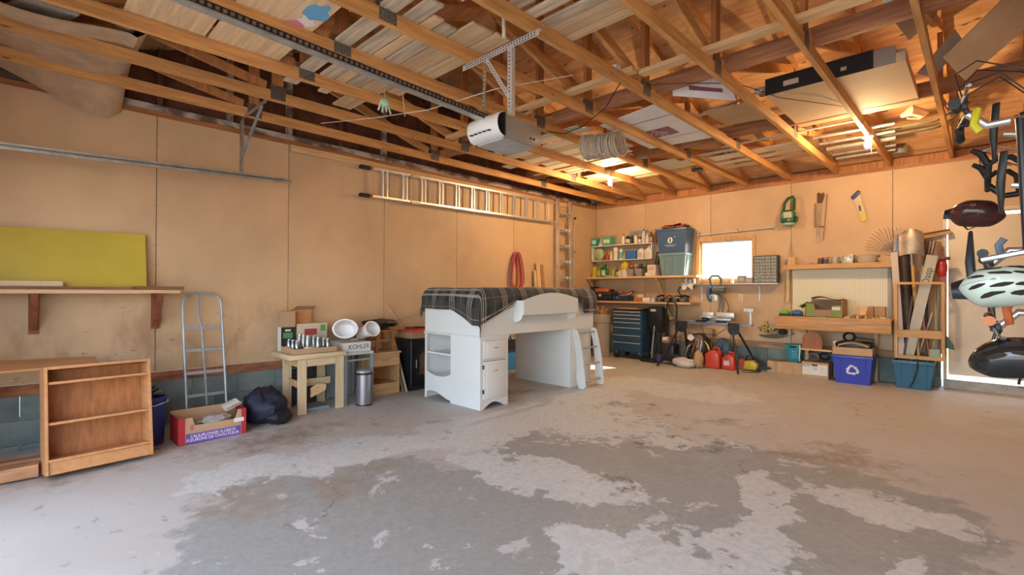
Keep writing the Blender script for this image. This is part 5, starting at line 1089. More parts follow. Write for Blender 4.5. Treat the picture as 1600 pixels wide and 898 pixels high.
for i, (x, c) in enumerate([(1.56, (.04, .04, .045)), (1.70, (.07, .05, .04)), (1.84, (.03, .035, .04)), (1.98, (.10, .09, .08))]):
    t = T('hand_tool', 'dark power tool on the right half of the lower plank shelf, %s from the left' % ord_(i), 'power tool', (x, -.28, z), 'dark tools on the lower plank')
    M().bx(x-.055, -.37, z, x+.055, -.20, z+.06+.015*(i % 2)).b('body', pl(c), t, bev=.015); M().tube([(x-.04, -.36, z+.085), (x+.02, -.30, z+.115), (x+.05, -.22, z+.09)], .018, 8).b('handle', (m_black, pl((.35, .06, .04)), m_steel, m_black)[i], t, True); M().lathe([(.022, 0), (.022, .03)], (x+.02, -.405, z+.035), 10, (0, 1, 0)).b('head', m_steel, t, True)
# ------------------------------------------------------------------ floor things along the back wall
zf = fz(-.45)
t = T('grey_barrel', 'tall grey plastic barrel filled with firewood left of the tool chest', 'barrel', (.52, -.58, zf)); M().lathe([(.155, zf), (.165, .08), (.17, .62), (.185, .63), (.185, .78), (.17, .78), (.155, .66), (.145, .05)], (.52, -.60, 0), 22).b('barrel', pl((.36, .33, .29)), t, True)
for k in range(7):
    a = k*.9; tag(M().beam((.52+.05*math.cos(a), -.60+.05*math.sin(a), .40), (.52+.11*math.cos(a), -.60+.11*math.sin(a), .86+.03*(k % 3)), .06, .05).b('split_log', wood('split_log', (.42, .22, .10), 'z', .3)), 'split log sticking out of the grey barrel, %s around the rim' % ord_(k), 'firewood', 'firewood in the grey barrel')
t = T('tool_chest', 'blue steel rolling tool chest with white drawer edges', 'tool chest', (1.04, -.32, zf)); mbl = mat('chest_blue', (.03, .085, .16), .35, .2, .1, 5)
cx0, cx1, cy0, cy1 = .745, 1.335, -.56, -.10
M().bx(cx0, cy0+.012, .12, cx1, cy1, .855).b('body', mbl, t); M().bx(cx0-.005, cy0-.005, .8555, cx1+.005, cy1+.005, .88).b('top_tray', m_black, t)
zz = [.17, .295, .425, .56, .655, .725, .79]
mst_ = mat('drawer_trim', (.66, .67, .66), .35, .5)
for a, b in zip([.125]+zz[1:], zz[1:]+[.85]):
    d_ = M().bx(cx0+.02, cy0, a+.004, cx1-.02, cy0+.0115, b-.004).b('drawer', mbl, t); M().bx(cx0+.025, cy0-.008, b-.022, cx1-.025, cy0-.0005, b-.008).b('pull_edge', mst_, d_)
M().bx(1.09, cy0-.0095, .815, 1.20, cy0-.0085, .83).b('name_plate', m_chrome, t)
for x in (cx0+.06, cx1-.06):
    for y in (cy0+.05, cy1-.05):
        M().lathe([(.02, -.016), (.05, -.016), (.052, 0), (.05, .016), (.02, .016)], (x, y, fz(y)+.052), 16, (1, 0, .3)).b('caster_wheel', m_blackr, t, True); M().beam((x, y, fz(y)+.05), (x, y, .119), .03, .045, (0, 1, 0)).b('caster_fork', m_zinc, t)
put('scrap_board', 'brown board lying on the tool chest', 'board', M().bx(.80, -.48, .881, 1.20, -.15, .90), m_pine, None, False)
t = T('black_case', 'tall black case with a pale label beside the tool chest', 'case', (1.48, -.3, .5)); M().bx(1.36, -.40, .48, 1.62, -.12, .93).b('shell', m_black, t, bev=.01); M().bx(1.42, -.403, .85, 1.52, -.4, .89).b('label', pl((.6, .58, .52)), t)
t['label'] = 'tall black case with a pale label on a stand beside the tool chest'
for x in (1.375, 1.605):
    for y in (-.39, -.13): M().bx(x-.012, y-.012, fz(y), x+.012, y+.012, .479).b('leg', m_black, t)
t = T('vacuum_wand', 'grey vacuum wand with black head standing beside the tool chest', 'vacuum', (1.56, -.52, zf)); M().tube([(1.58, -.55, .05), (1.585, -.46, .60)], .016, 8).b('wand', m_zinc, t, True); M().bx(1.42, -.66, fz(-.6), 1.68, -.53, .05).b('head', m_black, t, bev=.015); M().tube([(1.585, -.46, .60), (1.60, -.44, .66), (1.65, -.46, .64), (1.67, -.55, .4), (1.66, -.6, .1)], .014, 8).b('hose', m_blackr, t, True)
t.location.x -= .06
# pressure washer
t = T('pressure_washer', 'black pressure washer with purple wheels and a coiled hose', 'pressure washer', (1.88, -.70, fz(-.7))); zf = fz(-.7)
M().bx(1.84, -.85, .05, 2.06, -.62, .33).b('body', m_black, t, bev=.03); jitter(M().ball((1.90, -.72, .36), (.10, .10, .06), 12), .008, 20).b('engine', pl((.25, .12, .10)), t, True); M().bx(1.84, -.80, .37, 1.93, -.72, .44).b('fuel_cap', pl((.6, .56, .5)), t)
for x in (1.80, 2.10):
    w_ = M().lathe([(.05, -.02), (.095, -.02), (.10, -.012), (.10, .012), (.095, .02), (.05, .02)], (x, -.84, zf+.10), 20, (1, -.3, 0)).b('wheel', m_blackr, t, True); M().lathe([(.0, -.0215), (.072, -.0215), (.072, .0215), (.0, .0215)], (x, -.84, zf+.10), 18, (1, -.3, 0)).b('hub', pl((.16, .09, .42)), w_, True)
for x in (1.82, 2.0): M().tube([(x, -.66, .15), (x, -.62, .70), (x+.02, -.64, .95)], .012, 8).b('handle_tube', m_black, t, True)
M().tube([(1.84, -.64, .95), (1.87, -.66, 1.02), (1.99, -.66, 1.02), (2.02, -.64, .95)], .014, 8).b('grip', m_blackr, t, True)
for k in range(6): M().tube([(1.80+.012*k, -.70+.01*k+.03*math.sin(a), .60+.15*math.cos(a)) for a in [2*PI*j/14 for j in range(14)]] if 0 else [(1.80+.085*math.sin(a)+.006*k, -.705-.012*k, .58+.15*math.cos(a)) for a in [2*PI*j/14 for j in range(14)]], .009, 6, True).b('hose_loop', m_black, t, True)
M().lathe([(.03, 0), (.045, .02), (.03, .04)], (1.95, -.70, .75), 12, (0, -1, 0)).b('gauge', m_chrome, t, True)
t.location += Vector((-.08, .17, 0))
# heap under the saw stand
t = T('machine_heap', 'dark small engine parts heaped under the saw stand', 'machine', (2.15, -.38, 0)); zf = 0; heap = t
jitter(M().ball((2.15, -.33, .26), (.20, .17, .25), 18, .35, 2.5, 2), .02, 14).b('engine_block', mat('greasy_metal', (.06, .045, .035), .45, .5, .5, 12, c2=(.20, .13, .09)), t, True)
for k in range(6): M().tube([(2.0+.06*k, -.50, .12+.05*(k % 3)), (2.06+.05*k, -.54+.02*k, .30+.03*k), (2.18+.03*k, -.42, .42-.02*k)], .012+.004*(k % 2), 7).b('pipe', (m_steel, m_black, pl((.35, .09, .05)), m_zinc)[k % 4], t, True)
M().lathe([(.02, -.01), (.05, -.01), (.05, .01), (.02, .01)], (2.10, -.52, .45), 16, (.3, -1, .2)).b('pulley', pl((.65, .62, .56)), t, True); M().bx(2.20, -.25, .45, 2.34, -.12, .58).b('plate', m_card, t)
heap.location += Vector((.09, .02, 0))
put('canvas_sack', 'limp off-white sack on the floor in front of the engine parts', 'sack', jitter(M().ball((2.19, -.74, fz(-.7)+.072), (.19, .10, .075), 20, .35, 2.2, 3), .012, 16), mat('canvas', (.58, .50, .41), .9, 0, .15, 14, b=.3))
put('paper_sack', 'brown paper sack standing between the engine parts and the gas cans', 'sack', jitter(M().ball((2.385, -.65, .13), (.08, .085, .14), 14, .2, 2, 7), .01, 18), mat('kraft_paper', (.46, .28, .15), .85, 0, .12, 8))
put('blue_tarp', 'bunched blue-grey tarp behind the gas cans', 'tarp', jitter(M().ball((2.58, -.17, .28), (.16, .12, .15), 16, .4, 2.5, 6), .02, 15), mat('blue_tarp', (.05, .10, .16), .5, 0, .5, 9, c2=(.20, .26, .26)))
mgc = pl((.52, .055, .025), .35)
def gascan(x, y, w, d, h, lab, extra):
    z = fz(y); t = T('gas_can', lab, 'gas can', (x, y, z), 'red gas cans')
    M().prism([(x-w/2, z), (x+w/2, z), (x+w/2, z+h*.72), (x+w*.25, z+h*.86), (x-w*.1, z+h*.86), (x-w/2, z+h*.66)], 'y', y-d/2, y+d/2).b('tank', mgc, t, bev=.025, seg=3)
    M().tube([(x-w*.02, y, z+h*.84), (x+.0, y, z+h*1.0), (x+w*.34, y, z+h*.95), (x+w*.42, y, z+h*.70)], .018, 8).b('handle', mgc, t, True)
    M().lathe([(.028, 0), (.03, .03), (.022, .04)], (x-w*.27, y, z+h*.74), 12, (-.5, 0, 1)).b('cap', pl((.10, .05, .02)), t, True)
    if extra: M().tube([(x-w*.3, y, z+h*.8), (x-w*.42, y-.01, z+h*1.08), (x-w*.6, y-.02, z+h*1.25)], [.016, .012, .008], 8).b('spout', pl((.6, .45, .05)), t, True)
    else: M().bx(x-w*.3, y-d/2-.0012, z+h*.25, x+w*.12, y-d/2+.0, z+h*.52).b('warning_label', pl((.55, .5, .55)), t)
gascan(2.555, -.47, .235, .19, .33, 'larger red gas can with a yellow spout under the saw stand', 1); gascan(2.79, -.45, .20, .17, .27, 'smaller red gas can with a printed label under the saw stand', 0)
put('red_crate', 'low red slatted crate right of the gas cans', 'crate', M().bx(2.905, -.40, 0, 3.0, -.28, .16).bx(2.915, -.405, .03, 2.99, -.4, .05).bx(2.915, -.405, .08, 2.99, -.4, .10), pl((.38, .05, .03)), None, False)
t = T('chainsaw', 'yellow and black chainsaw on the floor beside the saw stand leg', 'chainsaw', (3.08, -.34, 0)); z = fz(-.3)
M().prism([(2.98, z+.02), (3.16, z+.02), (3.18, z+.10), (3.12, z+.16), (3.0, z+.15)], 'y', -.42, -.30).b('housing', pl((.55, .40, .03)), t, bev=.012); M().tube([(3.0, -.37, z+.15), (3.03, -.40, z+.22), (3.12, -.40, z+.23), (3.17, -.37, z+.15)], .013, 8).b('front_handle', m_black, t, True); M().bx(2.975, -.41, z, 3.20, -.31, z+.019).b('sled', m_black, t)
M().prism([(3.18, z+.04), (3.34, z+.045), (3.36, z+.065), (3.34, z+.085), (3.18, z+.09)], 'y', -.37, -.362).b('guide_bar', m_black, t); M().tube([(3.15, -.34, z+.16), (3.24, -.32, z+.14), (3.23, -.32, z+.05)], .014, 8).b('rear_handle', m_black, t, True)
t.location.y += .0
# ------------------------------------------------------------------ miter saw stand
t = T('saw_stand', 'folding miter saw stand with black legs and blue-grey beam', 'saw stand', (2.5, -.5, fz(-.5))); mbm = mat('stand_blue_grey', (.20, .25, .33), .35, .4, .08, 6)
M().bx(2.02, -.53, .675, 2.92, -.46, .715).b('beam', mbm, t, bev=.006); M().bx(2.08, -.535, .716, 2.80, -.515, .735).bx(2.08, -.475, .716, 2.80, -.455, .735).b('mount_rail', m_steel, t)
for a, b in (((2.06, -.52, .70), (1.82, -.93, fz(-.93))), ((2.05, -.46, .70), (2.00, -.14, fz(-.14))), ((2.86, -.53, .62), (3.04, -.80, fz(-.8))), ((2.90, -.46, .62), (3.12, -.12, fz(-.12)))): M().tube([a, b], .0165, 8).b('leg', m_black, t, True)
for x in (2.06, 2.88): M().prism(arc((x, .62), .085, PI, 2*PI, 10)+[(x+.085, .715), (x-.085, .715)], 'y', -.555, -.537).b('leg_bracket', m_black, t)
M().bx(2.921, -.52, .68, 3.14, -.47, .705).b('extension', mbm, t); M().bx(3.10, -.51, .706, 3.13, -.48, .90).b('support_post', m_zinc, t); M().bx(3.02, -.52, .901, 3.16, -.47, .945).b('work_stop', m_zinc, t)
for x in (2.30, 2.62): M().bx(x, -.57, .716, x+.16, -.42, .745).b('mount_bracket', m_black, t)
t = T('miter_saw', 'miter saw with blue blade guard on the folding stand', 'miter saw', (2.58, -.48, .746)); mcs = mat('cast_aluminium', (.62, .62, .62), .4, .5, .05, 8)
M().bx(2.30, -.60, .746, 2.86, -.36, .79).b('base', m_steel, t, bev=.01); M().lathe([(.15, .7905), (.15, .812), (.14, .815)], (2.50, -.52, 0), 24).b('turntable', mcs, t, True)
M().bx(2.34, -.41, .791, 2.52, -.39, .87).bx(2.56, -.41, .791, 2.84, -.39, .87).b('fence', mcs, t, bev=.004); M().bx(2.46, -.72, .75, 2.54, -.61, .80).b('miter_arm', m_black, t, bev=.01)
M().beam((2.60, -.36, .83), (2.62, -.30, 1.06), .07, .06, (0, 1, 0)).b('pivot_arm', m_steel, t); M().beam((2.62, -.30, 1.06), (2.58, -.42, 1.22), .06, .07, (0, 1, 0)).b('head_arm', m_steel, t)
gd = M().lathe([(.0, -.016), (.13, -.016), (.14, 0), (.13, .016), (.0, .016)], (2.50, -.46, 1.17), 26, (1, .0, 0)).b('blade_guard', pl((.05, .14, .36), .3), t, True); M().lathe([(.0, -.0172), (.105, -.0172), (.105, .0172), (.0, .0172)], (2.50, -.46, 1.17), 24, (1, 0, 0)).b('blade', m_chrome, gd, True)
M().tube([(2.53, -.46, 1.22), (2.72, -.46, 1.22)], .052, 14).b('motor', mat('motor_grey', (.10, .10, .10), .4), t, True); M().bx(2.52, -.50, 1.04, 2.62, -.40, 1.15).b('gear_case', mcs, t, bev=.015)
M().tube([(2.53, -.52, 1.30), (2.52, -.56, 1.40), (2.56, -.57, 1.445), (2.66, -.57, 1.445), (2.70, -.56, 1.40), (2.68, -.52, 1.31), (2.60, -.52, 1.285)], .018, 8).b('handle', mat('handle_grey', (.17, .18, .15), .5), t, True)
tag(M().tube([(2.70, -.46, 1.16), (2.74, -.34, .95), (2.72, -.42, .62), (2.55, -.42, .50), (2.38, -.42, .52), (2.30, -.36, .66)], .005, 6).b('hanging_cable', m_black), 'black cord looping below the miter saw', 'cord')
tag(M().tube([(2.72, -.34, .90), (2.75, -.30, .5), (2.72, -.28, .23)], .005, 6).b('hanging_cable', m_black), 'black cord with plug hanging from the miter saw to the floor', 'cord')
tag(M().tube([(3.0, -.55, fz(-.5)+.006), (3.10, -.58, fz(-.5)+.006), (3.24, -.48, fz(-.4)+.006)], .005, 6).b('floor_cable', m_black), 'thin black cord on the floor beside the stand foot', 'cord')
# ------------------------------------------------------------------ window shelf
t = T('window_shelf', 'white window shelf on two metal brackets below the window', 'shelf', (2.6, -.08, 1.31))
M().bx(1.87, -.18, 1.318, 3.39, -.022, 1.337).b('board', mws, t)
for x in (2.16, 3.08): M().bx(x, -.021, 1.06, x+.02, -.003, 1.34).b('bracket_upright', m_white, t); M().bx(x, -.16, 1.30, x+.02, -.0215, 1.317).b('bracket_arm', m_white, t)
t = T('parts_cabinet', 'grey parts cabinet with rows of small drawers on the window shelf', 'cabinet', (3.21, -.1, 1.338)); zc = 1.338
M().bx(3.045, -.16, zc, 3.055, -.025, zc+.42).bx(3.375, -.16, zc, 3.385, -.025, zc+.42).bx(3.0551, -.16, zc+.41, 3.3749, -.025, zc+.42).bx(3.0551, -.16, zc, 3.3749, -.025, zc+.01).bx(3.0551, -.035, zc+.0101, 3.3749, -.025, zc+.4099).b('case', mat('cabinet_dark', (.06, .065, .07), .5), t)
mdr = mat('smoky_drawer', (.32, .32, .29), .3, 0, .1, 20)
for r in range(8):
    n = 4 if r < 6 else 2
    for c in range(n):
        w = .32/n; x = 3.055+w*c; zz_ = zc+.41-.05*(r+1)
        d_ = M().bx(x+.003, -.165, zz_+.003, x+w-.003, -.04, zz_+.046).b('drawer', mdr, t); M().bx(x+w*.3, -.172, zz_+.016, x+w*.7, -.1655, zz_+.022).b('pull', MATS['cabinet_dark'], d_)
parts_box('small_carton', 'grey printed box left of the parts cabinet on the window shelf', 'box', (2.80, -.15, 1.338), (2.91, -.06, 1.455), MATS['grey_carton'], (.5, .4, .36)); parts_box('small_carton', 'lower printed box touching the parts cabinet', 'box', (2.915, -.15, 1.338), (3.03, -.06, 1.425), MATS['grey_carton'], (.52, .4, .34))
bot(2.70, -.09, 1.338, .022, .11, (.6, .66, .68), (.15, .4, .5), 'small white bottle with teal top on the window shelf')
for i, (x, h, c) in enumerate([(1.93, .12, (.75, .72, .66)), (2.0, .09, (.72, .70, .66)), (2.07, .13, (.7, .66, .6))]):
    bot(x, -.10, 1.338, .028, h, c, (.7, .68, .62), 'sunlit white bottle at the left end of the window shelf, %s' % ord_(i))
put('white_rag', 'white cloth draped at the left end of the window shelf', 'cloth', M().surf(lambda u, v: (1.90+.20*u+.01*math.sin(v*6), -.187-.012*math.sin(u*14)-.004, 1.345-.09*v*(1+.3*math.sin(u*9))), 14, 5, .003), pl((.78, .75, .7), .9))
t = T('curtain_rod', 'thin metal curtain rod above the window', 'curtain rod', (2.65, -.05, 2.17)); M().tube([(2.08, -.05, 2.165), (3.32, -.05, 2.20)], .009, 8).b('rod', mat('old_white', (.6, .55, .46), .5), t, True)
for x in (2.12, 2.75, 3.27): M().bx(x-.008, -.052, 2.165, x+.008, -.002, 2.215).b('rod_bracket', m_steel, t)
t = T('wall_outlet', 'ivory wall outlet under the window shelf', 'outlet', (2.80, -.005, 1.06)); M().bx(2.765, -.008, 1.045, 2.835, -.001, 1.16).b('plate', pl((.66, .56, .40)), t, bev=.002); M().bx(2.785, -.0095, 1.065, 2.815, -.0082, 1.095).bx(2.785, -.0095, 1.11, 2.815, -.0082, 1.14).b('socket', pl((.5, .42, .3)), t)
# yellow straps hung on the wall in a corner bracket
t = T('grey_sling', 'grey fabric sling fixed low on the back wall under the yellow straps', 'sling', (3.35, -.1, .45)); M().surf(lambda u, v: (3.10+.48*u, -.01-.20*v*math.sin(PI*min(1, u+.15)), .50+.06*u-.05*math.sin(PI*u)*(1-v)+.03*v), 10, 5, .004).b('sling', mat('sling_cloth', (.30, .24, .19), .9), t, True)
t = T('strap_bundle', 'bundle of yellow and black straps hung on the back wall left of the bench', 'straps', (3.27, -.1, .55)); random.seed(3)
for k in range(44):
    c = (pl((.55, .42, .06)), m_black, pl((.5, .45, .35)))[k % 3]; a = Vector((3.14+.22*random.random(), -.05-.10*random.random(), .565+.09*random.random())); d = Vector((random.uniform(-.09, .09), random.uniform(-.02, .02), random.uniform(.02, .10)))
    M().tube([a, a+d*.6+Vector((.02, 0, .02)), a+d], .008, 6).b('strap', c, t, True)
put('dark_pouch', 'small dark pouch between the straps and the workbench', 'pouch', jitter(M().ball((3.45, -.12, .60), (.06, .06, .045), 12, .2, 3, 1), .006, 18), m_blackr)
# ------------------------------------------------------------------ workbench corner
t = T('workbench', 'wall workbench with a wide plank apron and pegboard behind', 'workbench', (4.15, -.3, .0)); mbn = wood('bench_plank', (.50, .26, .10), 'x', .2, .5, .04)
M().bx(3.46, -.555, .83, 4.79, -.003, .855).b('bench_top', m_pine, t); M().bx(3.46, -.575, .675, 4.795, -.556, .858).b('apron', mbn, t, bev=.003)
M().bx(3.50, -.05, .55, 3.54, -.003, .829).b('cleat', m_pinez, t); M().bx(4.56, -.10, fz(-.1), 4.60, -.06, .829).b('leg', m_pinez, t); M().bx(3.72, -.06, fz(-.1), 3.745, -.02, .829).b('leg', m_pinez, t)
def peg():
    M_ = bpy.data.materials.new('pegboard'); M_.use_nodes = True; nt = M_.node_tree; p = nt.nodes['Principled BSDF']; L = nt.links.new
    tc = nn(nt, 'ShaderNodeTexCoord'); s = nn(nt, 'ShaderNodeVectorMath', operation='SCALE'); s.inputs['Scale'].default_value = 1/.0254; L(tc.outputs['Object'], s.inputs[0])
    f = nn(nt, 'ShaderNodeVectorMath', operation='FRACTION'); L(s.outputs[0], f.inputs[0]); d = nn(nt, 'ShaderNodeVectorMath', operation='SUBTRACT'); L(f.outputs[0], d.inputs[0]); d.inputs[1].default_value = (.5, .5, .5)
    m = nn(nt, 'ShaderNodeVectorMath', operation='MULTIPLY'); L(d.outputs[0], m.inputs[0]); m.inputs[1].default_value = (1, 0, 1)
    l = nn(nt, 'ShaderNodeVectorMath', operation='LENGTH'); L(m.outputs[0], l.inputs[0]); lt = nn(nt, 'ShaderNodeMath', operation='LESS_THAN'); L(l.outputs['Value'], lt.inputs[0]); lt.inputs[1].default_value = .15
    mx = nn(nt, 'ShaderNodeMix', data_type='RGBA'); L(lt.outputs[0], mx.inputs[0]); mx.inputs[6].default_value = (.72, .66, .48, 1); mx.inputs[7].default_value = (.12, .10, .07, 1); L(mx.outputs[2], p.inputs['Base Color']); p.inputs['Roughness'].default_value = .4
    return M_
pb = T('pegboard', 'cream pegboard panel on the wall behind the workbench', 'pegboard', (4.15, -.01, .86)); M().bx(3.56, -.032, .858, 4.735, -.026, 1.53).b('board', peg(), pb); M().bx(3.56, -.0255, .858, 3.60, -.013, 1.53).b('furring', m_pinez, pb); M().bx(4.69, -.0255, .858, 4.735, -.013, 1.53).b('furring', m_pinez, pb)
M().bx(4.70, -.036, .858, 4.735, -.0325, 1.53).b('edge_strip', mat('grey_edge', (.34, .34, .28), .5), pb)
t = T('bench_shelf', 'pine shelf with plank fascia above the pegboard', 'shelf', (4.1, -.1, 1.53)); M().bx(3.475, -.20, 1.545, 4.76, -.002, 1.565).b('board', m_pine, t); M().bx(3.475, -.22, 1.532, 4.76, -.2005, 1.60).b('fascia', wood('shelf_fascia', (.58, .32, .13), 'x', .15), t)
M().bx(3.475, -.05, 1.05, 3.52, -.003, 1.544).b('bracket_leg', m_pinez, t)
zs = 1.566
box('pine_block', 'pale upright pine block at the left end of the bench shelf', 'wood', (3.51, -.10, zs), (3.61, -.06, zs+.16), m_pinez)
t = T('snips', 'dark pliers lying on the bench shelf', 'pliers', (3.74, -.15, zs)); M().beam((3.66, -.16, zs+.012), (3.80, -.14, zs+.014), .02, .018).beam((3.76, -.13, zs+.034), (3.84, -.15, zs+.05), .02, .016).b('jaws', m_steel, t); M().tube([(3.66, -.17, zs+.012), (3.60, -.18, zs+.014)], .008, 6).b('grip', m_black, t)
can(3.94, -.12, zs, .034, .125, (.28, .07, .04), (.10, .05, .05), 'brown and red tin on the bench shelf'); can(4.01, -.14, zs, .034, .13, (.45, .14, .05), (.05, .09, .30), 'orange and blue tin on the bench shelf')
t = T('glass_tumbler', 'cloudy glass jar beside the blue tin on the bench shelf', 'jar', (4.12, -.12, zs)); M().lathe([(.042, zs), (.05, zs+.13), (.046, zs+.13), (.038, zs+.01)], (4.12, -.12, 0), 16).b('glass', mat('cloudy_glass', (.7, .64, .52), .1, 0, .1, tr=.5), t, True)
t = T('square_pail', 'pale metal square pail with handle on the bench shelf', 'pail', (4.27, -.12, zs)); M().add([(4.205, -.18, zs), (4.335, -.18, zs), (4.335, -.06, zs), (4.205, -.06, zs), (4.195, -.19, zs+.155), (4.345, -.19, zs+.155), (4.345, -.05, zs+.155), (4.195, -.05, zs+.155)], [(0, 1, 2, 3), (4, 7, 6, 5), (0, 4, 5, 1), (1, 5, 6, 2), (2, 6, 7, 3), (3, 7, 4, 0)]).b('pail', mat('pale_metal', (.52, .48, .38), .3, .3), t, bev=.012)
M().tube([(4.215, -.196, zs+.145), (4.235, -.205, zs+.09), (4.27, -.208, zs+.075), (4.305, -.205, zs+.09), (4.325, -.196, zs+.145)], .005, 6).b('handle', m_chrome, t, True)
t = T('stoneware_bowl', 'large beige stoneware crock with lugs at the right of the bench shelf', 'bowl', (4.47, -.11, zs)); M().lathe([(.085, zs), (.105, zs+.03), (.122, zs+.10), (.126, zs+.135), (.114, zs+.135), (.10, zs+.05), (.0, zs+.03)], (4.48, -.115, 0), 24, sy=.68).b('bowl', mat('stoneware', (.46, .38, .27), .4, 0, .06, 6), t, True); M().ball((4.61, -.115, zs+.12), (.018, .012, .016), 8).b('lug', pl((.2, .08, .05)), t, True)
# on the bench
zb = .856
t = T('produce_carton', 'torn green and brown produce carton lying open on the workbench', 'box', (4.05, -.32, zb)); mgr = pl((.20, .26, .06), .6)
x0, x1, y0, y1 = 3.84, 4.27, -.52, -.16
M().bx(x0, y0, zb, x1, y1, zb+.006).b('bottom', m_cardd, t); M().bx(x0, y1-.006, zb, x1, y1, zb+.24).b('back', m_cardd, t); M().bx(x1-.006, y0, zb, x1, y1-.007, zb+.24).b('side', m_card, t); M().bx(x0, y0, zb, x0+.006, y1-.007, zb+.20).b('side', mgr, t)
M().prism([(x0, zb), (x1-.007, zb), (x1-.007, zb+.17), (x1-.10, zb+.16), (x1-.12, zb+.10), (x0+.12, zb+.10), (x0+.10, zb+.19), (x0, zb+.19)], 'y', y0, y0+.006).b('front', mgr, t)
M().bx(x0+.10, y0-.0015, zb+.03, x1-.13, y0-.0003, zb+.095).b('red_brown_print', pl((.34, .14, .08)), t); M().bx(x1-.115, y0-.0015, zb+.10, x1-.02, y0-.0003, zb+.145).b('sticker', pl((.62, .58, .46)), t)
M().surf(lambda u, v: (x0+.02+.40*u, y1-.02-.14*v, zb+.24+.025*math.sin(u*6)+.02*v), 8, 3, .004).b('top_flap', m_cardd, t); M().surf(lambda u, v: (x0-.10+.10*u, y0+.02+.25*v, zb+.13+.06*u+.02*math.sin(v*5)), 3, 5, .004).b('side_flap', mgr, t)
M().bx(x0+.14, y0-.03, zb+.001, x1-.18, y0-.003, zb+.02).b('torn_piece', mgr, t)
for i, (x, c, c2, s_) in enumerate([(3.56, (.12, .42, .06), (.02, .02, .02), 'green'), (3.72, (.05, .16, .46), (.015, .02, .04), 'blue')]):
    t = T('scrub_brush', '%s plastic scrub brush at the left of the workbench' % s_, 'brush', (x, -.44, zb)); M().ball((x, -.44, zb+.05), (.075, .05, .035), 14).b('grip', pl(c, .3), t, True); M().bx(x-.07, -.48, zb, x+.07, -.40, zb+.028).b('bristles', pl(c2), t, bev=.008)
put('orange_pad', 'orange cloth behind the scrub brushes on the workbench', 'cloth', jitter(M().ball((3.68, -.28, zb+.045), (.07, .06, .045), 12, .2, 3, 4), .006, 18), pl((.5, .22, .10), .8))
random.seed(21)
for i in range(14):
    x, y = 4.36+.36*(i % 5)/4+random.uniform(-.02, .02), -.50+.15*(i//5)+random.uniform(-.02, .02); L_ = random.uniform(.05, .09); a = random.uniform(0, PI)
    put('wood_offcut', 'small wood offcut on the workbench, %s' % ('%s from left in the %s row' % (ord_(i % 5), ['front', 'middle', 'back'][i//5])), 'wood', M().bx(-L_/2, -.012, 0, L_/2, .012, .018+.012*(i % 3)).tf(Matrix.Translation((x, y, zb+.001))@Matrix.Rotation(a, 4, 'Z')), (m_pine, m_pale, m_card)[i % 3], 'wood offcuts on the workbench', False)
sheet('wood_tile', 'square plywood offcut leaning on the workbench offcuts', [(4.40, -.40, zb+.04), (4.52, -.46, zb+.04), (4.54, -.42, zb+.15), (4.42, -.36, zb+.15)], .01, m_pine, 'wood')
for i, x in enumerate((4.50, 4.63)): box('small_carton', 'small brown carton at the back of the workbench, %s' % ['left of the two', 'right of the two'][i], 'box', (x-.055, -.12, zb), (x+.055, -.04, zb+.15+.0*i), m_card, 'brown cartons at the back of the bench')
sheet('cream_strip', 'flat cream paper strip on the workbench beside the produce carton', [(4.285, -.53, zb+.001), (4.36, -.53, zb+.001), (4.36, -.35, zb+.02), (4.285, -.35, zb+.02)], .003, pl((.66, .56, .38), .7), 'paper')
# under the bench
zf = fz(-.3)
t = T('undershelf', 'low board on blocks under the workbench', 'shelf', (3.95, -.3, .39)); M().bx(3.75, -.46, .385, 4.14, -.15, .405).b('board', m_pine, t); M().bx(3.75, -.135, fz(-.1), 3.79, -.10, .384).b('post', m_pinez, t); M().bx(4.10, -.135, fz(-.1), 4.14, -.10, .384).b('post', m_pinez, t)
t = T('round_top_board', 'round topped brown board standing on the shelf under the workbench', 'board', (3.89, -.4, .406)); M().prism([(3.775, .406), (4.02, .406), (4.025, .54), (4.0, .60), (3.94, .645), (3.87, .65), (3.81, .61), (3.78, .55)], 'y', -.42, -.40).b('panel', wood('red_oak', (.36, .13, .05), 'z', .15), t); M().bx(3.80, -.399, .406, 3.99, -.37, .43).b('foot', m_pinez, t)
for i, (x, y, z_, r) in enumerate([(3.90, -.30, .255, .06), (4.02, -.28, .265, .055)]):
    put('cable_ring', 'coiled %s ring stored under the bench board' % ['brown hose', 'black cable'][i], 'coil', M().tube([(x+r*math.cos(a), y-.05*math.cos(a*.5), z_+.03+r*.8*math.sin(a)) for a in [2*PI*j/16 for j in range(16)]], .015, 8, True), (pl((.22, .13, .08)), m_black)[i])
t = T('archive_box', 'white and kraft file box with hand hole on the floor under the bench', 'box', (3.93, -.3, zf)); M().bx(3.765, -.40, zf, 4.09, -.14, .215).b('carton', m_card, t); M().bx(3.775, -.4018, .04, 4.08, -.4002, .185).b('white_front', pl((.70, .66, .58), .6), t)
M().prism([(3.895, .165), (3.955, .165), (3.965, .175), (3.955, .185), (3.895, .185), (3.885, .175)], 'y', -.4035, -.402).b('hand_hole', m_dark_gap, t); txt('BOX', .05, m_black, t, (3.825, -.4022, .165), (1, 0, 0), (0, 0, 1), .0004)
M().bx(3.90, -.403, .14, 3.96, -.4022, .146).bx(3.90, -.403, .125, 3.96, -.4022, .131).bx(3.90, -.403, .11, 3.96, -.4022, .116).bx(3.99, -.403, .14, 4.05, -.4022, .145).bx(3.99, -.403, .11, 4.05, -.4022, .115).b('printed_lines', pl((.35, .32, .28)), t)
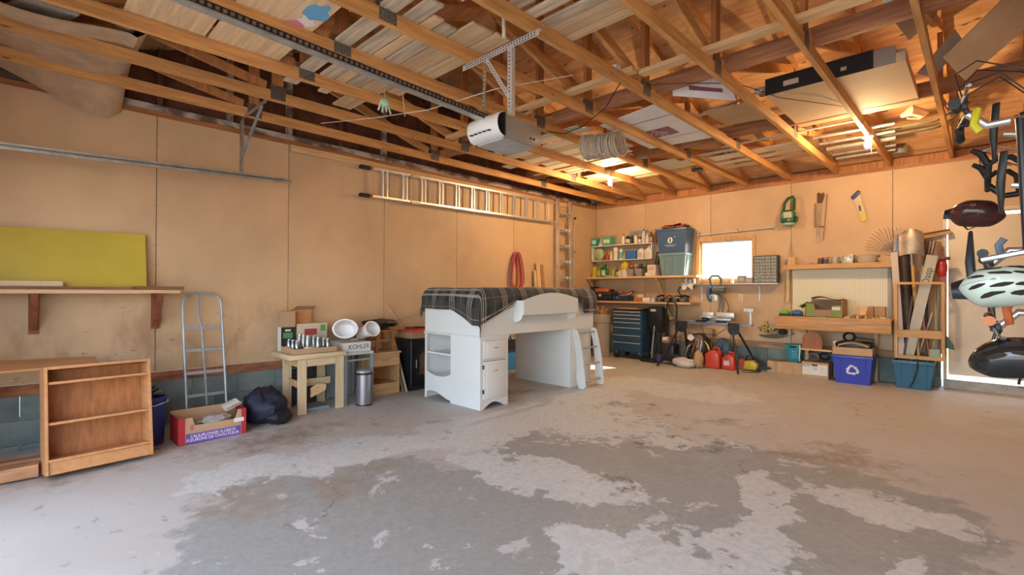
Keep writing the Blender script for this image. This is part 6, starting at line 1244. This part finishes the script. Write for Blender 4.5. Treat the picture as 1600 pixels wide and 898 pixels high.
for i, (a, b, m_) in enumerate([((3.28, -.28), (3.52, -.03), m_card), ((3.525, -.34), (3.755, -.06), m_card)]):
    t = T('floor_carton', 'plain brown carton on the floor left of the file box, %s of two' % ['left', 'right'][i], 'box', (a[0]+.1, a[1]+.1, fz(-.2)), 'brown cartons left of the file box'); M().bx(a[0], a[1], fz(-.2), b[0], b[1], .165+.012*i).b('carton', m_, t); M().bx(a[0]+.09, a[1]-.001, fz(-.2), a[0]+.14, b[1]-.05, .1662+.012*i).b('packing_tape', mat('tape', (.40, .26, .14), .3), t)
t = T('teal_basket', 'teal plastic basket with slots standing on the brown carton', 'basket', (3.63, -.2, .178)); zk = .178
M().add([(3.575, -.27, zk), (3.705, -.27, zk), (3.705, -.13, zk), (3.575, -.13, zk), (3.52, -.31, zk+.255), (3.745, -.31, zk+.255), (3.745, -.09, zk+.255), (3.52, -.09, zk+.255)], [(0, 3, 2, 1), (4, 5, 6, 7), (0, 1, 5, 4), (1, 2, 6, 5), (2, 3, 7, 6), (3, 0, 4, 7)]).b('basket', pl((.02, .24, .30)), t, bev=.008)
def bf(z_): return -.27-.04*(z_-zk)/.255
for k in range(4): z_ = zk+.07+.028*k; M().beam((3.61, bf(z_)-.001, z_), (3.68, bf(z_)-.001, z_), .004, .006, (0, 0, 1)).b('slot', pl((.25, .5, .52)), t)
M().prism([(3.59, zk+.21), (3.67, zk+.21), (3.68, zk+.222), (3.67, zk+.235), (3.59, zk+.235), (3.58, zk+.222)], 'y', bf(zk+.22)-.004, bf(zk+.22)).b('hand_hole', m_dark_gap, t)
put('white_cable', 'white cord hanging beside the teal basket', 'cord', M().tube([(3.755, -.46, .45), (3.76, -.47, .36), (3.75, -.47, .27), (3.76, -.46, .22)], .007, 6), m_white)
# blue recycling box
t = tote('recycling_box', 'bright blue recycling box with white arrows symbol under the workbench', 4.155, 4.61, -.56, -.12, fz(-.5), .365, (.035, .06, .42), ribs=False, cat='recycling box')
for x in (4.26, 4.53): M().beam((x, -.513, .03), (x, -.547, .315), .008, .008, (0, 1, 0)).b('rib', pl((.03, .05, .36), .35), t)
mwh = pl((.72, .73, .78)); cR = Vector((4.385, -.535, .175)); uR = Vector((1, 0, 0)); vR = Vector((0, -.035/.32, 1)).normalized()
def rec(p, a): c, s_ = math.cos(a), math.sin(a); return (p[0]*c-p[1]*s_, p[0]*s_+p[1]*c)
for k in range(3):
    for poly in ([(-.044, -.058), (.012, -.058), (.012, -.070), (.040, -.046), (.012, -.022), (.012, -.034), (-.030, -.034)], [(-.058, -.046), (-.046, -.056), (-.032, -.032), (-.046, -.010), (-.068, -.022)]):
        q = [rec(p, 2*PI*k/3) for p in poly]; n = len(q); P3 = [cR+uR*p[0]*1.05+vR*p[1]*.95 for p in q]; nn_ = Vector((0, -.0015, 0))
        M().add([p+nn_*.2 for p in P3]+[p+nn_*1.2 for p in P3], [tuple(range(n)), tuple(range(2*n-1, n-1, -1))]+[(i, n+i, n+(i+1) % n, (i+1) % n) for i in range(n)]).b('recycling_arrow', mwh, t)
t = T('junk_carton', 'kraft carton full of dark hoses set in the top of the recycling box', 'box', (4.38, -.34, .367)); x0, x1, y0, y1, z0, z1 = 4.165, 4.60, -.545, -.14, .367, .50
M().bx(x0, y0, z0, x1, y0+.006, z1-.03).bx(x0, y1-.006, z0, x1, y1, z1).bx(x0, y0+.0061, z0, x0+.006, y1-.0061, z1).bx(x1-.006, y0+.0061, z0, x1, y1-.0061, z1-.02).bx(x0, y0, z0, x1, y1, z0+.004).b('carton', m_card, t)
M().surf(lambda u, v: (x0+.05+.34*u, y0+.03+.06*v, z1-.02+.045*math.sin(PI*u)+.02*v), 10, 3, .005).b('bent_flap', pl((.58, .40, .22), .7), t)
t = T('hose_bundle', 'black hoses and case heaped in the kraft carton on the recycling box', 'hoses', (4.38, -.3, .42)); M().bx(4.20, -.45, .42, 4.58, -.18, .535).b('case', m_black, t, bev=.02); M().tube([(4.33+.06*math.cos(a), -.40+.02*math.sin(a), .60+.055*math.sin(a)) for a in [2*PI*j/16 for j in range(16)]], .017, 8, True).b('hose_loop', m_black, t, True)
M().beam((4.40, -.38, .59), (4.60, -.34, .575), .04, .04, w1=.02, h1=.02).b('nozzle', m_black, t); M().tube([(4.19, -.48, .44), (4.17, -.50, .53), (4.20, -.50, .54)], .012, 6).b('white_strap', m_white, t)
# right tote with rods
t = tote('blue_tote', 'dark teal-blue tote of scrap metal below the tool rack', 4.785, 5.195, -.44, -.06, fz(-.3), .345, (.03, .13, .22), ribs=True)
put('bent_rod', 'bent black rod hanging over the front of the teal-blue tote', 'rod', M().tube([(5.02, -.30, .37), (5.04, -.452, .355), (5.035, -.465, .25), (5.0, -.46, .10), (4.96, -.455, .02)], .007, 6), m_black)
for i in range(6): put('scrap_rod', 'scrap rod lying in the teal-blue tote, %s of six' % ord_(i), 'rod', M().tube([(4.84+.05*i, -.36+.04*(i % 3), .25), (4.86+.055*i, -.22, .372+.01*(i % 2))], .009, 6), (m_steel, pl((.3, .1, .06)), m_zinc)[i % 3], 'scrap rods in the tote')
# ------------------------------------------------------------------ tool rack
t = T('tool_rack', 'open pine rack on the wall holding long garden tools', 'rack', (5.04, -.17, .35)); mrk = wood('rack_pine', (.60, .34, .14), 'x', .15); rkz = wood('rack_pine_z', (.60, .34, .14), 'z', .15)
for x in (4.80, 5.255): M().bx(x, -.33, .36, x+.03, -.295, 1.33).b('post', rkz, t); M().bx(x, -.04, .36, x+.03, -.003, 1.33).b('post', rkz, t); M().bx(x, -.2945, 1.285, x+.03, -.0405, 1.33).b('side_rail', m_piney, t); M().bx(x, -.2945, .36, x+.03, -.0405, .40).b('side_rail', m_piney, t)
M().bx(4.8305, -.33, 1.30, 5.2545, -.31, 1.33).b('front_rail', mrk, t); M().bx(4.8305, -.33, .63, 5.2545, -.31, .725).b('front_board', mrk, t); M().bx(4.8305, -.33, .36, 5.2545, -.31, .405).b('front_rail', mrk, t); M().bx(4.8305, -.3095, .36, 5.2545, -.04, .38).b('tray', mrk, t)
zr_ = .381; mhd = wood('ash_handle', (.55, .30, .11), 'z', .15)
t = T('spade', 'worn steel spade standing blade up in the tool rack', 'spade', (4.97, -.22, zr_)); M().tube([(5.03, -.20, zr_), (4.97, -.235, 1.66)], .019, 10).b('handle', mhd, t, True)
def blade(u, v):
    w = (.125*(1 if v < .75 else 1-.5*(v-.75)/.25*.8)); x = 4.965+(u-.5)*2*w; return (x, -.25-.03*(1-(2*u-1)**2)+.02*v, 1.69+.32*v-.03*(2*u-1)**2*(v > .9)+(-.03*(abs(2*u-1)**2) if v == 0 else 0))
M().surf(blade, 12, 8, .004).b('blade', mat('worn_blade', (.40, .33, .27), .35, .7, .25, 9), t, True); M().tube([(4.972, -.24, 1.55), (4.967, -.262, 1.76)], [.024, .013], 8).b('socket', m_steel, t, True)
t = T('storage_tube', 'long dark brown tube standing open end up in the tool rack', 'tube', (4.90, -.15, zr_)); M().tube([(4.95, -.17, zr_), (4.885, -.19, 1.68)], .062, 12).b('sleeve', mat('dark_brown_sleeve', (.045, .025, .018), .5, 0, .4, 5), t, True); M().lathe([(.05, 0), (.05, .004)], (4.885, -.19, 1.682), 12).b('open_end', m_dark_gap, t)
t = T('rolled_paper', 'pale blue-white sheet roll leaning at the left of the tool rack', 'roll', (4.78, -.25, zr_)); M().beam((4.87, -.28, zr_), (4.79, -.26, 1.72), .006, .07, (1, 0, 0)).b('sheet', pl((.55, .48, .44), .6), t)
t = T('long_level', 'long grey spirit level with black lettering in the tool rack', 'level', (5.08, -.2, zr_)); la, lb_ = Vector((4.93, -.235, zr_)), Vector((5.17, -.275, 1.66)); M().beam(la, lb_, .03, .11, (1, 0, 0)).b('body', mat('level_grey', (.40, .34, .25), .45, .3, .08, 6), t)
dl = (lb_-la).normalized(); txt('Dasp', .10, m_black, t, la.lerp(lb_, .80)+Vector((0, -.017, 0)), dl, Vector((0, -1, 0)).cross(dl) if 0 else dl.cross(Vector((0, 1, 0))), .0005)
t = T('leaf_rake', 'wire leaf rake fanned out above the left of the tool rack', 'rake', (4.75, -.12, zr_)); M().tube([(4.90, -.11, zr_), (4.77, -.09, 1.72)], .012, 8).b('handle', mhd, t, True)
for k in range(17):
    a = math.radians(8+k*8.2) ; d = Vector((-math.cos(a), 0, math.sin(a))); p0 = Vector((4.765, -.09, 1.74)); L_ = .34-.05*abs(k-7)/8
    M().tube([p0, p0+d*L_*.9, p0+d*L_+Vector((-.01, -.03, .0))], .0028, 5).b('tine', m_steel, t)
M().tube([Vector((4.765, -.092, 1.74))+Vector((-math.cos(math.radians(a)), 0, math.sin(math.radians(a))))*.15 for a in range(8, 145, 12)], .004, 5).b('tine_brace', m_steel, t)
t = T('plastic_rake', 'blue plastic rake head beside the spade', 'rake', (4.84, -.15, zr_)); M().tube([(4.85, -.075, zr_), (4.835, -.14, 1.70)], .011, 8).b('handle', mhd, t, True); M().prism([(4.82, 1.70), (4.85, 1.70), (4.90, 1.86), (4.79, 1.86)], 'y', -.155, -.148).b('head', pl((.12, .20, .42)), t)
for k in range(9): M().beam((4.795+.0125*k, -.15, 1.86), (4.775+.018*k, -.155, 1.96), .006, .004).b('tine', pl((.12, .20, .42)), t)
t = T('push_broom', 'wide push broom hung across the wall behind the spade', 'broom', (5.1, -.06, 1.8)); M().tube([(5.10, -.065, zr_), (5.05, -.055, 1.88)], .012, 8).b('handle', mhd, t, True); M().beam((4.80, -.05, 1.875), (5.33, -.05, 1.955), .05, .05).b('head', wood('broom_head', (.48, .28, .12), 'x'), t); M().beam((4.81, -.05, 1.905), (5.32, -.05, 1.985), .055, .022).b('bristles', pl((.10, .06, .04), .9), t)
t = T('garden_fork', 'black handled fork leaning right of the spade', 'fork', (5.08, -.12, zr_)); M().tube([(5.11, -.12, zr_), (5.10, -.13, 1.55)], .014, 8).b('shaft', m_black, t, True)
for k in range(4): M().tube([(5.07+.02*k, -.13, 1.55), (5.075+.03*k, -.14, 1.70), (5.09+.035*k, -.13, 1.86)], .006, 6).b('tine', pl((.08, .07, .07)), t)
t = T('grey_shovel', 'brown scoop shovel standing behind the level', 'shovel', (5.18, -.1, zr_)); M().tube([(5.20, -.10, zr_), (5.17, -.10, 1.60)], .014, 8).b('handle', mhd, t, True); M().surf(lambda u, v: (5.07+.20*u*(1-.3*v)+.03*v, -.10-.03*math.sin(PI*u), 1.58+.26*v), 8, 6, .004).b('scoop', mat('rusty_scoop', (.34, .20, .13), .5, .4, .25, 8), t, True)
t = T('spray_jug', 'red plastic jug and trigger hung on the right post of the tool rack', 'sprayer', (5.27, -.2, 1.4)); jitter(M().ball((5.255, -.19, 1.50), (.055, .05, .12), 12), .006, 15).b('bottle', pl((.45, .04, .03), .3), t, True); M().bx(5.24, -.24, 1.60, 5.33, -.15, 1.64).b('trigger', pl((.12, .02, .02)), t, bev=.01); M().bx(5.24, -.21, 1.331, 5.285, -.17, 1.40).b('stand_foot', pl((.40, .04, .03)), t)
for i, (xa, xb, h_, c, s_) in enumerate([(4.89, 4.98, 1.15, (.08, .06, .05), 'black hoe handle'), (5.14, 5.05, 1.10, (.35, .10, .06), 'red edging tool handle'), (5.20, 5.22, 1.22, (.18, .24, .16), 'green stake'), (4.86, 4.88, 1.0, (.30, .08, .07), 'dark red bar'), (5.02, 5.16, .95, (.45, .42, .38), 'grey pipe')]):
    put('garden_stick', '%s standing in the tool rack' % s_, 'handle', M().tube([(xa, -.28+.03*i, zr_), (xb, -.29+.035*i, h_)], .011, 8), pl(c))
put('green_dustpan', 'dark green dustpan hung on the right side of the tool rack', 'dustpan', M().prism([(5.2855, .52), (5.37, .50), (5.36, .56), (5.305, .66), (5.2855, .66)], 'y', -.25, -.20), pl((.02, .07, .03)), None, False)
put('seedling_tray', 'small pale green tray at the bottom of the tool rack', 'tray', M().bx(5.14, -.30, .382, 5.24, -.22, .50), pl((.28, .36, .22)), None, False)
# ------------------------------------------------------------------ tools hung on the back wall
t = T('hand_spreader', 'green hand seed spreader hung on the back wall', 'spreader', (3.53, -.08, 2.2)); mgn = pl((.015, .10, .03), .35)
M().prism([(3.42, 2.24), (3.60, 2.24), (3.605, 2.40), (3.55, 2.43), (3.44, 2.43), (3.405, 2.36)], 'y', -.14, -.03).b('hopper', mgn, t, bev=.02); M().lathe([(.05, 2.185), (.085, 2.205), (.085, 2.235), (.07, 2.24)], (3.52, -.085, 0), 18).b('spinner', pl((.30, .46, .34)), t, True)
M().tube([(3.45, -.085, 2.42), (3.46, -.085, 2.53), (3.51, -.085, 2.61), (3.575, -.085, 2.63), (3.595, -.085, 2.58), (3.59, -.085, 2.42)], .02, 8).b('handle', mgn, t, True); M().prism([(3.47, 2.31), (3.575, 2.31), (3.575, 2.40), (3.455, 2.40)], 'y', -.1435, -.1415).b('label', pl((.45, .5, .38)), t); M().ball((3.535, -.142, 2.275), (.02, .008, .02), 8).b('dial', pl((.6, .2, .03)), t, True); M().bx(3.606, -.11, 2.25, 3.64, -.06, 2.33).b('crank', mgn, t, bev=.008)
t = T('hand_saw', 'old hand saw with brown handle hung on the back wall', 'saw', (3.90, -.02, 1.9)); M().prism([(3.865, 1.92), (3.90, 1.92), (3.935, 2.54), (3.885, 2.54)], 'y', -.022, -.018).b('blade', mat('rusty_blade', (.42, .29, .20), .4, .5, .2, 8), t)
M().prism([(3.88, 2.50), (3.94, 2.50), (3.97, 2.60), (3.96, 2.65), (3.93, 2.62), (3.905, 2.655), (3.88, 2.64)], 'y', -.032, -.01).b('handle', wood('dark_handle', (.12, .05, .03), 'z'), t, bev=.004)
t = T('back_saw', 'second saw with a wooden frame hung beside the brown handled saw', 'saw', (3.98, -.02, 2.1)); M().beam((3.955, -.02, 1.95), (4.005, -.02, 2.62), .008, .012, (0, 1, 0)).b('back_bar', pl((.25, .12, .06)), t); M().bx(3.845, -.03, 2.16, 3.858, -.012, 2.50).b('frame_bar', pl((.30, .16, .09)), t); M().beam((3.845, -.02, 2.16), (3.96, -.02, 2.155), .01, .014).b('frame_end', pl((.25, .12, .07)), t)
t = T('yellow_saw', 'short saw with blue and yellow sleeve hung on the back wall', 'saw', (4.37, -.02, 2.15)); M().prism([(4.31, 2.50), (4.395, 2.57), (4.47, 2.20), (4.42, 2.17)], 'y', -.022, -.018).b('sleeve', mat('yellow_sleeve', (.55, .47, .28), .4, 0, .1, 6), t); M().prism([(4.42, 2.17), (4.47, 2.20), (4.455, 2.29), (4.392, 2.27)], 'y', -.0235, -.0225).b('yellow_tip', pl((.62, .48, .05)), t)
M().prism([(4.285, 2.535), (4.30, 2.50), (4.33, 2.50), (4.39, 2.565), (4.40, 2.60), (4.37, 2.625)], 'y', -.035, -.008).b('handle', pl((.05, .06, .22)), t, bev=.006); M().prism([(4.375, 2.40), (4.395, 2.41), (4.41, 2.33), (4.39, 2.325)], 'y', -.0235, -.0225).b('black_logo', m_black, t)
t = T('hook_wire', 'thin wire hanging from a nail on the joint left of the pegboard', 'wire', (3.50, -.01, 1.6)); M().tube([(3.53, -.012, 1.93), (3.50, -.014, 1.75), (3.47, -.016, 1.5), (3.44, -.016, 1.1), (3.42, -.016, .95)], .004, 5).tube([(3.53, -.012, 1.93), (3.56, -.014, 1.78), (3.555, -.016, 1.62)], .004, 5).b('wire', pl((.55, .42, .28)), t); M().ball((3.53, -.012, 1.94), .008, 6).b('nail', m_steel, t)
# ------------------------------------------------------------------ bicycles hanging on the right by one wheel, handlebars to the left
def bike(lab, ground, y, zbb, upd, col, drop=False, barc=None, cable=True, wheels=.34, yellow=None, fork=None, hook=True):
    """local bike: +u to the front, +h away from its wheels' ground line; upd = +1 front up, -1 front down"""
    t = T('bicycle', lab, 'bicycle', (ground, y, zbb), 'bicycles hung on the right')
    mf = pl(col, .3); fk = fork or mf
    def P(u, h, s=0.): return (ground-h, y+s, zbb+upd*u)
    R = wheels
    for u in (-.42, .60):
        w = M().tube([P(u+R*math.cos(a), R+R*math.sin(a)) for a in [2*PI*j/40 for j in range(40)]], .019, 8, True).b('tyre', m_blackr, t, True)
        M().tube([P(u+(R-.028)*math.cos(a), R+(R-.028)*math.sin(a)) for a in [2*PI*j/40 for j in range(40)]], .009, 6, True).b('rim', m_alu, w, True)
        m = M()
        for k in range(20):
            a = 2*PI*k/20; m.tube([P(u, R, .02*(-1)**k), P(u+(R-.03)*math.cos(a), R+(R-.03)*math.sin(a))], .0012, 4)
        m.b('spokes', m_chrome, w); M().tube([P(u, R, -.05), P(u, R, .05)], .018, 10).b('hub', m_steel, w, True)
    hb = (.0, .28); st = (-.16, .78); ht = (.40, .80); hl = (.44, .68)
    for a, b, r in ((hb, st, .016), (hb, hl, .019), (st, ht, .016)): M().tube([P(*a), P(*b)], r, 10).b('frame_tube', mf, t, True)
    M().tube([P(*ht), P(.455, .63)], .021, 10).b('head_tube', mf, t, True)
    for s in (-.05, .05):
        M().tube([P(st[0]+.01, st[1]-.05, s*.3), P(-.42, R, s)], .009, 8).b('seat_stay', mf, t, True); M().tube([P(0, .28, s*.6), P(-.42, R, s)], .010, 8).b('chain_stay', mf, t, True)
        M().tube([P(.455, .64, s), P(.50, .50, s), P(.60, R, s)], .013, 8).b('fork_leg', fk, t, True)
    M().tube([P(-.16, .78), P(-.19, .92)], .013, 8).b('seat_post', m_alu, t, True)
    M().add([P(-.34, .93, -.075), P(-.34, .93, .075), P(-.20, .95, .05), P(-.06, .945, .018), P(-.06, .945, -.018), P(-.20, .95, -.05), P(-.34, .96, -.06), P(-.34, .96, .06), P(-.20, .975, .04), P(-.06, .96, .012), P(-.06, .96, -.012), P(-.20, .975, -.04)], [(0, 1, 2, 3, 4, 5), (11, 10, 9, 8, 7, 6)]+[(i, (i+1) % 6, 6+(i+1) % 6, 6+i) for i in range(6)]).b('saddle', m_black, t, bev=.012)
    M().lathe([(.02, -.03), (.09, -.028), (.09, -.024), (.02, -.022)], P(0, .28), 24, (0, 1, 0)).b('chainring', m_steel, t, True)
    for s, a in ((-1, .5), (1, .5+PI)):
        e = P(.17*math.cos(a), .28+.17*math.sin(a), s*.07); M().tube([P(0, .28, s*.06), e], .010, 8).b('crank', m_alu, t, True); M().bx(e[0]-.04, e[1]+(0 if s > 0 else -.09), e[2]-.012, e[0]+.04, e[1]+(.09 if s > 0 else 0), e[2]+.012).b('pedal', m_black, t, bev=.004)
    # stem, bar, levers
    M().tube([P(.395, .83), P(.39, .90), P(.46, .965)], .017, 10).b('stem', m_alu if not drop else m_black, t, True); bc = barc or m_black
    if not drop:
        M().tube([P(.42, .995, -.31), P(.45, .985, -.16), P(.46, .965, -.05), P(.46, .965, .05), P(.45, .985, .16), P(.42, .995, .31)], .0115, 10).b('handlebar', bc, t, True)
        for s in (-1, 1):
            M().tube([P(.432, .992, s*.19), P(.42, .995, s*.32)], .0175, 10).b('grip', m_blackr, t, True); M().lathe([(.021, 0), (.021, .012)], P(.42, .995, s*.322 if s < 0 else s*.31), 10, (0, 1, 0)).b('grip_end', pl((.5, .14, .03)) if 'orange' in lab else m_black, t)
            M().tube([P(.45, .985, s*.16), P(.49, .965, s*.18), P(.50, .955, s*.27), P(.49, .95, s*.29)], .007, 8).b('brake_lever', m_steel, t, True); M().bx(*[c-.018 for c in P(.455, .975, s*.145)], *[c+.018 for c in P(.455, .975, s*.145)]).b('shifter', m_black, t, bev=.006)
            if cable: M().tube([P(.47, .97, s*.14), P(.60, 1.0, s*.12), P(.66, .93, s*.06), P(.60, .80, s*.02), P(.50, .66, s*.02)], .003, 6).b('brake_cable', m_black, t, True); M().tube([P(.47, .96, s*.13), P(.56, .97, s*.08), P(.60, .86, s*.03), P(.42, .72, s*.02)], .003, 6).b('shift_cable', m_black, t, True)
    else:
        for s in (-1, 1):
            M().tube([P(.46, .965, 0), P(.46, .965, s*.18), P(.475, .965, s*.205), P(.54, .96, s*.21), P(.565, .93, s*.21), P(.565, .875, s*.215), P(.53, .84, s*.22), P(.44, .83, s*.22)], .015, 10).b('drop_bar', m_blackr, t, True)
            M().tube([P(.54, .965, s*.21), P(.60, .99, s*.21), P(.63, 1.03, s*.21)], [.018, .019, .012], 8).b('brake_hood', m_black, t, True); M().tube([P(.61, 1.0, s*.21), P(.63, .93, s*.215), P(.60, .86, s*.22)], .006, 6).b('brake_lever', m_steel, t, True)
            if cable: M().tube([P(.60, .99, s*.21), P(.64, 1.0, s*.13), P(.60, .90, s*.06), P(.48, .72, s*.02)], .003, 6).b('brake_cable', m_black, t, True)
    if yellow: M().tube([P(.44, .93, -.10), P(.37, .94, -.12), P(.34, .92, -.12)], .015, 8).b('light', yellow, t, True)
    top = P(.60+R if upd > 0 else -.42-R, R)
    if hook: M().tube([(top[0], y, 2.93), (top[0], y, top[2]+.03), (top[0]-.03, y, top[2]-.03), (top[0]+.0, y, top[2]-.055), (top[0]+.03, y, top[2]-.03)], .006, 6).b('ceiling_hook', pl((.45, .1, .05)), t, True)
    return t
bike('nearest bicycle, black flat handlebar with looping cables at upper right', 6.54, -5.30, 1.53, 1, (.02, .02, .025), yellow=pl((.62, .55, .03)), fork=m_alu)
bike('bicycle with taped drop handlebars hanging behind the flat-bar one', 6.61, -4.30, 1.36, 1, (.03, .03, .035), drop=True)
bike('silver forked bicycle hanging front down with a blue-grey lamp on its handlebar', 6.62, -4.78, 1.80, -1, (.42, .42, .43), yellow=pl((.14, .20, .27)), fork=m_chrome)
bike('dark bicycle hanging front down with orange bar ends, lowest handlebar', 6.64, -5.05, 1.50, -1, (.05, .02, .02), yellow=pl((.55, .12, .03)))
def helmet(lab, c, R, col, liner, vents, strap=True, sc=1.):
    """vented bicycle helmet; R maps local (x front, y side, z up) to the world"""
    t = T('bike_helmet', lab, 'helmet', c, 'bicycle helmets hung on the handlebars'); mt = Matrix.Translation(c)@R.to_4x4()@Matrix.Scale(sc, 4)
    def sh(u, v, k=1.):
        a = 2*PI*u; e = v*.56*PI; x = .125*math.sin(e)*math.cos(a); y = .088*math.sin(e)*math.sin(a); z = .115*math.cos(e)-.045
        r = 1-.06*abs(math.sin(3*a))*math.sin(e); x = x*r-(.03*math.sin(e) if x < 0 else 0); return mt@Vector((x*k, y*r*k, z*k))
    M().surf(lambda u, v: sh(u, v), 36, 12, -.003).b('shell', col, t, True); M().surf(lambda u, v: sh(u, v, .955), 36, 12, -.012).b('liner', liner, t, True)
    def on(x, y, k):
        s = min(.98, math.hypot(x/.125, y/.088)); return sh((math.atan2(y/.088, x/.125) % (2*PI))/(2*PI), math.asin(s)/(.56*PI), k)
    for (x, y, ln, wd, sk) in vents:
        pts = [on(x+ln*dx+sk*dy*ln, y+wd*dy, 1.014) for dx, dy in ((-1, -.2), (-.7, -.8), (.3, -1), (.9, -.6), (1, .2), (.6, .8), (-.4, 1), (-.9, .5))]
        M().add(pts+[on(x, y, 1.02)], [(k, (k+1) % 8, 8) for k in range(8)]).b('vent', m_dark_gap, t)
    if strap:
        for s in (-1, 1): M().tube([mt@Vector((.03, s*.085, -.06)), mt@Vector((.02, s*.06, -.13)), mt@Vector((.0, s*.01, -.17))], .006, 6, sq=.3).b('chin_strap', m_black, t, True)
    M().surf(lambda u, v: mt@Vector((.095+.05*v, (u-.5)*.095*(1-.25*v), -.03-.012*v+.02*(1-(2*u-1)**2))), 8, 3, .003).b('visor', liner, t, True)
    return t
V = [(x, sd*y, .026, .009, .6*sd) for sd in (-1, 1) for x, y in ((.055, .022), (-.015, .026), (-.075, .024), (.02, .058), (-.05, .056))]
def basis(xf, zu):
    x = Vector(xf).normalized(); z = Vector(zu); z = (z-x*z.dot(x)).normalized(); y = z.cross(x); return Matrix(((x.x, y.x, z.x), (x.y, y.y, z.y), (x.z, y.z, z.z)))
helmet('mint white vented helmet hanging at the right edge, largest of the helmets', (5.665, -5.35, 1.235), basis((-1, .1, -.12), (.12, -1, .35)), mat('mint_shell', (.56, .64, .54), .25, 0, .02, 4, coat=.4), m_black, V)
helmet('dark red and black helmet hanging from the drop handlebars', (5.585, -4.45, 1.66), basis((-1, .1, .12), (.1, -.9, .5)), mat('maroon_shell', (.07, .016, .016), .3, 0, .5, 5, coat=.3), m_black, V, True, .86)
helmet('glossy black pointed helmet hanging lowest at the right edge', (5.73, -5.30, .945), basis((1, .1, .1), (-.15, -.6, 1)), mat('gloss_black', (.014, .014, .014), .15, 0, .2, 5, coat=.6), m_black, V[:6])
